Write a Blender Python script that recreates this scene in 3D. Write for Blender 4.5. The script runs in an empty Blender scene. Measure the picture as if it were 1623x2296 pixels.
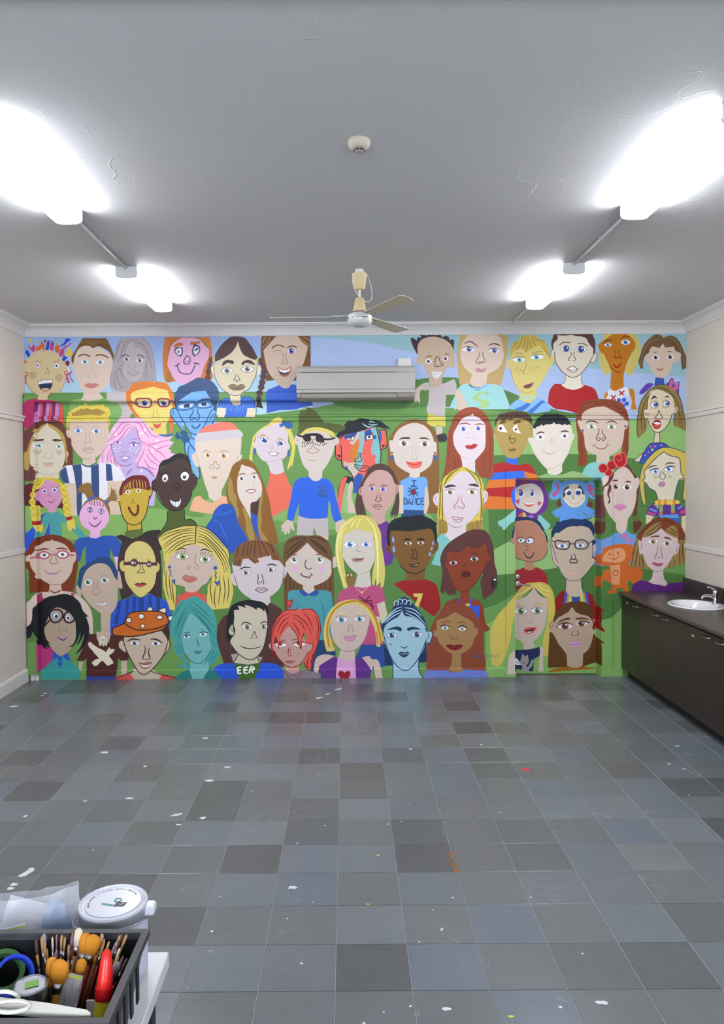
import bpy, bmesh, math, random
import numpy as np
from mathutils import Vector, Matrix
from mathutils.geometry import delaunay_2d_cdt
random.seed(7)
sc = bpy.context.scene
COL = bpy.data.collections.new('room'); sc.collection.children.link(COL)

# ------------------------------------------------------------------ camera
CAM = Vector((0.0542, -7.7979, 2.0079)); YAW, PITCH, ROLL = 0.0015, 0.0233, -0.0056
FPX, PPX, PPY = 1726.3, 778.66, 1117.53
fw = Vector((math.sin(YAW)*math.cos(PITCH), math.cos(YAW)*math.cos(PITCH), -math.sin(PITCH)))
rt = Vector((math.cos(YAW), -math.sin(YAW), 0)); up = rt.cross(fw)
rt, up = rt*math.cos(ROLL)+up*math.sin(ROLL), up*math.cos(ROLL)-rt*math.sin(ROLL)
cd = bpy.data.cameras.new('camera'); cam = bpy.data.objects.new('camera', cd); COL.objects.link(cam)
cam.matrix_world = Matrix(((rt.x, up.x, -fw.x, CAM.x), (rt.y, up.y, -fw.y, CAM.y), (rt.z, up.z, -fw.z, CAM.z), (0, 0, 0, 1)))
cd.sensor_fit = 'VERTICAL'; cd.sensor_height = 36; cd.lens = FPX*36/2296
cd.shift_x = (811.5-PPX)/2296; cd.shift_y = (PPY-1148)/2296; cd.clip_start = 0.05
sc.camera = cam

# ------------------------------------------------------------------ world, exposure
w = bpy.data.worlds.new('world'); sc.world = w; w.use_nodes = True
w.node_tree.nodes['Background'].inputs[0].default_value = (0.80, 0.89, 1.0, 1)
w.node_tree.nodes['Background'].inputs[1].default_value = 3.4
sc.view_settings.view_transform = 'Standard'; sc.view_settings.look = 'None'
sc.view_settings.exposure = 1.92; sc.view_settings.gamma = 1.0; sc.view_settings.use_curve_mapping = False
LAMP = 15.0

# ------------------------------------------------------------------ materials
def lin(c):
    if isinstance(c, str): c = tuple(int(c[i:i+2], 16)/255 for i in (0, 2, 4))
    return tuple((v/12.92 if v <= .04045 else ((v+.055)/1.055)**2.4) for v in c)
MATS = {}
def mat(name, col, rough=.5, metal=0., spec=.5, bump=None, emit=None, alpha=None, trans=0., var=None, coat=0.):
    if name in MATS: return MATS[name]
    m = bpy.data.materials.new(name); m.use_nodes = True; nt = m.node_tree; b = nt.nodes['Principled BSDF']
    c = lin(col); b.inputs['Base Color'].default_value = (*c, 1)
    b.inputs['Roughness'].default_value = rough; b.inputs['Metallic'].default_value = metal
    b.inputs['Specular IOR Level'].default_value = spec; b.inputs['Coat Weight'].default_value = coat
    if trans: b.inputs['Transmission Weight'].default_value = trans
    if alpha is not None: b.inputs['Alpha'].default_value = alpha
    if emit: b.inputs['Emission Color'].default_value = (*lin(emit[0]), 1); b.inputs['Emission Strength'].default_value = emit[1]
    if var or bump:
        tc = nt.nodes.new('ShaderNodeTexCoord')
    if var:   # (scale, amount) mottled colour
        n = nt.nodes.new('ShaderNodeTexNoise'); n.inputs['Scale'].default_value = var[0]; n.inputs['Detail'].default_value = 4
        nt.links.new(tc.outputs['Object'], n.inputs['Vector'])
        r = nt.nodes.new('ShaderNodeMapRange'); r.inputs[1].default_value = .3; r.inputs[2].default_value = .7
        r.inputs[3].default_value = 1-var[1]; r.inputs[4].default_value = 1+var[1]*.4
        nt.links.new(n.outputs['Fac'], r.inputs[0])
        mx = nt.nodes.new('ShaderNodeVectorMath'); mx.operation = 'SCALE'; mx.inputs[0].default_value = c
        nt.links.new(r.outputs[0], mx.inputs['Scale']); nt.links.new(mx.outputs[0], b.inputs['Base Color'])
    if bump:  # (scale, strength)
        n = nt.nodes.new('ShaderNodeTexNoise'); n.inputs['Scale'].default_value = bump[0]; n.inputs['Detail'].default_value = 5
        nt.links.new(tc.outputs['Object'], n.inputs['Vector'])
        u = nt.nodes.new('ShaderNodeBump'); u.inputs['Strength'].default_value = bump[1]; u.inputs['Distance'].default_value = .01
        nt.links.new(n.outputs['Fac'], u.inputs['Height']); nt.links.new(u.outputs[0], b.inputs['Normal'])
    MATS[name] = m
    return m

# ------------------------------------------------------------------ mesh builder
class G:
    def __init__(s): s.v = []; s.f = []
    def add(s, vs, fs):
        o = len(s.v); s.v += [tuple(p) for p in vs]; s.f += [tuple(i+o for i in f) for f in fs]; return s
    def box(s, x0, y0, z0, x1, y1, z1, ch=0.):
        if not ch:
            return s.add([(x0,y0,z0),(x1,y0,z0),(x1,y1,z0),(x0,y1,z0),(x0,y0,z1),(x1,y0,z1),(x1,y1,z1),(x0,y1,z1)],
                         [(0,3,2,1),(4,5,6,7),(0,1,5,4),(1,2,6,5),(2,3,7,6),(3,0,4,7)])
        vs = []; c = ch
        for z, k in ((z0, c), (z0+c, 0), (z1-c, 0), (z1, c)):
            a0, a1, b0, b1 = x0+k, x1-k, y0+k, y1-k
            e = c if k == 0 else c*.6
            vs += [(a0+e,b0,z),(a1-e,b0,z),(a1,b0+e,z),(a1,b1-e,z),(a1-e,b1,z),(a0+e,b1,z),(a0,b1-e,z),(a0,b0+e,z)]
        fs = [tuple(range(7, -1, -1)), tuple(range(24, 32))]
        for r in range(3):
            for i in range(8):
                j = (i+1) % 8; fs.append((r*8+i, r*8+j, r*8+8+j, r*8+8+i))
        return s.add(vs, fs)
    def prism(s, poly, axis, a, b):
        """poly of 2D points extruded along axis from a to b (axis x: (y,z); y: (x,z); z: (x,y))"""
        def P(q, t): return {'x': (t, q[0], q[1]), 'y': (q[0], t, q[1]), 'z': (q[0], q[1], t)}[axis]
        n = len(poly); vs = [P(q, a) for q in poly]+[P(q, b) for q in poly]
        fs = [tuple(range(n-1, -1, -1)), tuple(range(n, 2*n))]+[(i, (i+1) % n, n+(i+1) % n, n+i) for i in range(n)]
        return s.add(vs, fs)
    def rings(s, rings, cap=True, close=True):
        n = len(rings[0]); vs = [p for r in rings for p in r]; fs = []
        for k in range(len(rings)-1):
            for i in range(n if close else n-1):
                j = (i+1) % n; fs.append((k*n+i, k*n+j, (k+1)*n+j, (k+1)*n+i))
        if cap: fs += [tuple(range(n-1, -1, -1)), tuple(range((len(rings)-1)*n, len(rings)*n))]
        return s.add(vs, fs)
    def lathe(s, prof, c=(0, 0, 0), n=24, d=(0, 0, 1), cap=True, sq=(1, 1)):
        d = Vector(d).normalized(); u = d.orthogonal().normalized(); w_ = d.cross(u)
        if abs(d.z) > .99: u, w_ = Vector((1, 0, 0)), Vector((0, 1, 0))*(1 if d.z > 0 else -1)
        c = Vector(c)
        return s.rings([[c+d*h+(u*math.cos(2*math.pi*i/n)*sq[0]+w_*math.sin(2*math.pi*i/n)*sq[1])*r for i in range(n)] for r, h in prof], cap)
    def cyl(s, p0, p1, r0, r1=None, n=12):
        p0, p1 = Vector(p0), Vector(p1); L = (p1-p0).length
        return s.lathe([(r0, 0), (r0 if r1 is None else r1, L)], p0, n, p1-p0)
    def tube(s, path, r, n=8, cap=True, closed=False):
        P = [Vector(p) for p in path]; rings = []; N = len(P); ref = None
        for i, p in enumerate(P):
            t = (P[(i+1) % N]-P[i-1]) if closed else (P[min(i+1, N-1)]-P[max(i-1, 0)])
            t.normalize()
            if ref is None: ref = t.orthogonal().normalized()
            ref = (ref-t*ref.dot(t)).normalized(); b = t.cross(ref)
            rr = r[i] if isinstance(r, (list, tuple)) else r
            rings.append([p+(ref*math.cos(2*math.pi*k/n)+b*math.sin(2*math.pi*k/n))*rr for k in range(n)])
        if closed: rings.append(rings[0]); cap = False
        return s.rings(rings, cap)
    def xf(s, M, start=0):
        s.v[start:] = [tuple(M @ Vector(p)) for p in s.v[start:]]; return s
    def build(s, name, m, parent=None, smooth=False):
        me = bpy.data.meshes.new(name); me.from_pydata(s.v, [], s.f)
        if smooth:
            me.polygons.foreach_set('use_smooth', [True]*len(me.polygons))
            bm = bmesh.new(); bm.from_mesh(me); bmesh.ops.remove_doubles(bm, verts=bm.verts, dist=1e-5)
            bmesh.ops.recalc_face_normals(bm, faces=bm.faces); bm.to_mesh(me); bm.free()
            if smooth is True: me.set_sharp_from_angle(angle=math.radians(38))
        me.materials.append(m)
        return link(bpy.data.objects.new(name, me), parent)
def link(o, parent=None):
    COL.objects.link(o)
    if parent is not None:
        o.parent = parent
        if parent.name in OFF: o.location = tuple(-v for v in OFF[parent.name])   # parts are modelled in room coordinates
    return o
OFF = {}
def tag(o, label=None, cat=None, group=None, kind=None):
    if label: o['label'] = label
    if cat: o['category'] = cat
    if group: o['group'] = group
    if kind: o['kind'] = kind
    return o
def thing(name, label, cat, loc=(0, 0, 0), group=None):
    o = bpy.data.objects.new(name, None); o.empty_display_size = .05; COL.objects.link(o); o.location = loc
    OFF[o.name] = tuple(loc)
    return tag(o, label, cat, group)
def spline(P, closed=False, k=6):
    P = [Vector(p) for p in P]; n = len(P); out = []
    for i in range(n if closed else n-1):
        g = (lambda j: P[j % n]) if closed else (lambda j: P[max(0, min(n-1, j))])
        a, b, c, d = g(i-1), g(i), g(i+1), g(i+2)
        for q in range(k):
            t = q/k
            out.append(.5*((2*b)+(c-a)*t+(2*a-5*b+4*c-d)*t*t+(3*b-3*c+d-a)*t**3))
    if not closed: out.append(P[-1])
    return out

# ------------------------------------------------------------------ the room
XL, XR, HC = -3.181, 3.493, 3.585     # side walls, ceiling height
YB = -9.7                              # wall behind the photographer
DX0, DX1, DZ, DD = 1.772, 2.632, 2.02, 0.13   # door opening in the painted wall, depth of its recess
M_wall = mat('wall_paint_offwhite', 'cfc8bd', .55, bump=(60, .05), var=(1.5, .03))
M_trim = mat('trim_paint_white', 'd4d0cb', .4)
M_corn = mat('cornice_white', 'cfcdcc', .6)
M_dark = mat('gap_dark', '1b1a19', .8)
M_green = mat('mural_green_paint', '5f8e4a', .5)
def struct(g, name, m, parent=None, smooth=False): return tag(g.build(name, m, parent, smooth), kind='structure')
# ---- painted back wall: one wall, its sky colour fades from blue to pale cyan like the mural
def sky_mat():
    m = bpy.data.materials.new('mural_sky_paint'); m.use_nodes = True; nt = m.node_tree; b = nt.nodes['Principled BSDF']
    b.inputs['Roughness'].default_value = .5; b.inputs['Specular IOR Level'].default_value = .35
    g = nt.nodes.new('ShaderNodeNewGeometry'); sx = nt.nodes.new('ShaderNodeSeparateXYZ')
    nz = nt.nodes.new('ShaderNodeTexNoise'); nz.inputs['Scale'].default_value = .9; nz.inputs['Detail'].default_value = 1
    nt.links.new(g.outputs['Position'], sx.inputs[0]); nt.links.new(g.outputs['Position'], nz.inputs['Vector'])
    ad = nt.nodes.new('ShaderNodeMath'); ad.operation = 'MULTIPLY_ADD'; ad.inputs[1].default_value = .5
    nt.links.new(nz.outputs['Fac'], ad.inputs[0]); nt.links.new(sx.outputs['Z'], ad.inputs[2])
    mr = nt.nodes.new('ShaderNodeMapRange'); mr.inputs[1].default_value = 2.95; mr.inputs[2].default_value = 3.75
    cr = nt.nodes.new('ShaderNodeValToRGB'); e = cr.color_ramp.elements
    e[0].position = 0; e[0].color = (*lin('b4dae6'), 1); e[1].position = .85; e[1].color = (*lin('97aedd'), 1)
    e.new(.4).color = (*lin('a9cbe4'), 1)
    nt.links.new(ad.outputs[0], mr.inputs[0]); nt.links.new(mr.outputs[0], cr.inputs[0]); nt.links.new(cr.outputs[0], b.inputs['Base Color'])
    return m
M_sky = sky_mat()
g = G()
g.box(XL-.15, 0, -.05, DX0-.002, .15, HC); g.box(DX1+.002, 0, -.05, XR+.15, .15, HC); g.box(DX0-.002, 0, DZ+.002, DX1+.002, .15, HC)
wall_back = struct(g, 'wall_back', M_sky)
tag(wall_back, 'end wall covered by a bright mural of crowded cartoon portraits')
wall_left = struct(G().box(XL-.15, YB, -.05, XL, 0, HC), 'wall_left', M_wall)
wall_right = struct(G().box(XR, YB, -.05, XR+.15, 0, HC), 'wall_right', M_wall)
g = G()   # wall behind the photographer with two window openings
WZ0, WZ1 = .95, 2.75; WS = [(-2.6, -.5), (.7, 2.8)]
g.box(XL, YB-.15, -.05, XR, YB, WZ0); g.box(XL, YB-.15, WZ1, XR, YB, HC)
for a, b in ((XL, WS[0][0]), (WS[0][1], WS[1][0]), (WS[1][1], XR)): g.box(a, YB-.15, WZ0, b, YB, WZ1)
wall_front = struct(g, 'wall_front', M_wall)
for i, (a, b) in enumerate(WS):
    g = G()
    for x in (a, (a+b)/2-.02, b-.04): g.box(x, YB-.1, WZ0, x+.04, YB-.05, WZ1)
    for z in (WZ0, WZ1-.04): g.box(a, YB-.1, z, b, YB-.05, z+.04)
    wn = struct(g, 'window_%d' % (i+1), M_trim)

# ---- ceiling with trowel cracks in the plaster
def ceil_mat():
    m = mat('ceiling_plaster', 'c6c6c8', .7); nt = m.node_tree; b = nt.nodes['Principled BSDF']
    b.inputs['Specular IOR Level'].default_value = .25
    tc = nt.nodes.new('ShaderNodeTexCoord'); N = nt.nodes.new; L = nt.links.new
    nz = N('ShaderNodeTexNoise'); nz.inputs['Scale'].default_value = 3.5; nz.inputs['Detail'].default_value = 6
    mixv = N('ShaderNodeMixRGB'); mixv.inputs[0].default_value = .22
    L(tc.outputs['Object'], nz.inputs['Vector']); L(tc.outputs['Object'], mixv.inputs[1]); L(nz.outputs['Color'], mixv.inputs[2])
    vo = N('ShaderNodeTexVoronoi'); vo.feature = 'DISTANCE_TO_EDGE'; vo.inputs['Scale'].default_value = 5.5; L(mixv.outputs[0], vo.inputs['Vector'])
    rg = N('ShaderNodeMapRange'); rg.inputs[1].default_value = 0; rg.inputs[2].default_value = .02; rg.inputs[3].default_value = 1; rg.inputs[4].default_value = 0
    L(vo.outputs['Distance'], rg.inputs[0])
    n2 = N('ShaderNodeTexNoise'); n2.inputs['Scale'].default_value = 2.1; n2.inputs['Detail'].default_value = 3; L(tc.outputs['Object'], n2.inputs['Vector'])
    r2 = N('ShaderNodeMapRange'); r2.inputs[1].default_value = .54; r2.inputs[2].default_value = .62; L(n2.outputs['Fac'], r2.inputs[0])
    mu = N('ShaderNodeMath'); mu.operation = 'MULTIPLY'; L(rg.outputs[0], mu.inputs[0]); L(r2.outputs[0], mu.inputs[1])
    n3 = N('ShaderNodeTexNoise'); n3.inputs['Scale'].default_value = 14; n3.inputs['Detail'].default_value = 4; L(tc.outputs['Object'], n3.inputs['Vector'])
    ma = N('ShaderNodeMath'); ma.operation = 'MULTIPLY_ADD'; ma.inputs[1].default_value = .35; L(n3.outputs['Fac'], ma.inputs[0]); L(mu.outputs[0], ma.inputs[2])
    bu = N('ShaderNodeBump'); bu.inputs['Strength'].default_value = .22; bu.inputs['Distance'].default_value = .012
    L(ma.outputs[0], bu.inputs['Height']); L(bu.outputs[0], b.inputs['Normal'])
    return m
M_ceil = ceil_mat()
ceiling = struct(G().box(XL-.15, YB-.15, HC, XR+.15, .15, HC+.1), 'ceiling', M_ceil)
# downstand along the ceiling, its far edge just in the frame
beam = struct(G().box(XL, -5.75, HC-.035, XR, -5.30, HC-.0005, .006), 'trim_12', M_corn)

# ---- cornice
prof = [(0, 3.470), (.012, 3.470), (.016, 3.487), (.026, 3.51), (.045, 3.536), (.07, 3.555), (.094, 3.562), (.096, 3.570), (.108, 3.572), (.108, HC-.0005), (0, HC-.0005)]
struct(G().prism([(-a, z) for a, z in prof][::-1], 'x', XL, XR), 'trim_1', M_corn)
struct(G().prism([(XL+a, z) for a, z in prof], 'y', YB, 0), 'trim_2', M_corn)
struct(G().prism([(XR-a, z) for a, z in prof], 'y', YB, 0), 'trim_3', M_corn)
# ---- picture rail and dado rail on the side walls, skirting
rp = [(0, 2.612), (.016, 2.614), (.020, 2.63), (.020, 2.648), (.032, 2.655), (.032, 2.668), (.022, 2.676), (0, 2.678)]
struct(G().prism([(XL+a, z) for a, z in rp], 'y', YB, -.002), 'trim_5', M_trim)
struct(G().prism([(XR-a, z) for a, z in rp], 'y', YB, -.002), 'trim_6', M_trim)
dp = [(0, 1.300), (.010, 1.300), (.012, 1.304), (.012, 1.344), (.006, 1.350), (0, 1.350)]
struct(G().prism([(XL+a, z) for a, z in dp], 'y', YB, -.002), 'trim_7', M_trim)
struct(G().prism([(XR-a, z) for a, z in dp], 'y', YB, -.002), 'trim_8', M_trim)
sp = [(0, 0), (.020, 0), (.020, .105), (.012, .125), (0, .13)]
struct(G().prism([(XL+a, z) for a, z in sp], 'y', YB, -.06), 'baseboard_left', M_trim)
struct(G().prism([(XR-a, z) for a, z in sp], 'y', YB, -2.9), 'baseboard_right', M_trim)

# ---- relief of the painted wall: how far the surface stands out at (x, z)
def ramp(v, a, b, e=.002): return float(np.interp(v, [a-e, a, b, b+e], [0, 1, 1, 0]))
ARX0, ARX1, ARZ = 1.668, 2.748, 2.105
RAILP = ([2.610, 2.613, 2.630, 2.646, 2.654, 2.670, 2.678], [0, .018, .020, .020, .032, .032, 0])
DUCTP = ([2.806, 2.809, 2.822, 2.850, 2.890, 2.902, 2.906], [0, .056, .066, .070, .070, .060, 0])
VDX0, VDX1 = XL+.012, XL+.124
def relief(x, z):
    e = .002
    dx = float(np.interp(x, [DX0-e, DX0+e, DX1-e, DX1+e], [0, 1, 1, 0])); dz = float(np.interp(z, [DZ-e, DZ+e], [1, 0]))
    rec = dx*dz
    r = 0.
    if rec < 1:
        r = max(r, .018*ramp(x, ARX0, ARX1)*float(np.interp(z, [ARZ, ARZ+e], [1, 0])))
        if x < ARX0 or x > ARX1: r = max(r, float(np.interp(z, [.088, .096, .098], [.018, .012, 0])))
        r = max(r, float(np.interp(z, *RAILP)))
        if x < -.3: r = max(r, float(np.interp(z, *DUCTP)))
        r = max(r, .072*ramp(x, VDX0, VDX1)*float(np.interp(z, [.062, .064, 2.88, 2.9], [0, 1, 1, 0])))
    return r*(1-rec)-DD*rec
ZBR = [.062, .064, .088, .096, .098, DZ-.002, DZ+.002, ARZ, ARZ+.002, 2.88, 2.9]+RAILP[0]+DUCTP[0]
XBR = [VDX0-.002, VDX0, VDX1, VDX1+.002, -.3, ARX0-.002, ARX0, DX0-.002, DX0+.002, DX1-.002, DX1+.002, ARX1, ARX1+.002]
# the mouldings themselves, a hair smaller than the painted surface
q = .0006
gi = lambda P: [(max(0, a-q), z) for a, z in zip(P[1], P[0])]
M_gm = M_green
tr = struct(G().prism([(-a, z) for a, z in gi(RAILP)][::-1], 'x', XL, XR), 'trim_4', M_gm)
struct(G().prism([(0, 0), (-.017, 0), (-.017, .087), (-.0115, .095), (0, .097)][::-1], 'x', XL+.13, ARX0-.003).prism([(0, 0), (-.017, 0), (-.017, .087), (-.0115, .095), (0, .097)][::-1], 'x', ARX1+.003, 2.89), 'baseboard_back', M_gm)
g = G(); a = .0174
g.box(ARX0+.001, -a, 0, DX0-.003, 0, ARZ-.001).box(DX1+.003, -a, 0, ARX1-.001, 0, ARZ-.001).box(DX0-.003, -a, DZ+.003, DX1+.003, 0, ARZ-.001)
struct(g, 'trim_10', M_gm)
# door set back in the opening
door = tag(G().box(DX0-.001, DD+.0005, .006, DX1+.001, DD+.04, DZ+.001).build('door_1', M_gm), 'door painted over with the mural, set back in its frame', kind='structure')
struct(G().box(DX0-.1, DD+.0005+.04, -.05, DX1+.1, DD+.14, DZ+.1), 'wall_beyond_door', M_dark)

# ---- floor: screed, tiles, welded joints
TS, GY = .305, -4.8138
def tile_mat():
    m = bpy.data.materials.new('studded_floor_tile'); m.use_nodes = True; nt = m.node_tree; b = nt.nodes['Principled BSDF']; N = nt.nodes.new; L = nt.links.new
    tc = N('ShaderNodeTexCoord'); oi = N('ShaderNodeObjectInfo'); ge = N('ShaderNodeNewGeometry')
    cr = N('ShaderNodeValToRGB'); e = cr.color_ramp.elements; e[0].color = (*lin('55585b'), 1); e[1].color = (*lin('73787b'), 1)
    e.new(.25).color = (*lin('65696b'), 1); e.new(.6).color = (*lin('6b7073'), 1); e.new(.8).color = (*lin('66707a'), 1)
    L(oi.outputs['Random'], cr.inputs[0])
    nz = N('ShaderNodeTexNoise'); nz.inputs['Scale'].default_value = 2.6; nz.inputs['Detail'].default_value = 5; L(ge.outputs['Position'], nz.inputs['Vector'])
    mr = N('ShaderNodeMapRange'); mr.inputs[1].default_value = .3; mr.inputs[2].default_value = .7; mr.inputs[3].default_value = .95; mr.inputs[4].default_value = 1.04; L(nz.outputs['Fac'], mr.inputs[0])
    sc_ = N('ShaderNodeVectorMath'); sc_.operation = 'SCALE'; L(cr.outputs[0], sc_.inputs[0]); L(mr.outputs[0], sc_.inputs['Scale'])
    # small dried paint specks
    vo = N('ShaderNodeTexVoronoi'); vo.inputs['Scale'].default_value = 9; vo.inputs['Randomness'].default_value = 1; L(ge.outputs['Position'], vo.inputs['Vector'])
    sv = N('ShaderNodeSeparateColor'); L(vo.outputs['Color'], sv.inputs[0])
    th = N('ShaderNodeMapRange'); th.inputs[1].default_value = .55; th.inputs[2].default_value = 1; th.inputs[3].default_value = 0; th.inputs[4].default_value = .055; L(sv.outputs[0], th.inputs[0])
    n2 = N('ShaderNodeTexNoise'); n2.inputs['Scale'].default_value = 120; L(ge.outputs['Position'], n2.inputs['Vector'])
    dd = N('ShaderNodeMath'); dd.operation = 'MULTIPLY_ADD'; dd.inputs[1].default_value = .06; L(n2.outputs['Fac'], dd.inputs[0]); L(vo.outputs['Distance'], dd.inputs[2])
    o2 = N('ShaderNodeMath'); o2.operation = 'SUBTRACT'; o2.inputs[1].default_value = .03; L(dd.outputs[0], o2.inputs[0])
    lt = N('ShaderNodeMath'); lt.operation = 'LESS_THAN'; L(o2.outputs[0], lt.inputs[0]); L(th.outputs[0], lt.inputs[1])
    mx = N('ShaderNodeMixRGB'); L(lt.outputs[0], mx.inputs[0]); L(sc_.outputs[0], mx.inputs[1]); mx.inputs[2].default_value = (*lin('c9cbcc'), 1)
    L(mx.outputs[0], b.inputs['Base Color'])
    # studs
    s1 = N('ShaderNodeVectorMath'); s1.operation = 'SCALE'; s1.inputs['Scale'].default_value = 24/.305; L(tc.outputs['Object'], s1.inputs[0])
    f1 = N('ShaderNodeVectorMath'); f1.operation = 'FRACTION'; L(s1.outputs[0], f1.inputs[0])
    f2 = N('ShaderNodeVectorMath'); f2.operation = 'SUBTRACT'; f2.inputs[1].default_value = (.5, .5, 0); L(f1.outputs[0], f2.inputs[0])
    f3 = N('ShaderNodeVectorMath'); f3.operation = 'MULTIPLY'; f3.inputs[1].default_value = (1, 1, 0); L(f2.outputs[0], f3.inputs[0])
    ln = N('ShaderNodeVectorMath'); ln.operation = 'LENGTH'; L(f3.outputs[0], ln.inputs[0])
    st = N('ShaderNodeMapRange'); st.interpolation_type = 'SMOOTHSTEP'; st.inputs[1].default_value = .12; st.inputs[2].default_value = .34; st.inputs[3].default_value = 1; st.inputs[4].default_value = 0; L(ln.outputs['Value'], st.inputs[0])
    bu = N('ShaderNodeBump'); bu.inputs['Strength'].default_value = .35; bu.inputs['Distance'].default_value = .0018; L(st.outputs[0], bu.inputs['Height']); L(bu.outputs[0], b.inputs['Normal'])
    rr = N('ShaderNodeMapRange'); rr.inputs[1].default_value = .3; rr.inputs[2].default_value = .7; rr.inputs[3].default_value = .24; rr.inputs[4].default_value = .28; L(nz.outputs['Fac'], rr.inputs[0]); L(rr.outputs[0], b.inputs['Roughness'])
    b.inputs['Specular IOR Level'].default_value = .5
    return m
M_tile = tile_mat(); M_screed = mat('tile_joint_dark', '3a3c3d', .7)
floor = struct(G().box(XL-.15, YB-.15, -.06, XR+.15, .14, -.0035), 'floor', M_screed)
tag(floor, 'grey studded tile floor flecked with dried paint')
def tile_geo(g, x0, y0, x1, y1):
    k, c, zb = .0012, .0018, -.0035
    g.add([(x0+k,y0+k,zb),(x1-k,y0+k,zb),(x1-k,y1-k,zb),(x0+k,y1-k,zb),(x0+k,y0+k,-c*.6),(x1-k,y0+k,-c*.6),(x1-k,y1-k,-c*.6),(x0+k,y1-k,-c*.6),
           (x0+k+c,y0+k+c,0),(x1-k-c,y0+k+c,0),(x1-k-c,y1-k-c,0),(x0+k+c,y1-k-c,0)],
          [(0,1,5,4),(1,2,6,5),(2,3,7,6),(3,0,4,7),(4,5,9,8),(5,6,10,9),(6,7,11,10),(7,4,8,11),(8,9,10,11)])
    return g
tile0 = None; tile_e = None; rest = G()
for r in range(-16, 16):
    for l in range(-11, 10):
        x0, y0 = l*TS, GY+r*TS; d = y0+TS-CAM.y
        vis = d > 2.5 and r >= -2 and abs(x0+TS/2-CAM.x-.02*d) < .50*d+.2 and x0 < 2.9
        if not vis:
            if y0 > YB+.0 : tile_geo(rest, max(x0, XL), y0, min(x0+TS, XR), y0+TS)
            continue
        if l == -11:
            if tile_e is None: o = tile_e = tile_geo(G(), XL-x0, 0, TS, TS).build('floor_tile', M_tile, floor)
            else: o = link(tile_e.copy(), floor)
        else:
            if tile0 is None: o = tile0 = tile_geo(G(), 0, 0, TS, TS).build('floor_tile', M_tile, floor)
            else: o = link(tile0.copy(), floor)
        o.location = (x0, y0, 0)
tag(rest.build('floor_tile_field', M_tile, floor), kind='stuff')
M_weld = mat('joint_weld_grey', '8f9294', .45)
w0 = None
for l in range(-10, 11):
    g = G(); n = 90; y0 = GY-4*TS; L_ = -y0
    if w0 is None:
        w0 = o = G().prism([(-.0017, -.003), (.0017, -.003), (.0014, .0004), (0, .0009), (-.0014, .0004)], 'y', y0, 0).build('joint_strip', M_weld, floor)
    else: o = link(w0.copy(), floor)
    o.location.x = l*TS
# ------------------------------------------------------------------ mural: flat shapes of paint on the wall, one mesh for each part of a portrait
def paint_mat():
    m = bpy.data.materials.new('mural_paint'); m.use_nodes = True; nt = m.node_tree; b = nt.nodes['Principled BSDF']
    a = nt.nodes.new('ShaderNodeAttribute'); a.attribute_name = 'Col'
    nt.links.new(a.outputs['Color'], b.inputs['Base Color'])
    b.inputs['Roughness'].default_value = .5; b.inputs['Specular IOR Level'].default_value = .35
    return m
M_paint = paint_mat()
def wallpt(px, py):
    """point of the photograph's mural on the wall surface"""
    d = fw+rt*((px-PPX)/FPX)-up*((py-PPY)/FPX); y = 0.
    for _ in range(3):
        P = CAM+d*((y-CAM.y)/d.y); y = -relief(P.x, P.z)
    return (P.x, P.z)
EPS, LIFT = 2.2e-5, 4e-4
_bb = np.zeros((6000, 4)); _lv = np.zeros(6000, int); _nb = 0
def level(pts):
    global _nb
    P = np.array(pts); b = (*P.min(0), *P.max(0)); n = _nb
    ov = (_bb[:n, 0] < b[2]) & (_bb[:n, 2] > b[0]) & (_bb[:n, 1] < b[3]) & (_bb[:n, 3] > b[1])
    lv = int(_lv[:n][ov].max())+1 if ov.any() else 1
    _bb[n] = b; _lv[n] = lv; _nb += 1
    return lv
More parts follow.
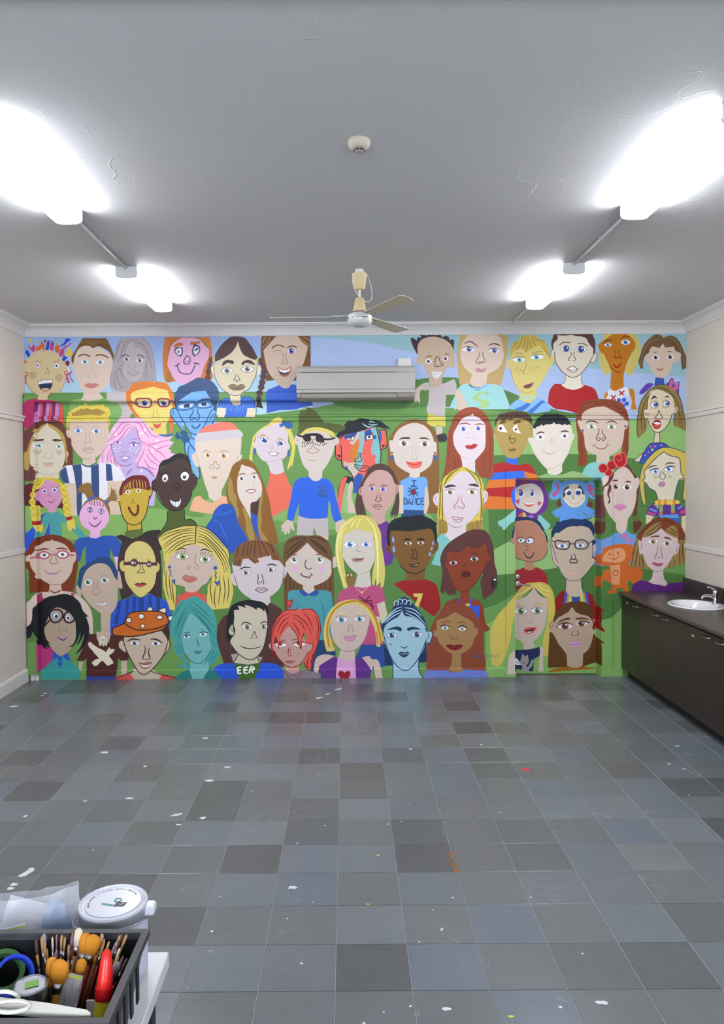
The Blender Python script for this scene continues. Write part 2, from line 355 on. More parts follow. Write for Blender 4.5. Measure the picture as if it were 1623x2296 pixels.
class Paint:
    def __init__(s): s.v = []; s.f = []; s.c = []
    def tris(s, pts, faces, col, lv):
        """pts are wall (x, z)"""
        P = np.array(pts); lo = P.min(0); hi = P.max(0)
        xs = [x for x in XBR if lo[0] < x < hi[0]]; zs = [z for z in ZBR if lo[1] < z < hi[1]]
        if xs or zs:
            bm = bmesh.new(); bv = [bm.verts.new((p[0], 0, p[1])) for p in pts]
            for f in faces:
                try: bm.faces.new([bv[i] for i in f])
                except ValueError: pass
            for x in xs: bmesh.ops.bisect_plane(bm, geom=bm.verts[:]+bm.edges[:]+bm.faces[:], dist=1e-6, plane_co=(x, 0, 0), plane_no=(1, 0, 0))
            for z in zs: bmesh.ops.bisect_plane(bm, geom=bm.verts[:]+bm.edges[:]+bm.faces[:], dist=1e-6, plane_co=(0, 0, z), plane_no=(0, 0, 1))
            bm.verts.index_update(); pts = [(v.co.x, v.co.z) for v in bm.verts]; faces = [[v.index for v in f.verts] for f in bm.faces]; bm.free()
        o = len(s.v); h = LIFT+lv*EPS
        s.v += [(x, -relief(x, z)-h, z) for x, z in pts]; s.f += [tuple(i+o for i in f) for f in faces]; s.c += [col]*len(pts)
    def fill(s, pix, col):
        lv = level(pix); W = [wallpt(*p) for p in pix]; n = len(W)
        r = delaunay_2d_cdt([Vector(p) for p in W], [], [list(range(n))], 1, 1e-6)
        s.tris([tuple(v) for v in r[0]], [f for f in r[2]], col, lv)
    def stroke(s, pix, wd, col, taper=False):
        P = [Vector(p) for p in pix]; n = len(P); L_, R_ = [], []
        for i in range(n):
            t = P[min(i+1, n-1)]-P[max(i-1, 0)]
            if t.length < 1e-9: t = Vector((1, 0))
            t.normalize(); q = Vector((-t.y, t.x))*(wd/2)
            if taper: q *= .35+.65*math.sin(math.pi*(i+.2)/(n-.6)) if n > 1 else 1
            L_.append(P[i]+q); R_.append(P[i]-q)
        cap = []
        pts = L_+R_; fs = [(i, i+1, n+i+1, n+i) for i in range(n-1)]
        lv = level([tuple(p) for p in pts])
        for e, sg in ((0, 1), (n-1, -1)):
            if taper: continue
            t = (P[min(e+1, n-1)]-P[max(e-1, 0)]).normalized()*(-sg*wd/2); q = Vector((-t.y, t.x))
            k = len(pts); pts = pts+[P[e]+q, P[e]+q*.6+t*.8, P[e]+t, P[e]-q*.6+t*.8, P[e]-q]; fs.append((k, k+1, k+2, k+3, k+4))
        s.tris([wallpt(*p) for p in pts], fs, col, lv)
    def build(s, name, parent):
        me = bpy.data.meshes.new(name); me.from_pydata(s.v, [], s.f)
        ca = me.color_attributes.new('Col', 'FLOAT_COLOR', 'POINT')
        ca.data.foreach_set('color', np.array([(*c, 1) for c in s.c], dtype=np.float32).ravel())
        me.materials.append(M_paint); return link(bpy.data.objects.new(name, me), parent)
def curve(P, closed, k):
    """smooth curve through 2D points (x, y, sharp)"""
    n = len(P); out = []
    if n < 3: return [(p[0], p[1]) for p in P]
    T = []
    for i in range(n):
        if P[i][2]: T.append((0, 0)); continue
        a = P[(i-1) % n] if closed or i > 0 else P[i]; b = P[(i+1) % n] if closed or i < n-1 else P[i]
        T.append(((b[0]-a[0])*.5, (b[1]-a[1])*.5))
    for i in range(n if closed else n-1):
        a, b, ta, tb = P[i], P[(i+1) % n], T[i], T[(i+1) % n]
        L_ = math.hypot(b[0]-a[0], b[1]-a[1])
        def lim(t):
            m = math.hypot(*t); return t if m <= L_*1.3 or m == 0 else (t[0]*L_*1.3/m, t[1]*L_*1.3/m)
        ta, tb = lim(ta), lim(tb); kk = 1 if (a[2] and b[2]) else max(2, min(k, int(L_/1.5)+1))
        for q_ in range(kk):
            t = q_/kk; t2 = t*t; t3 = t2*t
            out.append(tuple((2*t3-3*t2+1)*a[j]+(t3-2*t2+t)*ta[j]+(-2*t3+3*t2)*b[j]+(t3-t2)*tb[j] for j in (0, 1)))
    if not closed: out.append((P[-1][0], P[-1][1]))
    return out
PART = dict(e='eye', h='hair', f='face', k='neck', c='clothing', m='mouth', n='nose', w='eyebrow', g='glasses', t='hat', a='arm', r='ear', j='jewellery', x='marking', o='outline', l='lettering', p='pattern', b='hill', y='freckle', z='hair_tie', i='eyelash', s='cheek', q='body')
def mural(text):
    """lines: '@ox,oy|name|label' starts a figure (crop origin in the photograph); then 'part op colour [width] points'
    ops: f smooth fill, p polygon, l line, t tapered line, e ellipse (cx,cy rx,ry [deg]), E eye (cx,cy w,h white iris ir pupil outline [look dx,dy])"""
    root = None; parts = {}; U = 10/8.115
    for ln in text.strip().split('\n'):
        ln = ln.strip()
        if not ln or ln[0] == '#': continue
        if ln[0] == '@':
            for k_, (nm, pt, pr) in parts.items():
                if pt.v: pt.build(nm, pr)
            parts = {}
            o_, nm, lb = ln[1:].split('|'); v_ = [float(t) for t in o_.split(',')]; ox, oy = v_[:2]; U = v_[2] if len(v_) > 2 else 10/8.115
            root = bpy.data.objects.new(nm, None); root.empty_display_size = .05; link(root, wall_back); root['label'] = lb
            continue
        if ln[0] == '>':   # new crop origin inside the same figure
            ox, oy = map(float, ln[1:].split(',')); continue
        tk = ln.split(); code, op = tk[0], tk[1]
        key = code
        if op == 'E' or code[0] == 'w' : key = code+str(len(parts))
        nm = 'eye' if op == 'E' else PART[code[0]]
        if key not in parts: parts[key] = (nm, Paint(), root)
        pt = parts[key][1]
        def pts(tt):
            out = []
            for q_ in tt:
                sh = q_.endswith('!'); x, y = q_.rstrip('!').split(','); out.append((ox+float(x)*U, oy+float(y)*U, sh))
            return out
        if op == 'E':
            (cx, cy), (W_, H_) = [tuple(map(float, t.split(','))) for t in tk[2:4]]
            wh, ir, rr, pu, ol = tk[4:9]; dx, dy = map(float, tk[9].split(',')) if len(tk) > 9 else (0, 0)
            P = pts(['%f,%f%s' % (cx+a*W_/2, cy+b*H_/2, s) for a, b, s in ((-1, .1, '!'), (-.5, -.75, ''), (.1, -1, ''), (.65, -.6, ''), (1, .1, '!'), (.5, .8, ''), (0, 1, ''), (-.5, .8, ''))])
            P = curve(P, True, 5)
            if ol != '-':
                c_, ow = ol.split(':') if ':' in ol else (ol, '1.2')
                pt.stroke(P+P[:1], float(ow)*2*U*.75, lin(c_))
            pt.fill(P, lin(wh)); rr = float(rr)
            def ell(x, y, rx, ry, c): pt.fill([(ox+(x+rx*math.cos(a*math.pi/6))*U, oy+(y+ry*math.sin(a*math.pi/6))*U) for a in range(12)], lin(c))
            ry = min(rr, H_*.62)
            ell(cx+dx, cy+dy, rr, ry, ir)
            if pu != '-': ell(cx+dx, cy+dy, rr*.5, ry*.5, pu); ell(cx+dx+rr*.35, cy+dy-ry*.35, rr*.26, rr*.26, 'f4f6fa')
            continue
        col = lin(tk[2]); a0 = 3
        if op in 'lt': wd = float(tk[3])*U; a0 = 4
        if op == 'e':
            cx, cy = map(float, tk[3].split(',')); rx, ry = map(float, tk[4].split(',')); an = math.radians(float(tk[5])) if len(tk) > 5 else 0
            n_ = 12 if max(rx, ry) < 4 else 24
            P = []
            for q_ in range(n_):
                u_, v_ = rx*math.cos(2*math.pi*q_/n_), ry*math.sin(2*math.pi*q_/n_)
                P.append((ox+(cx+u_*math.cos(an)-v_*math.sin(an))*U, oy+(cy+u_*math.sin(an)+v_*math.cos(an))*U))
            pt.fill(P, col)
        elif op == 'f': pt.fill(curve(pts(tk[a0:]), True, 5), col)
        elif op == 'p': pt.fill([(x, y) for x, y, _ in pts(tk[a0:])], col)
        elif op == 'l': pt.stroke(curve(pts(tk[a0:]), False, 5), wd, col)
        elif op == 't': pt.stroke(curve(pts(tk[a0:]), False, 5), wd, col, True)
        elif op == 's':     # four-pointed stars
            rr = float(tk[3])*U
            for x, y, _ in pts(tk[4:]): pt.fill([(x+rr*(1, .28)[a % 2]*math.cos(a*math.pi/4+.1), y+rr*(1, .28)[a % 2]*math.sin(a*math.pi/4+.1)) for a in range(8)], col)
        elif op == 'd':
            rr = float(tk[3])*U
            for x, y, _ in pts(tk[4:]): pt.fill([(x+rr*math.cos(a*math.pi/4), y+rr*math.sin(a*math.pi/4)) for a in range(8)], col)
    for k_, (nm, pt, pr) in parts.items():
        if pt.v: pt.build(nm, pr)
mural('''
@0,0,1|painted_hills|rolling green hills and sky bands painted behind the portraits
x p a9bde3 700,742 1545,740 1545,980 700,980
x f 94bcc6 690,742! 1545,740! 1545,845! 1450,838 1330,826 1200,815 1060,795 930,790 840,770 760,760 700,755
b f 6a994f 40,895! 80,890 160,905 240,915 330,935 420,955 480,950 540,936 620,925 700,915 760,905 900,905 1000,915 1100,915 1190,922 1260,940 1340,945 1400,950 1545,945! 1545,1530! 40,1530!
b f 527f3d 745,903 800,893 860,880 900,862 940,850 990,846 1030,848 1070,862 1100,866 1130,874 1160,886 1200,905 1250,920 1290,928 1320,935! 1280,938 1200,930 1100,920 1000,912 930,914 860,918 790,915
b f 4f7a3a 1120,872! 1150,886 1175,905 1250,922 1300,928 1340,938! 1200,934 1140,915!
b f 85b166 440,1130 520,1110 700,1100 900,1120 960,1150 980,1200 900,1215 700,1180 560,1160 480,1165
b f 8fba6e 1090,975! 1180,958 1300,945 1420,940 1542,945! 1542,1035! 1450,1030 1340,1020 1200,1022 1090,1025!
b f 4f7d3c 1090,1022! 1200,1018 1340,1020 1450,1032 1542,1030! 1542,1180! 1400,1240 1250,1275 1150,1290 1100,1300!
b f 94bd74 1095,1240! 1140,1215 1200,1195 1260,1180 1345,1160! 1345,1265! 1250,1275 1150,1288 1095,1295!
b f 4b7838 940,1290! 1020,1285 1100,1290 1200,1280 1345,1262 1440,1275 1542,1290! 1542,1340! 1420,1400 1340,1390 1200,1330 1160,1330 1100,1360 1000,1380 940,1370!
b f 86b262 1090,1400! 1120,1380 1155,1340 1250,1350 1350,1390 1395,1360! 1395,1520! 1090,1522!
b f 86b262 50,1130! 150,1135 260,1145 350,1140 440,1160 480,1150! 480,1200 300,1225 180,1210 50,1215!
b f 568440 60,1300! 300,1290 480,1230 600,1220 760,1200 860,1240 1000,1260 1000,1400 900,1430 600,1400 300,1420 62,1440!
@40,740|painted_portrait|open-mouthed portrait with multicoloured paint-splash hair, in the mural's top left corner
c f b0285e 9,140! 14,130 24,126 45,125 70,130 80,133! 84,165! 84,180! 8,180!
p p c08fc8 37,133 43,133 41,150 40,172 34,172 36,150
p p c08fc8 52,133 60,133 57,150 55,172 48,172 51,150
p p c08fc8 69,133 75,133 74,172 66,172
p p e0584a 43,133 46,133 44,172 40,172
p p e0584a 60,133 63,133 62,172 57,172
p p e0584a 75,133 80,133 85,172 76,172
p p 8a2066 28,133 37,133 34,172 29,172
p p 8a2066 46,133 52,133 48,172 44,172
p p 8a2066 63,133 69,133 66,172 62,172
f f d0bd93 22,47 32,39 46,35 60,38 72,44 80,52 86,60 89,70 88,88 84,100 76,114! 66,115! 54,121! 55,127! 36,127! 37,119! 32,115! 28,114! 20,104 15,94 12,82 12,62 15,54
o l 9a6a52 .9 14,92 20,104 28,114
o l 9a6a52 .9 32,115! 37,119! 35,126!
o l 9a6a52 .9 89,80 87,92 76,114
o l 9a6a52 .9 66,115! 54,121! 55,127!
h p 2748c0 15,36 19,37 21,42 23,44 20,50 18,49 16,45 13,42
h p b8447e 18,26 22,30 25,33 27,27 31,27 32,36 29,41 25,38 21,34
h p d8631f 34,28 36,31 41,27 43,20 46,24 49,28 48,34 48,39 46,37 44,32 40,37 35,38 33,34
h p 6b1238 47,17 50,19 53,18 50,23 49,24
h p 2748c0 57,18 58,24 56,36 53,37 50,36 52,28 53,22
h p b8447e 61,18 63,21 66,23 66,28 64,37 61,38 57,33 59,27
h p d8631f 67,30 70,29 72,22 73,28 78,28 76,33 74,42 70,41 67,36
h p 2748c0 78,28 85,22 86,16 92,15 97,17 94,20 90,22 86,27 82,28 80,31
h p b8447e 82,33 84,30 92,27 96,23 99,23 94,28 88,32 84,35 85,38 83,46 77,49 75,45 76,38 78,35
h p e0c040 95,30 97,35 99,43 99,46 94,49 86,45 88,40
h p 2748c0 84,45 87,49 91,50 86,55 84,58 80,54 82,49
h p 86b9bd 36,16 41,16 40,24 37,24
h p 86b9bd 66,16 74,16 70,23
h p 86b9bd 78,16 82,16 79,25 76,22
h p 86b9bd 11,24 15,30 12,37
h p e0c040 18,16 25,16 24,20 26,25 23,24
h p e0c040 29,16 32,19 34,24 31,24
h p d8631f 11,46 13,49 11,52
h p d8631f 11,54 15,55 16,60 11,61
h p 8e1a20 86,58 91,55 94,58 94,62 91,66 87,63
r p f2d8c8 89,66 93,69 94,75 91,76
z p b84a7c 94,78 97,75 99,74 98,78 95,80 96,85 99,90 103,94 100,95 96,90 94,83 91,81 91,85 93,91 95,96 91,97 89,91 87,86 88,81
z e c05a52 88,78 4,4
z e f4d9cc 88,78 1.8,1.8
z p c0605a 12,82 15,83 17,86 15,92 16,97 13,100 11,96 13,90
z e c0605a 15,80 3.8,4
z e f4d9cc 14,80 2,1.6
e E 36.5,64 8,10 f2eef4 4048b8 2.1 1a1a60 8f6454:.8
e E 70.5,65 10,11 f2eef4 4048b8 2.6 1a1a60 8f6454:.8
i l b0713a .8 32,56 34,60
i l b0713a .8 35,54 36,59
i l b0713a .8 37,54.5 38,59
i l b0713a .8 42,56 40,60
i l b0713a .8 65,55 67,60
i l b0713a .8 68,55 69,60
i l b0713a .8 71,54 71,60
i l b0713a .8 74,53 73,59
i l b0713a .8 76,54 75,60
n l a87848 1 54,69 51,77! 50,80 53,80 55,79 57,80 57,77 54,69
s e b8a27e 27,82 7,7
s e b8a27e 75,87 7.4,7.4
m f 8a5040 36,94! 46,90 63,90! 63,100 58,109 50,112 42,109 37,100
m p f2eef0 36.7,94.5 46,91 62.3,90.6 62.3,96 50,97 38,99
m f 22304f 38,99! 50,97 62.5,97! 61,103 55,108 43,107
m e d0a890 50,108 7,2.6
m l 8a8a90 .4 42,93 42.5,98
m l 8a8a90 .4 46,92 46.5,97
m l 8a8a90 .4 50,91 50.5,97
m l 8a8a90 .4 54,91 54.5,96
m l 8a8a90 .4 58,91 58.5,96
@40,740|painted_portrait|brown slicked-hair portrait with full rose lips, in the mural's top row
c f 84b067 92,172! 95,135 100,128 112,125 130,128 150,125 168,125 188,131 194,145 206,152 200,172!
f f d9c3b5 100,62 98,66 104,80 112,100 119,113! 119,120 114,127! 130,129 145,127 156,124! 150,113! 158,106 165,97 170,75 172,58 168,45 150,32 140,30 125,28 115,30 105,42
h f 6f4f22 118,15! 161,15! 168,28 174,44 174,50 172,55! 170,46 164,38 152,31 145,29.5 137,33 130,29 120,29 112,33 105,44 102,55 101,62! 98,58 98,48 103,40 110,28
h t 8f6c3a 1.6 113,25 120,21 130,23 137,28
h t 8f6c3a 1.6 137,16 137,28
h t 8f6c3a 1.6 138,28 146,22 156,22 167,26
h t 8f6c3a 1.4 124,16 131,20 136,26
h t 8f6c3a 1.4 150,16 143,20 138,26
j e d8703a 177,72 2.4,3
w l 74501f 2.6 111,48 116,45 124,45 131,48
w l 74501f 2.6 143,46 150,45 158,47 164,50
e E 122,57.5 14,8 f0f0f2 5a9fb4 3.6 1f5a72 -
e E 150,58.5 16,9 f0f0f2 5a9fb4 3.8 1f5a72 -
n t c2a898 1.1 134,62 133,75 128,84 130,87 136,86
n t c2a898 1.1 138,62 139,75 143,84 142,87 137,86
m f c9807a 121,100! 129,96 134,98 139,96 149,100! 140,105 134,106 127,105
m l b06a66 .6 122,101 135,102 148,100
@200,740|painted_portrait|grey monochrome girl portrait with long parted hair
c f c4bcbd 60,108! 80,95! 98,93! 100,112! 72,118! 76,150! 75,165! 52,165! 60,150 56,138 50,132! 33,128! 35,113!
h f aaa2a5 58,14! 97,14! 108,23 115,37 119,60 121,80 123,94! 100,95 70,112! 58,113! 40,105 38,88 40,76 42,70 44,50 48,36 52,24
f f b6adad 80,20! 72,25 66,40 62,58 60,80 65,88 72,93 80,95 90,93 97,85 101,70 104,55 102,42 97,34 88,30
o l 8f8290 .9 79,19 70,26 65,38 62,55 60,75 64,87 72,93 79,95 88,93 96,86 100,72 104,55 103,44 97,36 88,31 83,28 80,19
h t 85788a 1.7 76,18 66,24 60,38 57,50 52,58
h t 85788a 1.7 60,18 54,28 50,42 45,57
h t 85788a 1.7 83,20 96,26 104,36 108,48 113,65 118,72
h t 85788a 1.4 56,68 58,78 64,90
h t 85788a 1.4 50,76 52,92 60,108
h t 85788a 1.4 45,78 46,95 50,111
h t 85788a 1.4 58,62 52,74 43,80
h t 85788a 1.4 54,98 58,103 64,106
h t 85788a 1.4 104,55 104,75 100,92
h t 85788a 1.4 108,78 107,92
h t 85788a 1.4 112,82 116,93
o l 8f8290 .9 58,14 50,30 46,45 44,57
o l 8f8290 .9 97,14 108,24 115,40 119,62 122,93
o l 8f8290 .9 40,78 38,90 40,105 44,111
e E 68,53 11,7.5 efeaec 6f6468 3.4 3d3538 -
e E 92,55 13,7.5 efeaec 6f6468 3.6 3d3538 -
w l 6f6371 2.4 59,48 65,45 72,47
w l 6f6371 2.2 88,46 94,46 100,50
n l 8f8290 .8 74,64 72,68 75,69 79,70 83,69 85,67 84,64
m l 8f8290 .9 69,78! 75,75 79,76 84,74 90,79! 80,83 69,78!
m l 8f8290 .8 69,78 80,79 90,78
m l 8f8290 .8 75,84 80,83 84,84
@360,740|painted_portrait|pink-faced smiling portrait with straight orange hair and outlined eyes
h f cf762f 8,13! 89,13! 92,25 94,45 93,70 95,85 90,93! 70,92! 26,93! 18,95 10,95 6,85 4,60 4,40
h f 97793c 38,14! 28,18 20,28 16,45 13,65 18,80 24,91! 15,94 10,93! 13,70 12,45 18,22
h f 97793c 57,14! 70,18 82,30 88,36! 84,26 75,16!
f f e3aed1 40,14! 58,14! 72,18 80,28 88,36 87,50 82,60 78,70 74,82 70,90 60,98 48,104! 40,98 32,95 24,88 18,76 13,66 13,55 16,40 20,28 30,19
w f c8702f 24,29 30,24 38,23 41,27 34,29 25,32
w p c8702f 54,22 72,20 72,24 66,26 54,27
e f 3d3f72 25,37 28,32 36,31 40,33 40,44 36,48 32,47 27,42
e f e6e2e8 27,38 30,34 37,33 38,42 34,46 29,42
e p 3d3f72 31,37 34,38 34,42 31,41
e1 f 3d3f72 58,34 60,27 65,26 71,30 72,36 69,43 64,46 62,49! 58,44 57,38
e1 f e2e0e6 60,36 62,31 67,30 70,34 68,41 63,45 60,41
e1 f 3d3f72 62,36 67,32 69,33 67,36 63,38
n l 3d3f72 1.7 47,47! 43,54 42,59 46,62 52,61 54,55 52,49 47,47!
n d 3d3f72 1.2 45,58 50,57
m l 3d3f72 2 30,64 34,75 40,79 52,80 57,76 63,64
m l 3d3f72 2.2 27,66 34,61
m l 3d3f72 2.2 61,60 70,62
@200,740|painted_portrait|yellow freckled face with orange hair and purple-red rectangular glasses
h f dd8038 72,110! 75,103 82,96 95,94 110,93 118,95! 126,94 140,97 147,105 152,115 155,130 157,140 155,160! 152,180 147,193! 144,192! 147,178 143,165! 110,172! 106,175! 90,165 75,145 68,130 67,112
f f ead67a 116,103! 143,110! 147,125 152,137 148,152 144,165 136,177 128,181 118,180 108,175 100,168 92,158 84,148 78,136 76,118 84,111 100,107
k p e4cd6a 116,176 140,172 141,191 122,190 116,184
c p 2f63c8 116,184 122,190 141,190 153,188 149,193 128,193
e E 101,133 22,10 f4f0f6 3550b8 5 16205a -
e E 136,133 16,10 f4f0f6 3550b8 4.6 16205a -
i l 7a6a20 .6 92,131 94,128
i l 7a6a20 .6 97,129 98,127
i l 7a6a20 .6 106,129 108,127
i l 7a6a20 .6 129,129 130,127
g l 9a2f55 2.7 85,127 88,125 108,125 113,129 112,138 106,141 90,139 87,134 85,127
g l 9a2f55 2.7 125,127 130,125 144,126 146,130 143,138 130,139 126,133 125,127
g l 7a3f98 2 113,132 119,130 125,132
g l 7a3f98 2 77,130 86,136
g l 7a3f98 2 146,132 152,128
n l a89a40 1 116,138 118,150 114,156 116,159 120,158 126,159 127,155 123,150 125,140
y d b8a04a .8 104,145 108,150 112,146 106,154 112,153 109,158 129,150 133,146 136,152 132,156 140,150 134,160 127,163 114,163
m f d85a4a 116,169! 123,172 131,169! 129,176 123,179 118,176
@360,740|painted_portrait|cream-faced girl portrait with dark parted hair, braids and blue striped top
h e 5a3838 92,55 4.5,6
h e 5a3838 89,65 4.5,6
h e 5a3838 87,76 5,7
h e 5a3838 86,87 5,6
c f 3f6fd0 103,140 108,130 118,124 127,125 132,134 138,137 144,134 147,123 158,121 170,127 173,142! 158,142! 155,158! 117,158! 119,142! 103,142!
p t 7fb8e0 1.2 110,130 109,140
p t 7fb8e0 1.2 114,127 113,140
p t 7fb8e0 1.2 119,126 120,148
p t 7fb8e0 1.2 124,126 125,146
p t 7fb8e0 1.2 131,136 128,149
p t 7fb8e0 1.2 135,138 135,149
p t 7fb8e0 1.2 140,138 139,149
p t 7fb8e0 1.2 145,136 144,149
p t 7fb8e0 1.2 151,126 149,147
p t 7fb8e0 1.2 156,125 155,145
p t 7fb8e0 1.2 161,125 161,140
p t 7fb8e0 1.2 166,127 166,140
a p e4d9c0 104,141 119,142 116,159 104,159
a p e4d9c0 158,142 171,142 172,158 155,158
o l 2f4a70 1 103,142 108,130 118,124 127,125
o l 2f4a70 1 147,123 158,121 170,127 174,142 173,158
k f e4d6b4 126,117! 144,117! 146,133 140,137 133,136 128,130
f f ddd0b0 141,21 137,30 130,40 118,49 106,55 99,58 97,62 97,75 100,88 106,100 114,108 122,114 132,119 142,119 150,115 160,105 170,90 174,78 176,62 174,54 162,51 150,44 144,32
r f ece4d4 97,65 92,68 93,76 97,82!
r f ece4d4 176,63 182,65 184,72 181,81 175,84
o l 3a4a6c 1.1 97,58 97,75 100,88 106,100 114,109 124,116 134,119 143,118 152,112 162,106 170,90 175,76 176,56
o l 3a4a6c .9 176,63 182,65 184,72 181,81 175,84
h f 4f3032 127,13 141,12 154,15 164,28 172,42 177,51! 172,54 162,51 150,44 144,32 141,20! 137,30 130,40 118,49 106,55 99,58! 99,46! 106,34 116,22
h l 39405e 1 99,46 106,34 116,22 127,13
h l 39405e 1 150,13 164,28 172,42 177,51
h e 3a3f5c 184,57 6.6,7.6
h e 5a3638 184,57 5.6,6.6
h e 3a3f5c 188,67 6,6
h e 5a3638 188,67 5,5.4
h e 3a3f5c 188,76 5.8,6
h e 5a3638 188,76 4.8,5.4
h e 3a3f5c 187,85 6,6
h e 5a3638 187,85 5,5.4
h e 3a3f5c 185,95 6,6
h e 5a3638 185,95 5,5.4
h e 3a3f5c 183,104 6,6
h e 5a3638 183,104 5,5.4
h e 3a3f5c 180,115 6,6
h e 5a3638 180,115 5,5.4
h f 3f2a30 174,123 180,121 184,126 182,130! 187,143! 174,140! 175,130!
z e c9b060 96,53 2.4,6
z e c9b060 176,55 2,5
w f 4f3436 112,65 114,58 122,54 132,56 133,60 131,62 122,60 115,64
w f 4f3436 147,62 150,57 160,54 168,58 172,64 165,62 155,60 150,64
e E 121,74 22,12 f0ecf0 8b8472 5 2c2a2e 3c4668:1
e E 158,71 23,12 f0ecf0 8b8472 5 2c2a2e 3c4668:1
n l 4a4a64 1.2 137,81 136,86 133,91 137,91 139,95 141,91 145,91 142,86 141,81
m f 5a4a3c 123,102 132,98 140,101 147,98 154,102 150,108 140,110 130,109
m f 8d7a58 124,102 132,99 140,102 147,99 153,102 150,107 140,109 130,108
m f 4d5468 129,104! 140,105 149,102! 146,106 138,107
@540,740|painted_portrait|winking blue-eyed portrait with streaked brown hair, partly behind the air conditioner
c f 3560c8 48,109! 58,105 70,100! 76,105 82,106! 92,99! 101,101 126,125 131,138! 126,138 115,140! 95,145 70,146 58,149! 47,151! 47,130!
h f 6f4a20 38,11! 126,11! 127,64 126,90! 112,92! 62,91! 45,93! 47,75 38,55 36,35
h t a07c42 2.4 45,12 42,18 38,25
h t a07c42 2.4 54,12 48,24 37,34
h t a07c42 2.4 104,12 114,20 126,30
h t a07c42 2.2 114,12 120,16 126,20
f f cdb5a2 64,11! 103,11! 110,20 122,30! 120,40 115,58 108,72 98,88 92,96! 88,104 82,106 76,105 70,100! 62,92 52,80 47,68 43,50 41,37! 50,27
w l 7a4f26 2.4 57,33 64,28 72,28 78,31
w l 7a4f26 2.6 85,32 92,29 98,30 101,32
e l a87868 1.2 58,40 65,37 73,38
e E 92,38 15,9 efe8f0 4048c0 4.8 20206a b08070:.8
n l a8766a 1.3 76,43 77,53 74,61 78,62 79,59
n l a8766a 1.3 82,42 82,52 85,58 84,61 81,60
m f a0625a 67,66! 75,71 83,71 91,65! 91,75 86,83 79,85 72,82 68,75
m f f0ecec 69,69! 76,73 85,72 90,68! 88,75 80,78 71,75
m f 2b3448 70,75! 80,78 87,75! 84,80 77,81 72,79
@900,740|painted_portrait|spiky dark-haired portrait with toothy grin, grey shirt and yellow shorts
c p d8cc58 48,152 80,157 80,176 64,173 62,176 46,172
q p d5bfae 62,174 75,176 74,192 64,192
q f 2f3038 62,192! 68,190 78,188 83,195 80,203 66,203
c f c2b8b8 37,99 42,96 50,95! 51,101 58,104 68,103 74,98! 85,94 95,89! 99,96 100,106 97,118! 81,118! 80,140 79,158! 62,156! 47,151! 46,142 49,130 50,108! 41,110! 38,104
a f d5bfae 37,99! 41,108! 35,110 33,118 34,128 33,133 30,130 29,127! 27,131 25,131 23,127! 18,130 19,127 24,117 27,107
f f c4ab94 30,42 28,34 31,24 40,16 55,12 68,13 82,19 91,28 95,38 97,50! 97,68! 90,68 86,67 80,74 74,86! 74,98! 68,103 60,104 52,101 50,94! 50,86 45,76 41,66 38,62 30,63 27,56 28,50 31,49
h f 3a2430 30,46! 24,36 19,25 17,15 20,14 29,20! 28,16 31,13 36,15! 34,9! 42,9 45,11! 47,9! 60,9! 62,10! 64,9 71,9 73,13! 82,11 87,15 87,19! 93,17 96,21 95,30 96,40! 93,32 88,24 78,17 66,13 55,12 44,14 35,19 30,27 29,36
e E 49,57 12,9 f0ecf2 4a2f36 3 20141a -
e E 80,52 10.5,8.5 f0ecf2 4a2f36 3 20141a -
w f 97784a 43,51 48,46 55,47 54,50 48,49
w f 97784a 78,46 82,42 87,45 86,46 82,45
n l 5a2c26 1.3 61,62 62,52 65,48 68,51 71,59 76,63 72,65 66,67 60,66 61,62
n d 5a2c26 1 65,65 70,63
m p f2f2f4 54,76 74,76 72,80 67,87 63,89 59,87 56,81
m l 6a6a78 .5 57,76 60,86
m l 6a6a78 .5 61,76 62,88
m l 6a6a78 .5 65,76 64,88
m l 6a6a78 .5 69,76 67,86
m l 6a6a78 .6 55,79 64,80 73,77
@900,740|painted_portrait|long blonde-haired portrait in a turquoise top with a green snake
h f c2a468 107,8! 189,8! 194,16 194,35 190,60 185,85 181,101! 155,98! 106,100! 104,85 101,60 101,45 104,25
c f a0d5d4 105,104 112,99 121,97! 126,105 140,110 154,99 170,99 181,103 186,110 192,125 197,138! 194,144! 160,144! 110,144! 88,140! 92,130 98,118
f f dcc6b6 122,8! 172,8! 180,15 184,30 186,45 183,60 175,70 165,76 157,80! 154,98! 147,103 139,104 130,102 124,96! 128,82! 127,79! 118,72 110,60 107,48 108,35 112,22
c f 88b8ee 121,97! 126,103 139,105 148,103 154,97! 157,98! 152,104 140,109 128,107 123,103
p f a9cc8a 153,116 148,113 140,113 132,119 129,125 132,128 140,130 144,134 141,138 138,141 150,142 158,138 160,131 154,127 145,126 140,123 142,119 148,116 155,117 159,115 156,112
p d 2f4a2a .8 154,114
p t 7a3a50 .8 157,116 160,118
a f d8c3b2 101,106! 108,112 113,122 119,136 121,141! 112,147! 105,146 101,143 97,145 96,142 101,137 100,128 97,118!
e E 123,35 27,9 f0eaf0 4a5a96 4.4 3a4a86 -
e E 169,37.5 22,8 f0eaf0 4a5a96 4.2 3a4a86 -
i t 4a2c2c 1.2 110,33 118,30 126,31 136,36
i t 4a2c2c 1.2 158,36 165,33 172,34 179,36
w t 542c2a 2.2 114,25 122,21 130,23 140,32
w t 542c2a 2.2 158,29 166,25 174,26 181,29
n l 6a3c38 1.2 142,41 140,50 135,57 138,60 145,60 152,58 152,54 149,50 148,41
n l 6a3c38 .8 139,59 142,57 144,59 147,57 150,58
m f c07e88 133,72! 140,69 145,71 155,69! 152,75 144,77 136,75
m l e8c8c8 .8 135,72 145,73 154,71
@1060,740|painted_portrait|yellow freckled portrait with windswept blonde hair and pale blue eyes
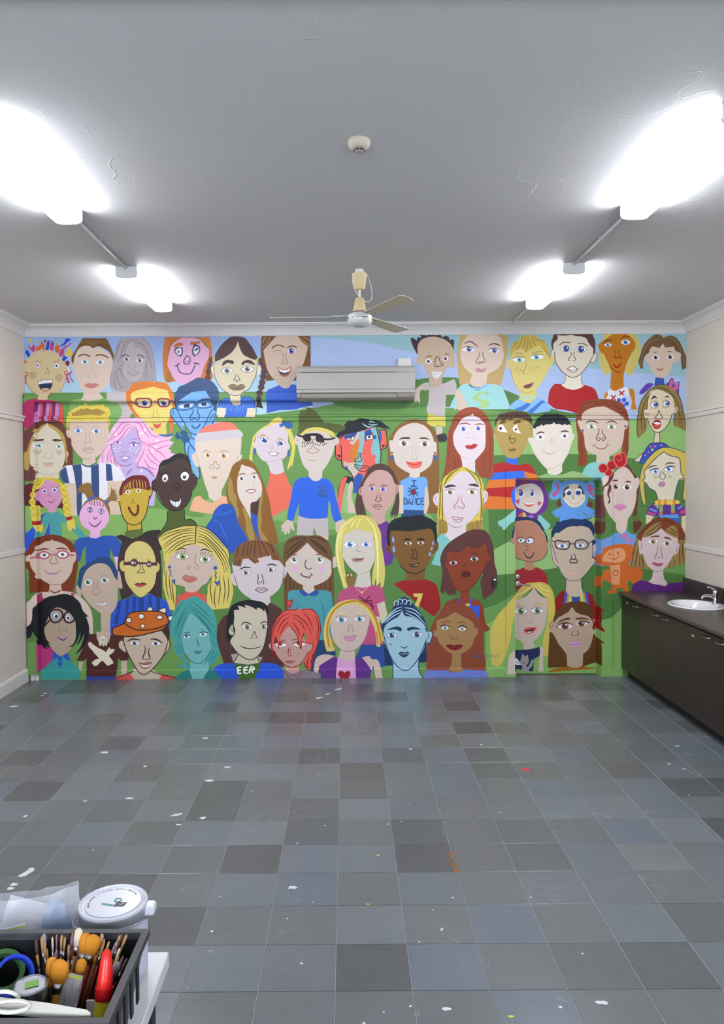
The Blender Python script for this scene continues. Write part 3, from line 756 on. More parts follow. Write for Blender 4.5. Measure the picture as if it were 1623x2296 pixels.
c f 86b8f2 64,143! 72,133 84,125! 95,131 103,133 117,122! 128,127 138,135 142,145! 138,148! 108,152! 95,148!
p f 3f72c6 97,133! 106,132! 100,141 90,147! 75,145! 80,142 90,138
p f 3f72c6 126,127! 133,132! 126,134 118,142 108,152! 98,148! 110,140
f f d8c878 69,45 70,35 85,25 110,22 130,28 138,40 141,50! 144,46 149,48 150,54 145,62 140,68! 136,76 130,88 122,100 115,108! 117,121! 110,128 103,133 95,131 84,125! 87,113! 80,106 75,97 71,85 68,72! 64,68 61,60 63,54 68,55!
h f cfb250 69,48! 67,36 72,30 72,24 82,19 90,10 100,10 112,9 122,16 132,21 131,23! 139,36 139,42! 141,52! 136,46 128,36 122,28! 114,30 104,36 96,41 92,36 88,33 84,35 75,38 71,50!
h t a88a38 1.8 90,12 88,22 82,32 75,37
h t a88a38 1.8 94,14 94,24 92,32 89,33
h t a88a38 1.8 98,14 99,24 98,34 96,41
h t a88a38 1.8 102,13 103,22 105,30 105,35
h t a88a38 1.8 107,13 110,22 115,29
h t a88a38 1.8 110,12 118,18 131,21
h t a88a38 1.8 124,29 132,38 138,46 141,55
h t a88a38 1.4 84,20 76,28 68,35
h t a88a38 1.4 73,24 82,20
w l b89c4c 2 77,44 82,42 89,43
w l b89c4c 2 109,43 116,40 126,39
e E 83,54 24,8 f0f2f6 6fb4c8 4.6 2a5a78 - 2,0
e E 116,49 26,9 f0f2f6 6fb4c8 5 2a5a78 -
i t b3944a 2 71,53 82,48 96,50
i t b3944a 2 103,49 115,44 129,45
n t b3944a 1.8 97,56 96,68 91,76 93,79 98,80
y d 8a7a40 .8 76,72 81,68 80,71 85,70 89,68 87,72 86,74 78,75 82,77 105,68 103,72 106,71 109,69 112,66 111,71 115,68 117,66 115,70 121,66 119,68 107,76 113,75 102,75
m f 78454f 91,103 98,99 106,97 111,94! 108,101 102,106 96,106
o l b0964e 1 68,70 72,86 77,100 86,110 96,114 108,112
r l b0964e 1 145,48 149,50 147,56 144,62
j p 9ed6d6 86,119 89,122 91,118 94,123 97,119 100,123 104,119 106,123 110,117 111,121 115,117 115,121 106,125 95,126 86,122
@1220,740|painted_portrait|short brown-haired boy portrait in a red top with outlined lips
c f ae1a22 32,99! 38,105 50,108.5 62,107 72,100! 84,103 92,108 96,116 99,126! 99,135 61,152! 40,146 20,143 7,133! 8,118 12,106 20,98
k f e2d9c8 37,80! 68,78! 68,95 72,101 62,107 50,108 40,106 32,100 37,94
r f ddd2c2 19,36 13,37 12,45 18,48!
r f ddd2c2 89,45! 94,40 96,46 93,56 88,60 84,58!
f f d8cebc 24,9 38,10 50,9 62,11 74,14 80,22 86,30 89,36 88,48 84,58 78,68 70,77 62,83 52,86 42,82 32,74 25,66 20,57 18,45 17,35 17,25 23,18
h f 55302f 18,7! 87,7! 92,18 93,30 92,42 89,46! 89,34 84,28 80,22 76,15 68,12 58,11 50,9 38,10 30,10 24,9! 24,17 18,23 16,30 18,36! 14,33 13,22
o l 5a3a40 1.3 18,40 21,58 26,67 34,77 44,84 52,86 62,83 72,74 82,60 88,48
o l 5a3a40 1 89,46 93,41 96,45 93,56 88,60 84,57
o l 5a3a40 1 16,36 13,38 12,45
o l 5a2c50 .9 38,82 38,93 34,98
o l 5a2c50 .9 68,78 68,95 72,101
e E 39,34 18,10 f0eef2 2f4590 5.4 2f4590 4a3030:.9 1,0
e E 67,35 19,11 f0eef2 2f4590 5.6 2f4590 4a3030:.9
w l 45291f 1.4 28,27 34,23 40,22 47,23
w l 45291f 1.4 61,25 68,24 74,26 79,29
n l 5a3a38 1.3 49,41 48,48 44,52 44,55 47,55
n l 5a3a38 1.3 54,40 54,48 57,52 56,55 53,55
m f ece4d8 42,71! 48,67 53,66 61,71! 56,76 50,76
m l 5a3a3a 1.2 42,71! 48,67 53,66 61,71! 56,76 50,76 42,71!
m l 5a3a3a 1 43,72 52,73 61,71
@1220,740|painted_portrait|orange-brown faced woman portrait with blonde hair and flower-print white top
h f c8b868 108,6! 165,6! 170,15 174,22 176,32 174,45 172,58 166,68 160,80 154,82! 147,77! 121,76! 115,81 110,81 104,70 99,52 100,40 105,25
f f b87208 127,6! 149,6! 158,13 164,20 166,28 163,38 160,40 156,48 150,60 147,72 145,78! 144,94 145,103! 135,110 128,112 122,108 120,104! 122,76! 117,62 112,52 109,44 103,41 99,32 99,26 105,21 115,14
a f c07a10 115,112 110,116 109,125! 112,125! 117,116
c f dcdce4 115,112 121,107! 128,111 136,108 146,103! 152,106 154,112! 154,120 155,142 140,142! 112,126! 116,118
a f c07a10 154,107 160,107 164,112 165,125 166,136 169,143! 165,145 158,143 160,130 156,118
c f b8c8ea 146,117 152,121 155,130 158,142! 140,142! 144,130
p l b01838 2.4 122,119 129,127
p l b01838 2.4 130,119 122,127
p l b01838 2.4 137,111 144,118
p l b01838 2.4 145,111 137,118
p d 2f5ac8 4.2 136,128 145,127 143,138 150,134
p d c86a90 3.6 141,134
e E 116,27 14,7 eef0f6 6a8ad0 3.2 1a1a60 -
e E 148,22 17,10 eef0f6 5a8ad8 4.4 141a50 -
w t 5a1a10 1.8 107,25 114,19 124,19
w t 5a1a10 1.8 140,16 147,11 156,13
n l 6a1a10 1.1 129,36 130,44 128,49
n l 6a1a10 1.1 136,35 136,45 139,48
n l 6a1a10 1 131,50 129,52 127,51 128,49 131,50 137,50 139,52 141,50 139,48 137,50
m f a8180f 126,60 130,65 136,64 139,59 140,63 136,68 131,69 127,66
o t 6a1a10 1.4 119,64 126,72 134,77 141,76
@1380,740|painted_portrait|brown bob-haired smiling portrait with blue turtleneck at the mural's top right
k p 2f55a8 73,85 88,87 89,101 70,101
c f 5a3aa8 43,114 50,104 58,97 66,97 69,99! 60,108 48,117
c f 5a3aa8 92,99 98,95 110,98 115,106 115,117! 108,108
h f 6d5030 42,55 45,45 50,30 58,18 68,10 76,8 83,10 86,14! 92,12 100,10 110,14 118,24 124,38 129,52 129,69! 121,72! 118,50 116,41! 110,38! 86,30! 60,43! 54,46 50,58 50,69! 46,71! 42,60
f f d2bca9 60,42 66,30 80,32! 86,24! 90,32! 105,29! 110,41! 118,42 118,52 112,58 106,60 103,62 100,75 95,82 89,84! 88,88! 73,86! 72,82 64,72 62,62 55,58 53,50 56,45
h p 6d5030 66,29 86,17 86,24 80,33
h p 6d5030 86,17 105,26 105,30 90,32 86,24
h t 94744a 1.5 56,24 64,15 74,10
h t 94744a 1.5 47,50 56,30 70,18 84,17
h t 94744a 1.5 88,16 100,14 112,24 120,40
h t 94744a 1.5 125,62 124,50
h t 94744a 1.5 46,66 46,55
h t 94744a 1 74,30 80,24
h t 94744a 1 94,30 92,24
e E 73,50 14,9 f2eef2 2b1c1e 3.6 120c0e -
e E 99,49 14,9 f2eef2 2b1c1e 3.6 120c0e -
w f 8a6a3e 68,41 75,39 76,40 70,42
w f 8a6a3e 93,40 98,38 103,40
n t b89c8a 1 78,60 80,64 86,63 85,58
m f b06a58 74,69! 82,71 88,68! 86,72 82,74 77,73
''')
mural('''
@40,900|painted_portrait|pale face with heart-shaped cheeks and centre-parted maroon and gold hair
h f 6b3a36 45,34 53,36 63,33 75,36 84,44 92,58 98,72 100,95 100,119! 60,122! 38,125! 36,145! 15,145! 12,120 10,95 10,62 18,50 30,42
f f d9d0bb 53,39! 58,45 68,52 76,62 81,72 85,85 86,100 84,112 80,122 74,130! 75,140! 37,140! 38,128! 31,120 24,117 22,108 22,92 24,80 29,70 33,62 42,50 50,43
r e d9d0bb 89,96 3,6
h f b89a50 52,40! 42,45 32,55 24,68 18,85 15,100 16,120 18,127! 21,118 22,108 22,92 25,78 32,64 42,51
h f b89a50 54,40! 66,45 76,52 84,62 88,78 90,100 90,112! 88,113! 86,98 83,76 76,62 66,52 57,46
w f 5a3a2e 31,73 38,69 46,68 47,71 40,72
w f 5a3a2e 63,71 66,68 74,69 80,70 79,72 68,73
e E 39.5,80.5 11,7 f2f2f2 4fa8b0 3 1d4a66 -
e E 75,82 11,7 f2f2f2 4fa8b0 3 1d4a66 -
i t a09488 .7 34,77 33,74
i t a09488 .7 38,75 37,72
i t a09488 .7 42,75 42,72
i t a09488 .7 45,77 47,74
i t a09488 .7 70,79 69,76
i t a09488 .7 74,78 74,75
i t a09488 .7 78,79 79,76
s f c8b5a2 37,97! 33,92 33,88 36,88 38,90! 41,88 44,89 43,93
s f c8b5a2 74,98! 70,93 70,89 73,88 75,90! 78,88 80,90 79,95
n t a89c8c 1.1 52,88 50,95 46,101 49,104 55,103 58,104 62,103 64,100 61,94 60,89
m f c8b0a2 45,113 50,110 55,111 61,110 66,113 62,118 54,119 48,117
o l b0a898 .8 39,129 48,133 58,134 70,131 74,128
o t b0a898 .8 35,111 38,116
o t b0a898 .8 76,114 74,119
@200,900|painted_portrait|lilac-faced girl portrait with flowing pink star-sprinkled hair
h f f0bfe0 78,31! 70,29 58,31 50,38 42,48 36,60 30,74 24,90 20,100 14,111! 20,113! 40,115 50,120 58,135 62,145! 120,142! 126,128 135,110 160,97! 147,93! 150,89! 144,87! 154,74! 145,71! 153,63! 140,65 128,62 116,54 106,42 98,34 88,29
q f c5b0dd 50,100 55,112 60,130! 66,150! 80,190! 118,190! 122,142 118,134 110,124 100,119 88,120! 86,110
f f c3aedb 78,47 72,56 62,66 50,72 42,76 38,82 41,92 45,102 50,110 58,116 66,117 76,114 85,105 92,96 96,82 95,72 90,62 84,50
h t d070a8 2 78,45 68,52 60,64 45,76 30,80
h t d070a8 2 76,42 66,44 56,58 40,68 30,76
h t d070a8 2 74,37 60,40 50,52 38,66
h t d070a8 2 80,44 87,52 90,66 96,74 110,77
h t d070a8 1.8 82,37 93,42 100,55 110,66
h t d070a8 2 96,35 106,50 115,62 128,65
h t d070a8 1.6 32,80 25,92 24,104 26,112
h t d070a8 1.6 38,88 34,98 33,110
h t d070a8 1.6 40,92 39,104 41,113
h t d070a8 2 46,100 46,110 52,120 58,128
h t d070a8 1.8 96,79 110,79 126,75 145,70
h t d070a8 1.8 104,79 116,84 124,87 135,82 150,80
h t d070a8 1.8 107,82 110,92 120,104 130,112
h t d070a8 1.8 101,82 98,95 92,105 88,114 89,124
h t d070a8 1.8 118,90 128,92 140,104
h t d070a8 1.8 104,95 110,106 118,112 127,117
h t d070a8 1.8 100,104 106,116 115,122 124,124
h t d070a8 1.6 104,112 110,124 120,132
e E 52,75 13,5 ffffff 8a68b0 2.6 4a3070 -
e E 81,79 14,5 ffffff 8a68b0 2.8 4a3070 -
i t 5a3f96 2 73,78 80,75 86,76 93,77
i t 5a3f96 1.4 45,77 48,73 56,74
y s ffffff 1.9 46,81 53,80 56,83 48,85 44,86 54,86 47,89 51,91 74,86 77,83 83,85 90,85 75,89 80,89 87,89 85,92
n l 6a4a80 .8 62,91 64,93
n l 6a4a80 .8 66,93 68,92
n l 6a4a80 .7 62,97 64,98 66,97
w d 5a3a68 .9 77,69 81,68 85,68
m f f2e6f2 60,102! 66,99 72,102! 66,104
m l 6a4a80 1 57,102 63,100 66,101 68,100 74,103
m l 6a4a80 1 59,106 64,109 70,106
o l 5a4080 1 40,78 42,92 46,104 52,113 60,117 70,117 77,113
o t 6a4aa0 2 87,119 100,121 110,128 121,140
o t 6a4aa0 1.6 80,122 72,128 69,135
p s ffffff 4 46,52 49,61 93,58 97,58 101,52 124,71 121,83 115,92 95,127
@40,900|painted_portrait|spiky yellow-haired man portrait in a navy and white striped shirt
c f e9e7ee 78,126! 87,117 99,116! 118,113! 124,118 133,118 147,112! 170,113 185,122 193,135 196,144! 165,147! 164,208! 107,208! 105,149! 84,148! 78,138!
p f 33507f 78,126! 87,118! 90,130 94,149! 84,148! 78,138
p p 33507f 99,116 115,114 117,130 117,160 116,208 108,208 105,149 103,135
p p 33507f 133,119 147,113 148,140 148,208 137,208 134,150
p p 33507f 160,113 170,115 173,144 161,145
p l 33507f 2.2 117,114 124,118 133,118 141,113
a p d9c4ae 84,149 105,149 107,165 107,208 89,208 89,165
a p d9c4ae 163,146 190,144 188,206 164,206
f f d8c3b3 94,30! 94,52! 89,52 88,58 91,65 97,68 98,80 104,91 112,100 118,104! 118,113! 128,117 142,111! 141,103! 150,96 158,83 165,66 166,50 165,30!
h p e3cd58 89,45 88,33 92,26 91,19 97,20 96,16 101,15 104,10 110,11 112,7 117,8 121,4 126,3 128,9 135,6 139,8 142,5 148,7 155,5 160,11 165,11 167,16 169,22 165,27 168,40 166,47 164,36 94,36 94,46 91,52
h t d08a20 2.4 91,52 92,40
h t d08a20 2.2 165,52 164,34
h t d08a20 1.8 160,24 166,20
h t d08a20 1.8 133,10 134,6
h t d08a20 1.8 103,13 105,10
h p a88a48 98,26 99,20 105,20 108,16 112,16 115,13 122,14 126,12 132,15 138,15 143,13 150,15 160,20 155,23 148,26 135,24 120,25 108,26
h l b09a40 .9 98,33! 102,33! 104,31! 108,33! 112,31! 114,33! 120,31!
h l b09a40 .9 132,30! 134,33! 136,30! 138,33!
h l b09a40 .9 144,30! 147,33! 150,30! 153,32!
w l b88880 1 103,49 108,46 113,46 117,47
w l b88880 1 134,49 138,46 143,45 147,47
e E 110,53 14,8 f6f8fc 5a90dc 4 2a50a0 -
e E 142,54 15,8 f6f8fc 5a90dc 4 2a50a0 - 1,0
n l bd998c 1.1 125,57 124,68 121,73 122,76 127,77
n l bd998c 1.1 131,57 131,68 134,73 132,76 129,76
n d bd998c .9 125,73 131,73
m l b88a7e 1.1 118,88! 123,84 127,86 131,84 138,87! 132,93 125,92 118,88!
m l b88a7e 1 118,88 137,87
o l b89082 1 98,80 106,93 116,103 126,105 133,104
r l b89082 1 92,57 92,62 96,64
@360,880|painted_portrait|blue man portrait with dark blue cap-like hair and narrow eyes
h f 3a5580 30,-3! 33,-10 45,-15 58,-22 68,-27 85,-24 95,-19 104,-7 106,2! 108,4! 104,6! 107,10! 105,14! 103,20 102,34! 95,34! 60,20! 30,34! 26,25 25,13 27,0
q f 78b0ea 55,72! 66,76! 70,86 66,100 66,130 71,150! 70,155! 66,155! 58,140 52,120 45,105 45,95 50,88!
r f 78b0ea 30,30 22,29 18,34 18,40 23,47 32,60 42,70! 38,50
r f 78b0ea 100,34 95,33 88,42 82,55 80,70! 92,66 99,50
f f 78b0ea 36,13! 48,5 60,-1 82,-3! 88,8 92,16 96,25 93,38 88,48 82,58 78,68 72,74! 66,77 58,75 53,72 47,62 42,52 36,42 31,34 29,25 30,17
o l 2f5080 1.7 28,30 22,29 18,34 18,40 24,50 36,64 44,74 52,88
o l 2f5080 1.7 101,35 98,46 94,58 88,66 80,70
o l 2f5080 1.7 29,30 35,42 43,56 50,68 56,74 66,77
o l 2f5080 1.7 93,32 86,46 80,60 75,66
o l 2f5080 2 44,92 44,105 47,115 54,125
o l 2f5080 2 50,88 58,100 64,106
o l 2f5080 1.8 55,76 56,82 62,86
o l 2f5080 1.8 52,97 50,110 55,140 58,150
o l 2f5080 2 71,136 71,155 65,157
o l 2f5080 1.6 24,33 22,36 24,39
o l 2f5080 1.6 96,40 92,46 90,50
e l 2f4f80 2 33,18 44,17 56,16 63,18 62,26 50,31 36,32 30,29 31,22 33,18
e1 l 2f4f80 2 66,28 67,18 74,14 86,13 93,17 93,25 84,28 66,28
e f f4f2fa 33,25! 40,22 50,20 60,21! 55,26 45,28 37,28
e p 2f4878 42,22 53,20 53,27 42,28
e1 f f4f2fa 68,22! 75,19 82,18 90,21! 84,24 75,26
e1 p 2f4878 74,19 83,18 83,24 75,25
w f 2f4870 68,18 74,12 88,11 91,15 80,15
n l 2f5080 2 60,31 58,38 54,43 54,49 58,50
n l 2f5080 2 68,31 67,36 70,41 70,48 66,50
n l 2f5080 1.4 58,46 61,47 62,49 64,46
m l 2f5080 2.6 57,60 60,64 65,65 69,62 72,58
a p 2a5a8a 28,73 27,79 24,78 28,84 33,85 38,84 39,88 44,93 50,90 55,84 50,79 48,76 50,74 44,68 42,72 39,68 38,72 35,70 36,75 41,82 33,76 32,72
@360,880|painted_portrait|pale bald-sided portrait in a coral cap with grey band
c f ecb48c 53,215! 56,202 62,191 72,188! 80,196 90,200 98,199 104,190! 106,188! 118,189 121,196 122,203! 110,205 100,212 95,221! 70,218
k p e2cfbf 84,172 112,172 110,192 98,198 88,192
f f e2cfbf 63,90! 90,80 120,78 147,82! 147,95 145,115! 148,113 147,120 143,124 136,128! 130,140 124,152 118,164 112,176 104,185 95,186 86,180 80,165 76,150 72,135 66,135 60,128 57,118 58,112 64,110! 63,100
t f f4806c 69,74! 75,66 85,60 100,56 115,53 128,55 136,60 143,69! 120,69 90,72
t f d0c8cc 69,74! 100,71 130,68 143,68 150,76 149,80 147,82! 120,85 90,88 63,90! 62,84 65,78
w t a08868 1.4 75,111 82,106 92,108
w t a08868 1.4 108,109 116,106 125,109
e E 86,114 14,8 f2eeee c09a50 4 6a3a20 -
e E 115,115 18,9 f2eeee c8a050 4.6 6a3a20 -
n l a08868 1.1 98,124 97,130 90,133 89,137 93,139
n l a08868 1.1 101,124 102,130 107,133 106,138 101,139
n l a08868 1 95,135 97,138 99,135
m f c8a882 92,154 97,152 104,154 98,158
m t a8884a 1.2 90,154 97,155 105,154
o l b09a80 .9 64,112 68,125 73,140 78,158
o l b09a80 .9 141,116 137,126 128,145
@540,900|painted_portrait|blonde portrait with big blue bow, gritted teeth and coral halter top
h f e2d068 50,42! 58,33 66,29 72,30 78,36 88,46 92,54 96,66 99,80 97,100 94,115 92,119! 90,116! 88,122! 84,124! 86,115 90,100 93,85 90,75 87,62! 60,42! 30,57! 25,68 23,80 21,95 21,110! 15,105! 17,92 20,75 22,65 30,55 40,47
c f ee7058 53,126! 60,132 70,133 79,127! 84,140 88,150 94,157! 92,175 89,186 84,195 74,201 57,210! 48,190 44,165 50,150
f f dccdd2 70,40 60,41 50,46 40,50 32,55 28,62 26,72 22,77 23,83 28,87 28,92! 33,100 38,106 45,109! 50,117 53,126! 56,131 66,133 75,130 79,127! 77,118 75,106! 82,101 84,95 85,89! 89,85 89,79 86,74 86,62 82,52
o l b8a8b0 .9 33,100 40,108 50,110 65,107 78,104 83,98
z f 3562b0 71,46 70,42 74,40 75,35 80,36 82,39 88,36 93,40 94,46 90,49 85,50 80,46 77,44 75,47
w f c8a468 33,65 37,60 43,60 46,63 40,62
w f c8a468 65,70 70,67 76,68 77,71 70,69
e f ffffff 34,69 38,66 46,68 49,73 45,76 38,74
e f 2f4f98 35,67 42,67 48,72 46,75 40,74 36,70
e d 1f2f60 1.8 42,71
e d ffffff 2 38,69
e1 f ffffff 66,76 72,72 79,76 76,81 69,81
e1 f 2f4f98 66,76 72,73 77,77 74,80 68,80
e1 d ffffff 1.4 69,77
i l 3a3a60 .7 33,66 32,64
i l 3a3a60 .7 38,65 37,63
i l 3a3a60 .7 42,66 42,63
i l 3a3a60 .7 46,68 48,66
i l 3a3a60 .7 49,69 50,66
i l 3a3a60 .7 66,74 65,71
i l 3a3a60 .7 70,73 70,70
i l 3a3a60 .7 74,73 75,70
i l 3a3a60 .7 79,75 81,73
n t b8a8ac 1.2 55,75 53,84 56,87 59,85 56,76
m f b0a0a8 49,94 55,91 60,93 66,92 70,95 64,100 57,99
m p f8f6f8 51,94 58,93 66,94 64,97 58,98
j e 3562b0 25.5,91 1.8,6
j e 3562b0 87,95 2,6 -12
''')
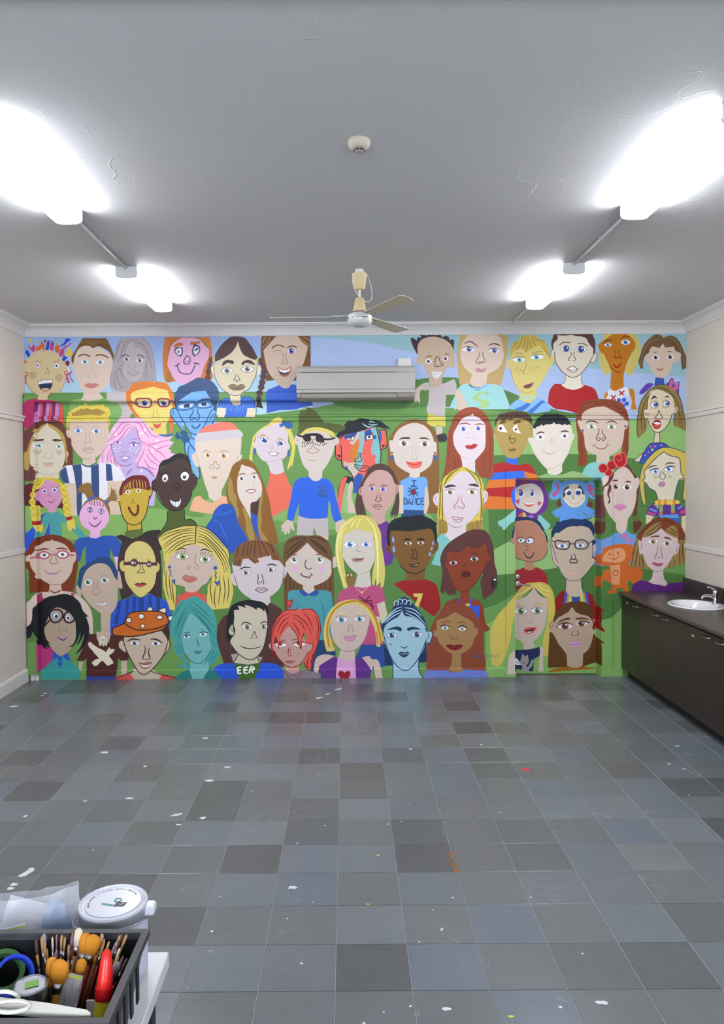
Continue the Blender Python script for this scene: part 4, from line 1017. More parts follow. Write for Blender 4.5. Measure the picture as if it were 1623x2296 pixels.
mural('''
@720,900|painted_portrait|cubist coral, teal and orange patched face with swept black hair
c f 1f262a 30,183! 30,165 34,150 38,140 47,136 58,140 60,150 50,155 44,165 33,185!
c f f0685c 37,142 47,138 43,152 40,165 38,185 36,203! 33,203! 30,185 31,170
c f 98c080 45,149 50,150 56,155 52,175 65,203! 36,203! 38,185 40,168
c f d5c2ae 50,152 56,145 58,155 55,170 58,185 67,203! 49,203! 48,175
k p 2f56b0 58,138 76,130 72,148 70,165 60,168 58,150
r f f0685c 34,62! 26,72 25,88 27,102 32,107 37,108! 40,90 36,80
r p 2a2024 34,104 29,98 31,96 32,98 35,95
f f f0685c 34,62 50,58 70,52 85,48 98,47 102,55 105,70 107,90 108,112 100,115 90,125 80,135 75,138 60,140 55,130 47,124 41,118 38,105 37,85
f f 2f56b0 42,62! 60,57 66,56! 60,65 50,66! 45,70! 42,66
f f d5c2ae 66,56! 71,55! 68,68 62,78 55,78 52,74 58,70
f f d5c2ae 41,108! 50,112 60,110! 64,120 68,126 62,135 58,138! 54,130 48,122 43,118
f f d87f30 67,68! 68,85 66,100 62,110 56,110 52,105 51,95 55,85 60,78
f f 88c4c4 69,56! 79,53! 78,75 75,90 74,100 76,110 73,120 68,126! 62,120 64,105 67,92 69,78
f f 88c4c4 90,50! 99,47! 103,60 107,85 108,113! 100,113 98,108 99,98 92,96 91,85 94,72 94,60
f p 2f56b0 79,54 90,50 92,58 92,68 80,72 79,65
f e 2f56b0 97,65 3.5,4
f f 2f56b0 42,120! 47,117! 50,125!
f f 2f56b0 62,137! 68,130! 76,134! 72,148 60,142!
h p 1b2129 27,65 30,58 36,52 42,48 42,42 48,36 54,35 60,36 66,32 74,30 84,32 90,34 97,33 108,36 116,42 127,49 121,47 127,52 114,47 124,54 110,48 100,46 88,49 75,53 62,57 50,59 42,61 38,66 33,72 38,62 32,68
h t 9fd0d4 2.6 75,40 84,46 94,46
h t 9fd0d4 2.2 87,37 92,37 98,39
h t 9fd0d4 2.4 86,41 95,43 103,41
r f f0685c 105,53! 112,52 118,55 119,75 118,84 112,87 108,88!
r f 2f56b0 105,54! 108,53! 110,65 108,78!
r p d87f30 115,55 118,56 119,72 115,74
r p 2a2024 113,85 110,80 112,78 113,80 116,78 115,82
o l 1f262e 1.7 105,53 114,52 118,55 120,72 118,84 108,88
o l 1f262e 1.8 26,78 26,95 28,104 34,107 38,107
o l 1f262e 1.8 36,80 37,95 37,110 40,120 50,126 55,132 58,139
o l 1f262e 1.8 100,48 104,62 107,80 109,95 107,112
e p f4f2f4 47,66 59,63 58,71 48,69
e l 1f262e 1.2 47,66! 59,63.5! 58,71! 47,66!
e d 1f2028 2 54,66
e1 p f4f2f4 82,62 93,61 94,69 82,70
e1 l 1f262e 1.3 82,62! 93.5,61! 94,69! 82,70! 82,62!
e1 d 1f2028 2.5 87.5,65
i l 1f262e .8 48,64 47,61
i l 1f262e .8 52,63 52,60
i l 1f262e .8 56,62 56,59
i l 1f262e .8 83,60 82,56
i l 1f262e .8 87,60 86,56
i l 1f262e .8 91,60 91,56
i l 1f262e .8 94,60 94,56
n l 1f3038 1.4 73,95 69,94 68,100 66,104 61,107 62,110 70,109 74,107 71,100 73,95
m l 1f2f36 1.6 61,114 70,117 86,118 84,124 78,128 70,126 62,120 61,114
m l 1f2f36 1.4 64,119 72,122 82,120
@540,900|painted_portrait|freckled man portrait in an olive hat and dark sunglasses with a blue jumper
q p dccfc4 122,110 150,110 147,145 124,145
>600,1020
c p c4b8ba 56,110 66,114 80,116 109,115 111,145 89,145 84,130 82,146 53,146 54,125
q f d5c0b0 89,145! 111,145! 110,155! 95,155!
c f 2464e0 76,40! 66,41 56,43 49,50 45,62 42,80 38,98 35,117! 46,121! 51,105 57,88! 58,84! 57,95 56,110! 66,114 80,116 95,116 109,114! 110,100 111,82! 114,90 117,110 123,123! 135,117! 130,100 125,80 120,60 114,48 106,43 96,43! 92,47 86,48 80,45
p p 2a58b0 92,55 108,57 109,78 92,77
p l 3a78e0 1 92,60 97,68 103,69 108,60
p d 3a78e0 2 100,60
a f d5c0b0 36,118! 46,121! 47,128 49,136 46,138 42,132! 40,142 37,144 36,138! 33,145 30,143 31,136! 27,140 25,138 28,132! 24,133 26,128 31,122
a f d5c0b0 123,123! 136,117! 141,120 138,130 130,142! 124,140!
>540,900
t f 54602c 104,62! 105,40 106,25 110,16 120,11 130,14 138,20 146,31 152,39! 175,41 190,46 188,52! 172,58! 150,50 125,52 108,60
t e 9ab878 116,13 5,2.6 -25
f f dccfc4 101,62 112,58 120,52 140,50 155,56 164,66 170,80 167,95 160,110 152,122 146,128! 143,132! 144,140 145,142! 138,145 130,143 126,138! 126,130! 118,122 112,113 108,100 105,88 103,80! 98,75 98,66
r f dccfc4 166,66! 172,64 178,68 178,76 172,80 168,82!
h f e2d068 106,62! 112,56 122,49 140,47 155,50 168,56 172,64! 166,64 155,57 140,54 125,55 116,59
g f 2a2228 101,61! 104,60 112,62 118,59 128,58 140,58 148,62 152,67 165,67 172,64! 171,68 160,71 152,71 151,75 140,74 136,70 136,63! 127,63! 127,71 120,73 115,71 112,66 105,64
y d 2a2024 1.2 112,77 116,77 120,78 112,82 117,81 123,77 113,74 117,74 121,75 125,74 129,75 132,75 129,69 133,69 135,78 139,78 142,80 145,77 149,79 152,79 156,77 152,76 148,74 130,72 126,77
n l b07a6c 1.2 130,78 129,84 122,88 122,92 128,94 132,94 138,93 142,89 138,86 134,84 132,78
m t a08a7c 1.4 122,106 130,108 138,106
r l b07a6c 1 103,67 102,71 105,71
@400,1020|painted_portrait|smiling long-haired portrait in a royal blue jacket
h f 8f5f20 118,8 110,11 100,18 95,28 90,45 87,62 88,80 92,92! 101,95 106,108 110,125 120,140 128,157! 165,162! 182,164! 178,140 170,110 165,80 160,65 154,48 146,30 138,17 128,9
h f a68b48 93,38! 98,50 100,65 105,75 107,95 110,100 110,115! 106,112! 103,100 98,90 92,80 90,65 90,50
h f a68b48 116,96! 122,98 130,115 137,140 139,155! 130,156! 124,140 122,118 118,105
h f a68b48 152,55! 153,80 150,100 152,120 150,135 160,150! 165,162! 152,158 146,140 144,115 147,85 150,70
f f e3d5ca 115,17! 122,20 132,23 140,29 146,40 151,52 152,65 149,76 142,84 134,86! 131,90 131,105 132,117! 122,98 114,85 108,70 107,55 108,40
h f 4a3028 132,87! 142,84 148,76! 146,95 144,112! 131,104!
c p 2856b8 131,105 144,111 143,130 146,145 152,157 145,152 138,138 133,120
c f 2354b4 46,140! 52,128 60,116 64,105 70,96 78,90 90,89 98,92 103,100 106,112 110,125 118,138 127,156! 128,175! 90,180! 75,170! 60,150
p t 3a70d8 2.2 64,110 80,108 90,105 98,98
p t 3a70d8 2 62,118 75,125 82,140 90,158
p t 3a70d8 1.4 66,107 74,103 80,97
w f 8a5a34 109,38 113,34 119,33 122,36 116,35
w t 8a5a40 2 132,35 138,33 145,33
e E 115,43 10,6 f2f0f0 4a4448 2.8 1e1a1c -
e E 138,40 9,6 f2f0f0 4a4448 2.6 1e1a1c -
n t c8b4a8 .9 134,45 138,50 137,55 134,56
n t c8b4a8 .9 126,55 130,55
m f a87074 121,66! 130,62 142,63! 138,68 130,70
m f f6f2f2 124,66! 132,64 140,64! 136,67 130,68
@860,920|painted_portrait|long brown-haired woman portrait with dangling blue earrings in an I heart DANCE top
h f 8c602c 55,16 38,20 24,30 14,44 8,62 8,98 15,120 25,140! 27,188! 98,188! 100,150 101,110 101,75 98,52 92,36 80,24 68,18
c p 1f4a80 32,180 74,181 75,200 32,200
c f 74aeee 30,134! 32,128 40,124 47,120! 52,122 60,123 68,121! 76,122 80,130 80,140! 75,141! 73,182! 36,181! 36,137! 29,136!
a p dccab8 28,136 36,137 36,188 27,188
a p dccab8 75,141 80,139 83,170 78,188 73,188
f f dfd2c8 55,23 42,26 28,34 20,45 17,55! 11,55 10,62 12,72 13,82! 18,82 20,92 24,100 32,106 40,111 48,115! 47,120 52,122 60,123 66,120! 66,114! 76,108 85,100 89,90 90,80! 96,80 96,62 94,57 91,58! 90,50 84,38 74,28 64,24
j p 7a2030 15,81 13,76 15,75 15.5,77 17,75 17,78
j p 7a2030 93.5,81 91,76 93,75 93.5,77 95,75 95,78
j d 3562b0 3.6 15,87
j d 3562b0 3.8 94.5,87
w f 58382c 27,54! 34,49 47,49 47,52 36,52
w f 58382c 66,50 74,49 80,51 85,55! 76,52 66,52
e E 37,60 20,9 f4f2f2 7a5838 4.6 40281c -
e E 75,61 20,9 f4f2f2 7a5838 4.6 40281c -
n t b8a8a0 1 52,62 53,75 51,85 51,90 56,89 60,90 60,85 58,75 60,65
m f f27060 41,92! 50,94 56,94 60,93 70,93! 68,102 62,105 55,106 48,104 43,99
m l a83028 1.1 42,95 50,98 58,99 65,97 69,95
l l 203c78 2.2 52,128 59,128
l l 203c78 2.2 55,128 55,137
l l 203c78 2.2 49,138 60,138
l l 203c78 1.8 54,149 54,158
l l 203c78 1.8 54,149 45,141
l l 203c78 1.8 54,149 62,141
l l 203c78 1.8 54,149 44,147
l l 203c78 1.8 54,149 63,150
l l 203c78 1.8 54,149 46,155
l l 203c78 1.8 54,149 62,155
l l 203c78 1.8 54,149 51,141
l l 203c78 1.8 54,149 57,141
l d 203c78 5.5 54,149
l f 8a2038 54,155! 49,149 51,145 54,147! 57,145 58,149
l l 203c78 2 37,160 37,171
l l 203c78 2 37,160 42,162 42,169 37,171
l l 203c78 2 44,171! 47,160! 50,171!
l l 203c78 1.6 45,168 49,168
l l 203c78 2 52,171! 52,160! 58,171! 58,160!
l l 203c78 2 65,161 61,161 60,166 61,171 65,171
l l 203c78 2 73,160! 68,160! 68,171! 73,171!
l l 203c78 2 68,165 72,165
@980,900|painted_portrait|wide-eyed tan-faced portrait in a blue, red and orange striped jumper
c f e07a2c 88,160! 103,116! 115,112 126,110 136,114 148,116 160,113 172,118 182,135 190,150! 142,196! 85,196!
p f b02028 101,131! 103,115 115,112 126,110 136,114 148,116 160,113 172,118 181,133! 157,127!
p p 2f6ee8 100,130 157,126 160,140 94,143
p p b81e22 90,158 142,155 143,175 89,172
k p 2f70e8 126,98 145,100 147,116 136,114 125,111
f f b39a55 108,45 110,34 130,28 160,28 172,38! 172,46 177,50 176,58 172,62! 168,70 160,85 152,98 144,103 137,104 128,102 122,97 114,84 109,72 107,61! 103,60 102,50 105,47
h f 52392e 106,46! 105,38 108,30 113,26 110,24! 122,21 135,19 150,19 162,21 170,27 173,36 172,44! 168,38 155,32 142,31 132,34! 128,32 120,35! 112,32 109,38
w f 5f4322 113,41 117,36 124,36 125,39
w f 5f4322 138,41 142,36 150,34 152,38 145,40
e f f2f0f4 110,50 112,44 118,42 121,45 128,57! 112,54
e d 3a3038 3 115,49
e d f4f4f8 1.3 113,47
e1 f f2f0f4 137,50 141,44 146,42! 147,50 153,59! 142,56
e1 d 3a3038 2.4 143,51
e1 d f4f4f8 1 141.6,49.6
n l 5f3c18 1.3 133,61! 131,67 134,74 137,77! 143,71 141,67 137,69! 131,66!
m f 806030 129,88 136,86 143,86 141,90 133,91
r l 6a4a20 1 101,52 104,52 104,57 101,58
r l 6a4a20 1 170,50 174,51 173,56
@980,900|painted_portrait|long auburn-haired woman portrait with dark red lips
h f 9c4a2c 65,10 52,12 40,18 30,30 24,45 20,58 18,75 17,95 15,115 12,130 9,136! 20,138! 46,120! 69,120! 78,138! 90,140 97,140! 102,145! 95,136! 106,136! 100,128 102,110 103,90 103,70 101,55 96,38 90,26 82,17 74,12
f f e6d9de 61,26! 65,21! 66,26! 76,30 86,40 88,48! 88,75 86,87 80,95 74,102 69,107! 69,128! 60,140! 46,122! 45,110 42,98! 36,90 31,80 29,68 30,58 35,48 42,36 48,30 55,27
h t 7a3420 1.3 24,60 22,80 20,110
h t 7a3420 1.3 30,95 32,115 28,128
h t 7a3420 1.3 36,92 38,112 36,125
h t 7a3420 1.3 95,50 97,80 95,110
h t 7a3420 1.3 88,95 84,115 86,130
h t 7a3420 1.3 98,100 96,120 98,132
w t a05a4a 2.4 39,42 46,40 54,40 61,43
w t a05a4a 2.4 68,43 76,41 86,42
e E 48,50 15,7 f2f2f6 4668c8 3.8 28409a -
e E 75,49 14,6.5 f2f2f6 4668c8 3.6 28409a -
n t c0b0b6 1 57,56 53,62 54,66 60,66 66,67 68,64 65,60
m f b83038 50,82! 56,79 61,80 67,77 74,79! 70,84 62,87 55,86
o t c0b0b6 1 43,98 50,103 60,105
''')
mural('''
@960,1040,2.1645|painted_portrait|fair-faced portrait with striped yellow hair and black ear studs
c f 82c8c4 9,78! 12,74 17,72! 26,82! 24,92 18,107! 3,104! 8,92
h f e0c84e 35,3.5 28,6 20,10 14,16 11.5,25 11,35 10,45 9.5,57 10.5,73! 20,71! 20,62! 16,50! 52,52! 40,62! 39,71! 46,70! 55.5,68 56,58 57.5,45 58,30 56,18 50,11 42,5
h f a8883e 10,57! 19,60 20,71! 10.5,74!
h f a8883e 41,61! 56,58! 55.5,71! 39,71!
r f e2d3d8 11,31 6,32.5 5,38 7,42 10,45!
r f e2d3d8 57,28.5 61,29 62,33 60,39 57,43!
f f e2d3d8 35,7.5 28,11 22,18 16,23 15,32 15.5,46 18,57 20,62! 20,70 17,73! 24,81! 32,78 39,71! 39,63! 46,57 52,50 54,44 54,32 53,22 48,14 42,9
h t 7a6018 1.2 33,4.5 22,12 17,20
h t 7a6018 1.2 28,7 20,15 16,24
h t 7a6018 1.2 25,8 15,15 13,30
h t 7a6018 1.2 12.5,22 12,45 11,57
h t 7a6018 1.2 15,25 14.5,50 15,60
h t 7a6018 1.2 38,4 46,12 52,22
h t 7a6018 1.2 42,6 52,14 56,28
h t 7a6018 1.2 54,25 55,45 54,60
h t 7a6018 1.2 57,35 56,55
h t 7a6018 1 12,60 13,72
h t 7a6018 1 15,62 16,72
h t 7a6018 1 45,60 46,69
h t 7a6018 1 50,58 51,68
w f 4a323a 17,24.5 20,22 25,21.5 29,23.5 24,24 18,25
w f 4a323a 41,22 45,20.5 50,21 52.5,24 47,23
i t 8a7a78 .8 17.5,28 23,25.5 28,27
i t 8a7a78 .8 40,27 46,25.5 52,28
e E 22.8,29.2 9.5,4.6 f4f2f2 8a7040 2.4 3a2a1c -
e E 45.5,29 11,4.8 f4f2f2 8a7040 2.4 3a2a1c -
n t b87a7c 1 31.5,32 30.5,39 27,43.5 28,46.5 30,46.5
n t b87a7c 1 34,32 34.5,39 37.5,43 36,46.5 33,46.5
n t b87a7c .8 29,44.5 31,44 33,45.5 36,44
m l b07478 .7 24.5,55! 28,55 32,56 36,55.5! 34.5,59 31,60.5 27,58.5 24.5,55!
m t b07478 .7 26,57 30,58 36,56.5
o t b08a90 .8 20,61 25,65 30,66 36,64
r t b8909a .7 9,33 7,36 9,41
r t b8909a .7 59,30 60.5,33 58.5,38
j d 2a2428 .6 9.4,43.3 58.6,40.4
@770,1020,2.1645|painted_portrait|rosy-brown faced woman portrait with dark brown hair, blue eyes and purple top
c f 6a2f92 35,70! 42,69.5 45,68.5 48,74 52,100 50,113! 40,116! 38,90
h f 523a34 36,9 30,11 25,16 21,24 17,31 14,40 12,50 12.5,58 15,64! 17,61! 18,65! 20,61! 22,66! 22.5,62! 24,64! 22,55 20,45 19,35! 30,20! 50,25! 55,32! 54,45 50,57 47,64! 50,61! 49,66! 53,61! 52,67! 55.5,61! 55,66! 57,60! 58,50 57.5,38 56,28 53,20 48,13 42,9.5
r f cfa59c 20,33 16.5,35 15.5,38.5 17,41.5 20,41
r f cfa59c 53,31 57,32 57.5,36 55.5,40 52,41
f f cfa59c 36,15.5 30,18 25,23 21,30 19,37 19.5,45 21,51 24,56 28,60! 29,64 27,68! 36,72 43,69! 42.5,64! 43,60! 48,54 52,47 54,38 53,30 50,22 45,17
w t 6a4a42 1 26,32.5 29,31 33,31
w t 6a4a42 1 38.5,32 42,31.5 46,32
e E 29.5,34.6 7,3.6 f2f0f6 4a52c0 2 1f2470 -
e E 41,35.2 7,3.6 f2f0f6 4a52c0 2 1f2470 -
n t 6a3a34 1 35,41 34.5,44.5 33,47 35,48.5
n t 6a3a34 1 37.5,40 38,44 39,47 37,48.5
n t 6a3a34 .8 35,47.5 36,48.5 37,47.5
m f d8aca4 30.5,53! 33,51.5 35,52 37,51 39.5,53! 37,55.5 34,56
m l 7a4038 .7 30.5,53! 33,51.5 35,52 37,51 39.5,53! 37,55.5 34,56 30.5,53!
m t 7a4038 .7 30.5,53 35,53.5 39,53
r t 6a3a34 .7 18.5,34 17,37 19,41
r t 6a3a34 .7 54,32 55.5,35 54,40
@830,1140,2.1645|painted_portrait|brown-skinned man portrait with sweat drops and red number 7 shirt
c f 9a0a0e 24,78! 36,74! 56,73! 64,76 69,80 71,88 73,100 71,106 66,112! 55,104 42,92! 30,83!
l p d8c460 44.5,88 54.5,88 53.5,92 50,102 46,100.5 49.5,92 45,91.5
r f 7c5520 20,36 16.5,39 17,43 20,46 23,47!
r f 7c5520 68,34 71,37 70,43 66,47 62,50!
f f 7c5520 21,21 30,20 45,20 62,18! 67,28 68,36 66,42 64,48 61,56 57,63! 56,74! 37,75! 36.5,64! 32,60 28,53 24,47 20,42 20,32
h f 0f1418 17,30 17.5,22 20,15 26,10.5 35,8.5 42,8 48,7 56,8 63,11 67,14 69.5,15.5! 68,18! 69,25 69,32 68,38! 66.5,30 65,24 62,20.5! 50,22.5 40,23.5 30,23 21,23.5! 20.5,30 21,39! 19,39 17.5,35
o l 1f1410 1 31,59 36,64 42,67 47,67.5 52,66 56.5,62.5
o t 1f1410 1 17.5,39 19.5,44 23,47
o t 1f1410 1 68.5,37 67,44
w f 1a1210 34,33 37,31 42,31.5 42,33 37,33
w f 1a1210 48.5,32.5 52,30.5 56.5,32 56,33 50,33
e E 39.5,36 7.5,3.6 f4f0e8 8a5c30 1.9 1e140e -
e E 52.3,35.5 7.5,3.6 f4f0e8 8a5c30 1.9 1e140e -
n l 2a1408 .9 43.5,42 44.5,47 43,51 44,52.5 46,51
n l 2a1408 .9 46.5,42 48.5,48 49,51 47.5,52.5 46,51
m f 3a1a10 40,57! 45,58 51,56! 49,60 45,61 42,60
m f d8ccc0 42,58.5! 46,59 50,57.5! 47,59.5
x f 86aee8 23.5,28! 25,33 24,35.5 22.5,33
x f 86aee8 24,38! 26,43 24.5,45.5 23,43
x f 86aee8 65,33! 66,36.5 65,38 64,36
x f 86aee8 64.5,39! 64.5,42 63,43.5 62.5,41.5
x f 86aee8 62.5,44.5! 63,48 61.5,49.5 60.5,47.5
@610,1180,2.1645|painted_portrait|rosy-cheeked girl portrait with brown centre-parted hair, tongue out and teal top
c p 20406a 38,116 62,116 66,132 60,152 40,152
h f 6d4a24 38,10.5! 30,9.5 22,10.5 16,14 12.5,20 11.5,30 12,45 12,60 12.5,80 14,92! 18,92! 33,62! 42,62! 60,92! 64,88! 64,60 63.5,40 62.5,28 58,16 50,10 44,9.5
c f 469aa2 16,94! 16.5,72 18,67 24,66 29,66! 38,70 47,66! 56,66.5 61,69 62.5,76 63,92 62,118! 45,118! 30,110!
c f 2350a8 28,66.5 34,67 38,71! 34,72.5 30,70
c f 2350a8 38,71! 42,67.5 48,67 47,71 42,72.5
c t 1f6a90 .9 27,78 26,86
c t 1f6a90 .9 50,78 53,86 54,98
r f d5c6bb 63,32.5 67,32 69,36 67.5,41 63,43.5!
f f d5c6bb 36.5,17! 42,23 49,29 57,33.5 61,36! 61.5,42 61,50 56,56 48,60 43,62! 44,66! 40,69 36,69 32,65! 32,61! 26,58 20,53 16.5,48 14,42 14.5,37 20,31 28,25
h t 3a2416 1.3 35.5,11 25,13 16,17
h t 3a2416 1.3 35.5,12 24,19 14,28
h t 3a2416 1.3 35.5,14 24,24 15,32
h t 3a2416 1.3 39,11 48,12 58,17
h t 3a2416 1.3 38.5,12.5 50,20 58,29
h t 3a2416 1.3 39,14 48,21 56,28
h t 3a2416 1.2 15,55 14,68
h t 3a2416 1.2 18.5,53 19,65
h t 3a2416 1.2 23,57 22,64
h t 3a2416 1.2 27,60 25,65
h t 3a2416 1.2 60,52 60,66
h t 3a2416 1.2 55,57 56,65
h t 3a2416 1.2 50,60 52,65
e e f2f2f4 23,35.4 3.4,3
e d 5a7a68 2.4 23,34.4
e d 20302c 1.3 23.4,34.4
e d ffffff .8 24.1,33.8
e1 e f2f2f4 49.5,35.4 3.4,3
e1 d 5a7a68 2.4 49.3,34.4
e1 d 20302c 1.3 49.6,34.4
e1 d ffffff .8 50.3,33.8
i l 3a3a40 .5 20.5,33 19.8,31.8
i l 3a3a40 .5 51.5,33 52.6,31.8
i l 3a3a40 .5 50.6,32.4 51.2,31
w t 7a4a34 1.4 20,30 23,29.6 26,29.5
w t 7a4a34 1.4 45,29.5 48,29.2 52,29.5
n l 3a2f48 .9 35.5,34.5 34,39 35,43 38,44.5 40.5,43.5
m t 2f2838 1.3 29.5,49.5 33,52 38,52.5 41.5,49.5
m l 2f2838 .8 29,50.5 31,48.8
m l 2f2838 .8 40,49 42,50.5
m f c85a78 37,52! 40,51.8! 39.5,54 38,54.3
s e e0b0d8 23.5,44 3.2,3.2
s e e0b0d8 50.5,44 3.4,3.2
r t 3a3450 .8 66,34 67.5,37 66,40
@490,1180,2.1645|painted_portrait|pale boy portrait with striped brown bowl-cut fringe
r f d5c8cc 16,49 13,49.5 13,54 15,60 19,62!
r f d5c8cc 67,43 71,43.5 70,50 66,56!
f f d5c8cc 14.5,38 24,32 35,28 54,28 62,34 68,42! 67,52 65,60 61,67 53,73! 54,80! 48,90! 38,82! 33,75 27,71 22,66 19,60 16,50
o t 4a3a38 .7 16,50 18,57 20,63
o t 4a3a38 .7 68,43 67,52 66,56
h f 84552e 15,38! 16,28 20,21 27,16 35,14.5 45,14.5 55,18 61,25 65,33 68,42! 63,36 59,35 55,34.5! 54,30! 42,33 40,33! 42,37 37,38.5! 31,33.5! 25,34! 23,42! 14.5,40!
h t 3a2018 1.2 21,20 18,32
h t 3a2018 1.2 27,17 25,31
h t 3a2018 1.2 31,16 29,31
h t 3a2018 1.2 35,15 32,31
h t 3a2018 1.2 38,15 37,31
h t 3a2018 1.2 41,15 44,31
h t 3a2018 1.2 44,15.5 52,31
h t 3a2018 1.2 50,17 58,28
h t 3a2018 1.2 54,18 58,28
h t 3a2018 1.2 19,35 17,40
h t 3a2018 1.2 22,35 20,41
h t 3a2018 1.2 57,30 58,35
h t 3a2018 1.2 33,34 38,38
h t 3a2018 1.2 60,30 61,35
w t 3a2424 1.5 21.5,45 27,42.5 33.5,43
w t 3a2424 1.4 50,40.5 55,39.3 61,41
e E 28.2,48 9,5 f4f2f4 4a3434 2 1a1214 2a2020:.5
e E 54.2,45 9,4.6 f4f2f4 4a3434 2 1a1214 2a2020:.5
n l 3a2a28 .8 41,50 41,55 40,58 41.5,60
n l 3a2a28 .8 45,50 46,55 47,58 45.5,60
n l 3a2a28 .7 42,57 43.5,58.5 45,57
m f d8c4c8 38,66! 41,63.5 44,64.5 47,63.5 51,65.5! 47,68 43,68.5
m l 4a3230 .7 38,66! 41,63.5 44,64.5 47,63.5 51,65.5! 47,68 43,68.5 38,66!
m t 4a3230 .7 38,66 45,66 50.5,65.5
@730,1140,2.1645|painted_portrait|long blonde-haired blue-eyed portrait with small brown bear and pink butterfly top
c f 2a4a98 28,160! 38,140! 60,140! 64,163! 52,166! 30,172!
c f bc4f7c 11,100! 13,90 18,84 28,80! 36,82 47,80! 56,80 60,86 62,98! 54,99! 56,115 60,141! 38,141! 12,118!
a p d5c6ae 53,99 61,96 64,110 58,120
h f d8cc6a 38,7 30,8 22,12 15,19 11.5,28 10,40 10.5,52 12.5,62 16,74 18.5,83! 23,81 20,65 18,50 17,45! 19,30! 50,30! 51,50 49,65 48,78 50,80! 52,72! 53,80! 57,76! 57,82! 60,80 61.5,65 60,50 58,38 57,25 52,15 46,9
f f d6ccc0 34,21 38,23 44,24.5 48,25! 50,35 51,48 50,55 47,62 45.5,65! 47,79 47,80! 40,82 30,81! 33,68! 27,63 22,57 18,50 17.5,45 18,35 19,28 25,24.5
h t eee69c 2.2 28,11 18,18 13,30 12,45 14,60 20,80
h t eee69c 2.2 43,11 50,20 53,35 54,50 54,70 53,80
h t eee69c 1.6 30,13 26,20
h t eee69c 1.6 36,11 32,20
h t eee69c 1.6 20,20 16,28 15,45
e E 25.2,37.3 13,6.6 f2f4f8 5a90d8 2.8 1a3468 a0a0a8:.4
e E 42,37.2 11,5.4 f2f4f8 5a90d8 2.5 1a3468 a0a0a8:.4
n t a8a098 1.1 33.5,38 32,43.5 34,44.5 36.5,44.5
m f b8847a 27,53 30,51 36,51.5 40,51 38,54.5 33,55.5 29,55
m t 6a3428 1.1 29,53.5 34,53 39,52
o t b0a89c .9 36,67.5 40,67 45.5,64
x f 8a6a30 23,81! 21,75 20.5,72 22,70! 21.5,67! 23,65.5! 24,67 27,66.5 29,66.5! 30,68 29,71! 31,74 30,76! 27.5,80
x d 1f1810 .7 22.3,66.8 28.8,67.3
x d f2eee8 1 23,69 26.5,69
x d 1f1810 .5 23.3,69.2 26.2,69.2
x l 1f1810 .4 24,72 25,71 26,72
j l e0d0b0 .4 29,79 37,86.5 46,79
j d e8d088 1.2 37.5,87
p l 6a1030 1.3 34.5,91 40.5,95 45.5,91
p l 6a1030 1.3 33,95 42,97 48,100 49,104
p l 6a1030 1.3 41,96 47.5,95.5 46.5,100 49.5,102 47.5,105
''')
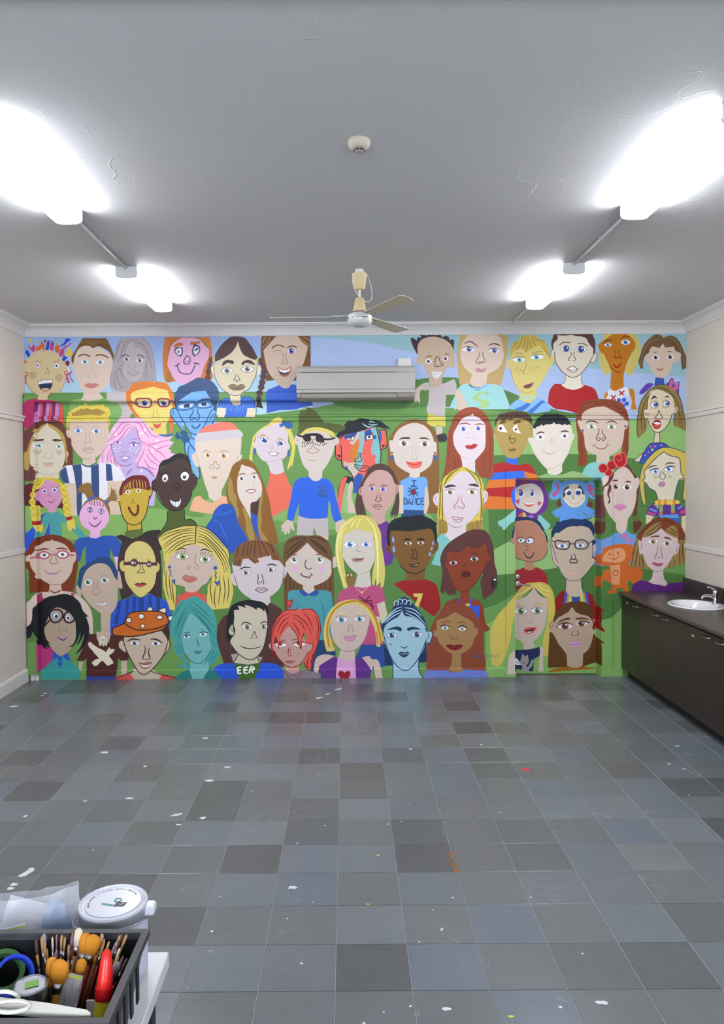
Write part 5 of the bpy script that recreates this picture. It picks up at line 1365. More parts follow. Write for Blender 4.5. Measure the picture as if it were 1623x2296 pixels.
mural('''
@1160,880|painted_portrait|pale boy portrait with jagged black fringe and faint smile
c f 93b878 37,153! 52,148 66,149 82,149 100,143 118,147 135,153 145,160! 45,160!
f f e2d8ca 28,66 34,62! 50,54 65,50 85,53 97,59! 99,68 100,75! 104,76 103,82 100,88! 96,100 92,112 86,122 81,132! 82,142! 76,148 66,150 58,148 54,145! 54,140! 46,132 38,122 30,110 25,97 23,92! 19,88 20,83 25,82 30,84!
h p 1d2429 28,60 32,55 36,47 43,43 47,40 52,38 55,40 59,38 63,40 66,38 70,39 73,38 77,41 80,39 84,42 90,46 95,52 98,60 93,58 90,60 86,57 82,60 76,57 70,58 66,54 64,57 58,58 52,58 47,61 43,58 41,61 36,62 32,66 29,65
w t 2a1f18 2.4 34,76 42,72 49,74
w t 2a1f18 2.4 78,72 86,70 94,72
e E 42,81 16,10 f6f4fa 4a3c50 3 2a2030 -
e E 86,79 15,10 f6f4fa 4a3c50 3 2a2030 -
n l c2b6ac 1 62,82! 58,93! 68,94! 62,82!
n l c2b6ac .8 62,88 61,93
m t bdb0a6 2 47,106 54,111 62,112 68,108
m l bdb0a6 1 44,109 48,103
m l bdb0a6 1 66,106 70,110
o t c0b4aa 1.4 52,138 65,138 76,132 82,128
r l c2b6ac .8 23,85 21,88
r l c2b6ac .8 100,78 103,80 101,83
@1280,880|painted_portrait|green-eyed portrait with long wavy auburn braids and aqua top
c f 8ac8c4 20,148! 25,138 32,130 45,126 60,125 75,124! 80,140! 72,160! 45,160! 30,153
h f 8a4224 10,65 9,50 12,38 15,28 22,18 32,14 45,12 60,12 75,13 88,18 98,27 103,38 105,50 106,65 105,85 105,100 102,118! 92,112! 93,90 96,70 100,52! 95,45! 50,40! 24,45! 20,55 24,70! 27,100 30,115 28,130 25,133 18,134 12,132 14,115 12,100 12,80
f f d4bfaf 20,40 27,33 38,28 50,26 62,26 72,31 84,37 95,45! 96,52! 100,50 104,54 103,62 100,66 97,68! 96,80 93,95 86,105 76,112 70,115! 70,128! 46,128! 46,114! 36,110 28,104 25,95 24,82 22,73! 18,68 14,60 12,52 15,49 18,52! 19,48
h t 6a2c14 1.5 18,38 20,30 25,20 40,17 50,18 58,15
h t 6a2c14 1.5 20,36 30,27 38,26 45,20 52,22 60,19 68,23 75,24 90,36
h t 6a2c14 1.5 75,18 85,28 92,30 100,40
h t 6a2c14 1.5 15,75 20,85 17,98 22,110 19,120 21,131
h t 6a2c14 1.5 104,80 100,95 103,108
h t 6a2c14 1.2 16,116 14,128
w t 4a2a20 2.2 26,56 34,52 44,53 50,57
w t 4a2a20 2.2 64,56 72,52 78,53 85,57
e E 37.5,62 17,8 f4f4f4 7a9868 4.2 2f4a40 -
e E 74,62.5 16,8 f4f4f4 7a9868 4.2 2f4a40 -
n l 5a3226 1.5 51,66 50,74 46,82 47,86 52,88
n l 5a3226 1.5 57,68 58,75 63,82 61,86 57,88
n l 5a3226 1.3 49,83 52,83 54,86 57,83 60,83
m t 8a4a38 1.8 41,96 48,101 55,103 62,101 67,95
m l 8a4a38 1.1 39,98 44,94
m l 8a4a38 1.1 65,93 69,97
j e 4a4296 21.5,69 1.8,2.2
j e 4a4296 99,61.5 1.8,2.2
@1360,840|painted_portrait|long-faced startled woman portrait with golden-brown hair and pink bow
k p dccdb0 88,102 96,102 97,126 85,126
o l 3a2a24 1.1 88,104 85,124
o l 3a2a24 1.1 96,104 97,124
h f 8f7840 55,100 56,80 58,62 62,48 70,36 80,27 92,20 105,19 118,23 130,35 136,50 140,65 143,85 145,104! 138,100 130,96 123,94! 122,72! 118,60! 75,62! 70,75! 73,85 73,95 70,104! 60,114! 57,114!
f f dccdb0 82,28 92,27 105,31 118,39 122,48 123,58! 130,58 131,65 126,71 120,70! 118,74 113,88 106,98 98,104 88,104 80,98 77,88 74,80! 69,80 68,72 68,64 72,62 75,62! 75,45 78,33
o l 3a2a24 1.2 74,80 79,93 86,103 95,105 106,98 114,86 119,72
h l 3a2a2a 1.2 57,114 55,100 56,78 60,55 72,34 88,21 105,18 118,23 130,35 137,55 142,80 145,104
h t 3a2a2a 1.4 65,104 63,80 66,60 74,42
h t 3a2a2a 1.4 70,102 68,84
h t 3a2a2a 1.4 74,60 75,45 80,32
h t 3a2a2a 1.4 123,92 123,75
h t 3a2a2a 1.4 133,95 132,70 128,50 118,34
h t 3a2a2a 1.4 138,98 136,70
h t 3a2a2a 1.6 80,31 95,24 112,30 122,42
r l 3a2a24 1.1 74,62 69,63 67,70 69,79 73,80
r l 3a2a24 1 70,72 73,70 76,72 74,74 70,72
r l 3a2a24 1.1 123,59 130,59 131,66 126,71 121,70
r l 3a2a24 1 124,66 127,62 129,66 126,68
w f 3a2a20 81,46! 83,41 87,38 91,42 92,45! 88,42 84,44
w f 3a2a20 104,42 110,38 114,41 108,41
e e 3a2a2a 87,55 7.2,5.8
e e f4f4f8 87,55 6.3,5
e e 4a52a8 89,54.5 4.2,4
e e 1f2458 89.5,54.5 2,2
e d f4f4f8 1.2 88,53
e1 e 3a2a2a 108.5,53 6.6,5.8
e1 e f4f4f8 108.5,53 5.7,5
e1 e 4a52a8 110.3,52.5 3.8,4
e1 e 1f2458 110.8,52.5 1.8,2
e1 d f4f4f8 1.2 109.3,51
i l 2a2020 .7 82,50 81,48
i l 2a2020 .7 85,49 85,47
i l 2a2020 .7 88,49 88,46
i l 2a2020 .7 91,49 92,47
i l 2a2020 .7 104,48 103,46
i l 2a2020 .7 107,48 107,44
i l 2a2020 .7 111,48 112,45
i l 2a2020 .7 81,60 81,62
i l 2a2020 .7 85,61 85,63
i l 2a2020 .7 89,61 89,63
i l 2a2020 .7 93,59 93,62
i l 2a2020 .7 103,58 103,61
i l 2a2020 .7 107,59 107,62
i l 2a2020 .7 111,59 112,61
n l 2f2420 1.3 94,66 92,74 87,78 91,80 95,81 99,80 102,77 98,73 96,66 94,66
m f 8a1a22 83,88 87,84 92,82 97,84 99,90 97,96 91,99 86,97 83,92
m f f0ecec 85,88 92,86 98,89 92,91
m f e05048 85,92 92,91 98,92 94,96 88,96
z f c8609a 117,8 121,7 122,14! 127,17 131,14 132,16 131,24 128,29 120,27 113,22 112,19
z l 3a2a50 1.2 112,20 115,10 118,7 121,8 122,15 129,14 132,14 131,22 128,29
z e 3a4a98 121,20 2.5,3
@1360,980|painted_portrait|blonde portrait with blue heart-patterned hat and yellow beaded collar
q f dccdb0 48,44! 55,38 66,29! 61,45!
o l 2a2f50 1.1 48,44! 55,38 66,29! 61,45! 48,44!
t f 2f52b8 60,46! 63,38 68,28 74,18 80,12 90,10 104,11 112,16 116,20! 100,24! 85,32! 75,42! 68,49!
t l 2a2f50 1.3 66,49 60,46 68,28 76,15 82,11 104,11 114,19
t d e0607a 2 80,17 88,17 76,27 70,33 99,15
t d e0c860 2.2 83,23
q p dccdb0 72,141 86,144 78,156 71,158
q p dccdb0 137,144 145,142 145,175 136,172
h f d0b850 66,50 75,40 88,27 104,19 120,20 135,24 145,29! 145,117! 138,110 139,95 140,78! 69,80! 69,90 70,105 71,124! 66,120 62,105 60,90 60,75 63,60
q f 4f7d3c 140,80! 140,95! 138,110! 124,112! 126,95! 132,79!
f f dcd3bc 104,28 116,34 132,39! 134,55 136,67! 140,70 139,75 133,77! 128,90 124,105 122,114! 94,114! 90,102 84,96 76,92 71,83! 66,80 66,77 70,74! 70,64 76,55 88,40 96,33
o l 2c3160 1.4 104,27 92,36 78,50 68,62 70,73 66,78 67,81 72,84 78,93 88,99 92,112
o l 2c3160 1.4 104,27 116,34 132,39 134,55 136,67 140,71 139,75 132,78 127,92 123,110
o l 2c3160 1.3 145,29 130,23 114,19 98,20 82,30 70,46 63,60 60,78 61,100 66,120 71,125 70,108 68,84
o l 2c3160 1.3 141,76 140,95 138,110 145,118
w t 25284a 2.2 74,58 82,53 91,52
w t 25284a 2.2 106,50 114,47 124,48
e E 88,63 15,9 f4f6fa 4a80cc 3.4 1f3a80 2a3056:.9 1,-.5
e E 113,58.5 19,9 f4f6fa 4a80cc 3.6 1f3a80 2a3056:1 0,-.5
i t 25284a 2 78,61 86,58 95,57
i t 25284a 2 105,57 114,53 125,54
s e c8bda8 89,73 4,3
s e c8bda8 115,72 4,3 -15
n l 2c3056 1.2 99,63 98,68 95,72 98,75 102,77 106,74 107,70 103,66 102,62
m f d890c0 94,87! 98,82 100,84 103,81 106,87! 102,90 98,90
m l 2c3056 .9 94,87! 98,82 100,84 103,81 106,87! 102,90 98,90 94,87!
m l 2c3056 .8 94,87 105,86
c f 5f3088 72,138! 76,128 84,121 92,120! 130,120! 138,125 145,132! 145,142! 137,144! 132,142! 132,156! 98,156! 90,142! 86,144! 72,140!
p p 8ab070 85,122 95,122 95,127 93,131
p p 5c92d8 79,129 92,133 90,137 76,132
p p c04a88 75,135 89,139 88,143 73,139
p p 8ab070 96,124 102,124 102,136 96,136
p p 8ab070 117,123 124,123 124,135 117,135
p p e07a30 96,137 102,137 102,141 95,141
p p e07a30 117,135 124,135 124,139 117,139
p p 5c92d8 128,129 136,124 139,127 131,132
p p c04a88 132,136 144,130 145,137 135,141
p p 5c9ce0 95,142 130,140 131,147 98,147
p p 2f62b8 100,147 131,147 131,156 104,156
j e e8c858 92,119 4.5,4
j e e09030 97,118.5 3.6,5
j e e8c858 102,118.5 3.6,5
j e e09030 107,118 3.6,5
j e e8c858 112,118.5 3.6,5
j e e8c858 118,119 3.6,5
j e e09030 124,118.5 3.6,4.6
j e e8c858 129,118.5 4,3.6
@1120,1060|painted_portrait|grinning child portrait in a purple hood with heart cheeks, on the door
a f 8fcfc4 30,64! 22,72 12,80 5,85 -2,88 -3,93 0,96 2,99 4,98! 6,103 9,104 12,101! 18,94 30,86!
a f 8fcfc4 66,78! 75,77! 80,83 88,90 92,95 90,100 85,105 80,100 74,92 66,86!
t f 6d2f90 27,30 29,12! 75,14! 82,25 87,40 89,52 87,63 80,72 70,78! 69,88! 29,86! 29,64 24,55 21,42 23,32
t f 2f6ae8 29,24 22,35 21,45 24,55 28.5,63! 28.5,40!
t f c86878 43,13! 45,2 48,13!
t f 8a3a58 36,21! 44,13 51,14 52,19! 42,21
f f dccfc6 29,30 38,23 50,20 62,20 72,26 78,36 80,48 78,58 73,66 66,73 58,74 48,70 40,66 32,63 29,58!
e e f2f2f8 39,38 5,7
e e 33408e 38.5,37 4,5.6
e d ffffff 1.4 37,35
e1 e f2f2f8 60,38 4.6,7
e1 e 33408e 59,37.5 3.2,5
e1 d ffffff 1.2 58,35
i t 2a2a30 1 32,35 36,31 42,30
i t 2a2a30 1 56,33 60,31 65,33
s f c85a80 34,58! 29,52 30,49 33,50! 36,47 36,52
s f c85a80 70,61! 69,54 71,51 73,53! 76,54 75,57
m f e0604e 41,51! 47,57 54,58 64,55! 60,60 54,62 47,60
m p f6f6f8 42,51 47,55 55,56 64,54 62,57 54,58 47,57
c f e0604e 34,80! 37,74 42,72! 42,80!
c f d8d848 42,72! 46,73 49,80! 42,80!
c e 9a7ad0 57,80 5,3
@1120,1060|painted_portrait|child portrait in a blue hooded costume with pink inner ears, on the door
h f 6a3426 110,47! 103,57 110,63! 116,58
h f 6a3426 163,50! 170,57 164,65! 158,62
q f 5f9be4 100,68 107,65 113,60! 158,60! 165,64 172,68 176,73 175,78 170,80! 165,82! 158,84! 158,90! 108,90! 110,82! 104,82! 98,76! 95,72
t f 6aa4e8 113,22 107,14 98,15 95,25 94,33 90,40 91,46 97,49 105,48 112,42!
t f 6aa4e8 158,20 168,14 180,17 180,40 172,48 165,46 158,40!
t f 5f9be4 113,20 118,15 135,14 150,15 157,20 160,30 160,50 155,62 140,66 120,64 112,55 111,40
t f c05c92 103,17 106,20 110,26 108,35 100,43 96,43 97,36 104,32 105,26 101,20
t f c05c92 159,24 166,21 168,27 176,31 177,38 171,42 163,38
f f dcd4bc 138,20 145,22 151,30 155,40 155,50 148,59 138,63 128,61 119,53 115,45 115,35 120,26 128,21
h f 5f3232 126,23! 126,28 118,34 120,40 116,46! 115,38 118,29
h f 5f3232 144,22! 150,28 155,40! 150,38 149,32 143,28
e e f2f2f4 125,35 6,6
e e 2f4596 126,37 4.4,4
e d ffffff 1.6 123,34
e1 e f2f2f4 143.5,34 6.4,6
e1 e 2f4596 143,36.5 4.6,4.2
e1 d ffffff 1.6 143,32
n l 4a3a30 1 134,41 133,45 136,49
m t c89ab8 1.3 120,47 126,49 130,55 138,57 145,53 147,49 152,46
o t 5a8a48 2 105,83 110,77
o t 5a8a48 2 151,72 158,78 163,86
@1120,1060|painted_portrait|brown egg-headed portrait with thin navy hair and red shirt, on the door
c f a01a28 28,178! 38,175 46,172 55,178 65,172 76,176 84,184 88,199! 88,215! 28,215!
k p ba8468 46,158 62,158 63,176 54,178 45,175
r f b98068 25,115 20,119 20,124 24,127 28,128!
f f ba8468 28,90! 35,87 50,85 62,88 72,96 78,108 84,120 87,130 87,142 83,152 76,158 65,161 50,161 38,158 28,154! 27,135 24,125 24,112 27,100
h f 14335f 28,82! 40,80 52,81 65,84 75,92 80,104 86,115 88,128 86,127! 82,112 76,102 70,95 62,89 50,86 38,87 28,89!
h f 14335f 28,95! 23,108 22,118 24,120! 27,108
o l 1f2f4a 1 28,155 45,160 60,162 76,158 84,150 87,138
o l 1f2f4a 1 24,115 20,119 20,124 25,128
e f 2a2840 32,121 39,118 47,122 45,127 36,128
e f eeecf2 33,121.5 39,119.3 46,122 44,126 36,127
e d 1f3048 2 38.5,123
e1 f 2a2840 48,121 55,118 62,119.5 62,126.5 55,130 48,128
e1 f eeecf2 49,121.5 55,119.2 61,120.5 61,126 55,129 49,127
e1 d 1f3048 2 52.5,124
i l 3a3030 .7 33,117 34,119
i l 3a3030 .7 36,116 37,118
i l 3a3030 .7 39,116 40,118
i l 3a3030 .7 43,116 42,118
i l 3a3030 .7 52,118 53,115
i l 3a3030 .7 55,117 56,115
i l 3a3030 .7 58,117 59,115
n l 2a2a3a 1.2 46,131! 53,136! 47,142!
m t 1f2f44 2.6 43,143 48,152 54,155 60,151 62,144
@1300,1010|painted_portrait|brown braided woman portrait with red rosettes and pink lips, beside the door frame
c f 6a9ad8 33,162! 52,158 64,150! 70,150 76,151 84,142! 90,150 104,154! 98,180 94,205! 33,211!
p f d070a8 80,163! 75,155 77,151 80,153! 84,150 86,155
p f d070a8 90,170! 85,163 87,160 90,161! 93,159 95,163
h f 5f3024 37,128 45,127 47,138 45,148 40,152 36,153! 34,140
h f 5f3024 98,128 107,127 113,134 104,148 98,148 97,138
h f 6a3430 62,40 53,47! 52,55 46,62 40,70 37,85 36,105 36,127! 46,127! 46,105 44,85 45,70! 60,60!
h f 6a3430 82,24 90,28 97,40 104,48! 108,52! 107,75 105,100 103,124! 95,124! 98,105 102,85 100,60! 80,40!
z e 5a6a2a 41,126 6,3
z e 5a6a2a 101,124 7,5 20
r f e0cfc6 41,52 45,47 52,46 54,52! 48,60 42,64
f f d6c4b8 77,30 70,34 63,40 60,50! 54,60 50,64 44,68 43,80 44,95 47,105 53,117 60,126 66,133! 66,143 70,149 75,151 82,148 86,138! 87,125! 94,115 99,103 102,90 103,75 104,70! 108,62 108,52 104,49 100,52! 96,44 90,36 84,31
h f 6a3430 62,40! 60,50 54,60 48,65! 46,63! 51,56 53,47!
h f 5f3028 53,61 57,66 56,74 53,80 55,88 55,94 53,97 51,95 53,89 50,82 50,74 52,68
z d ef6a64 7.4 52,40
z d ae121c 6.2 52,40
z d ef6a64 9.4 42,32.5
z d ae121c 8 42,32.5
z d ef6a64 9.4 58,27
z d ae121c 8.2 58,27
z f ef6a64 62,10 68,6 74,4 80,3 84,10 86,20 82,28 72,32 66,28 61,20
z f ae121c 64,11 69,8 75,6 80,5 83,12 83,22 78,28 70,30 67,26 63,19
z l ef6a64 1.3 62,10 68,7 75,10 75,17 70,19 67,15
w f 5a3028 60,54 66,53 69,54 68,56 60,56
w f 5a3028 82,57 88,55 94,58 88,58
e E 66,66 14,9 f2f0f2 5a3c2c 4.4 1e1614 - -.5,0
e E 86,67 17,10 f2f0f2 5a3c2c 4.6 1e1614 -
n t b8a89e 1.1 72,76 71,84 67,90 68,92 74,93 80,92 81,89 78,85 77,76
m f d488b4 61,101! 66,99 69,96 72,98 77,96 80,99 86,101! 80,107 73,110 66,107
m t a85a80 1 61,102 73,104 85,102
''')
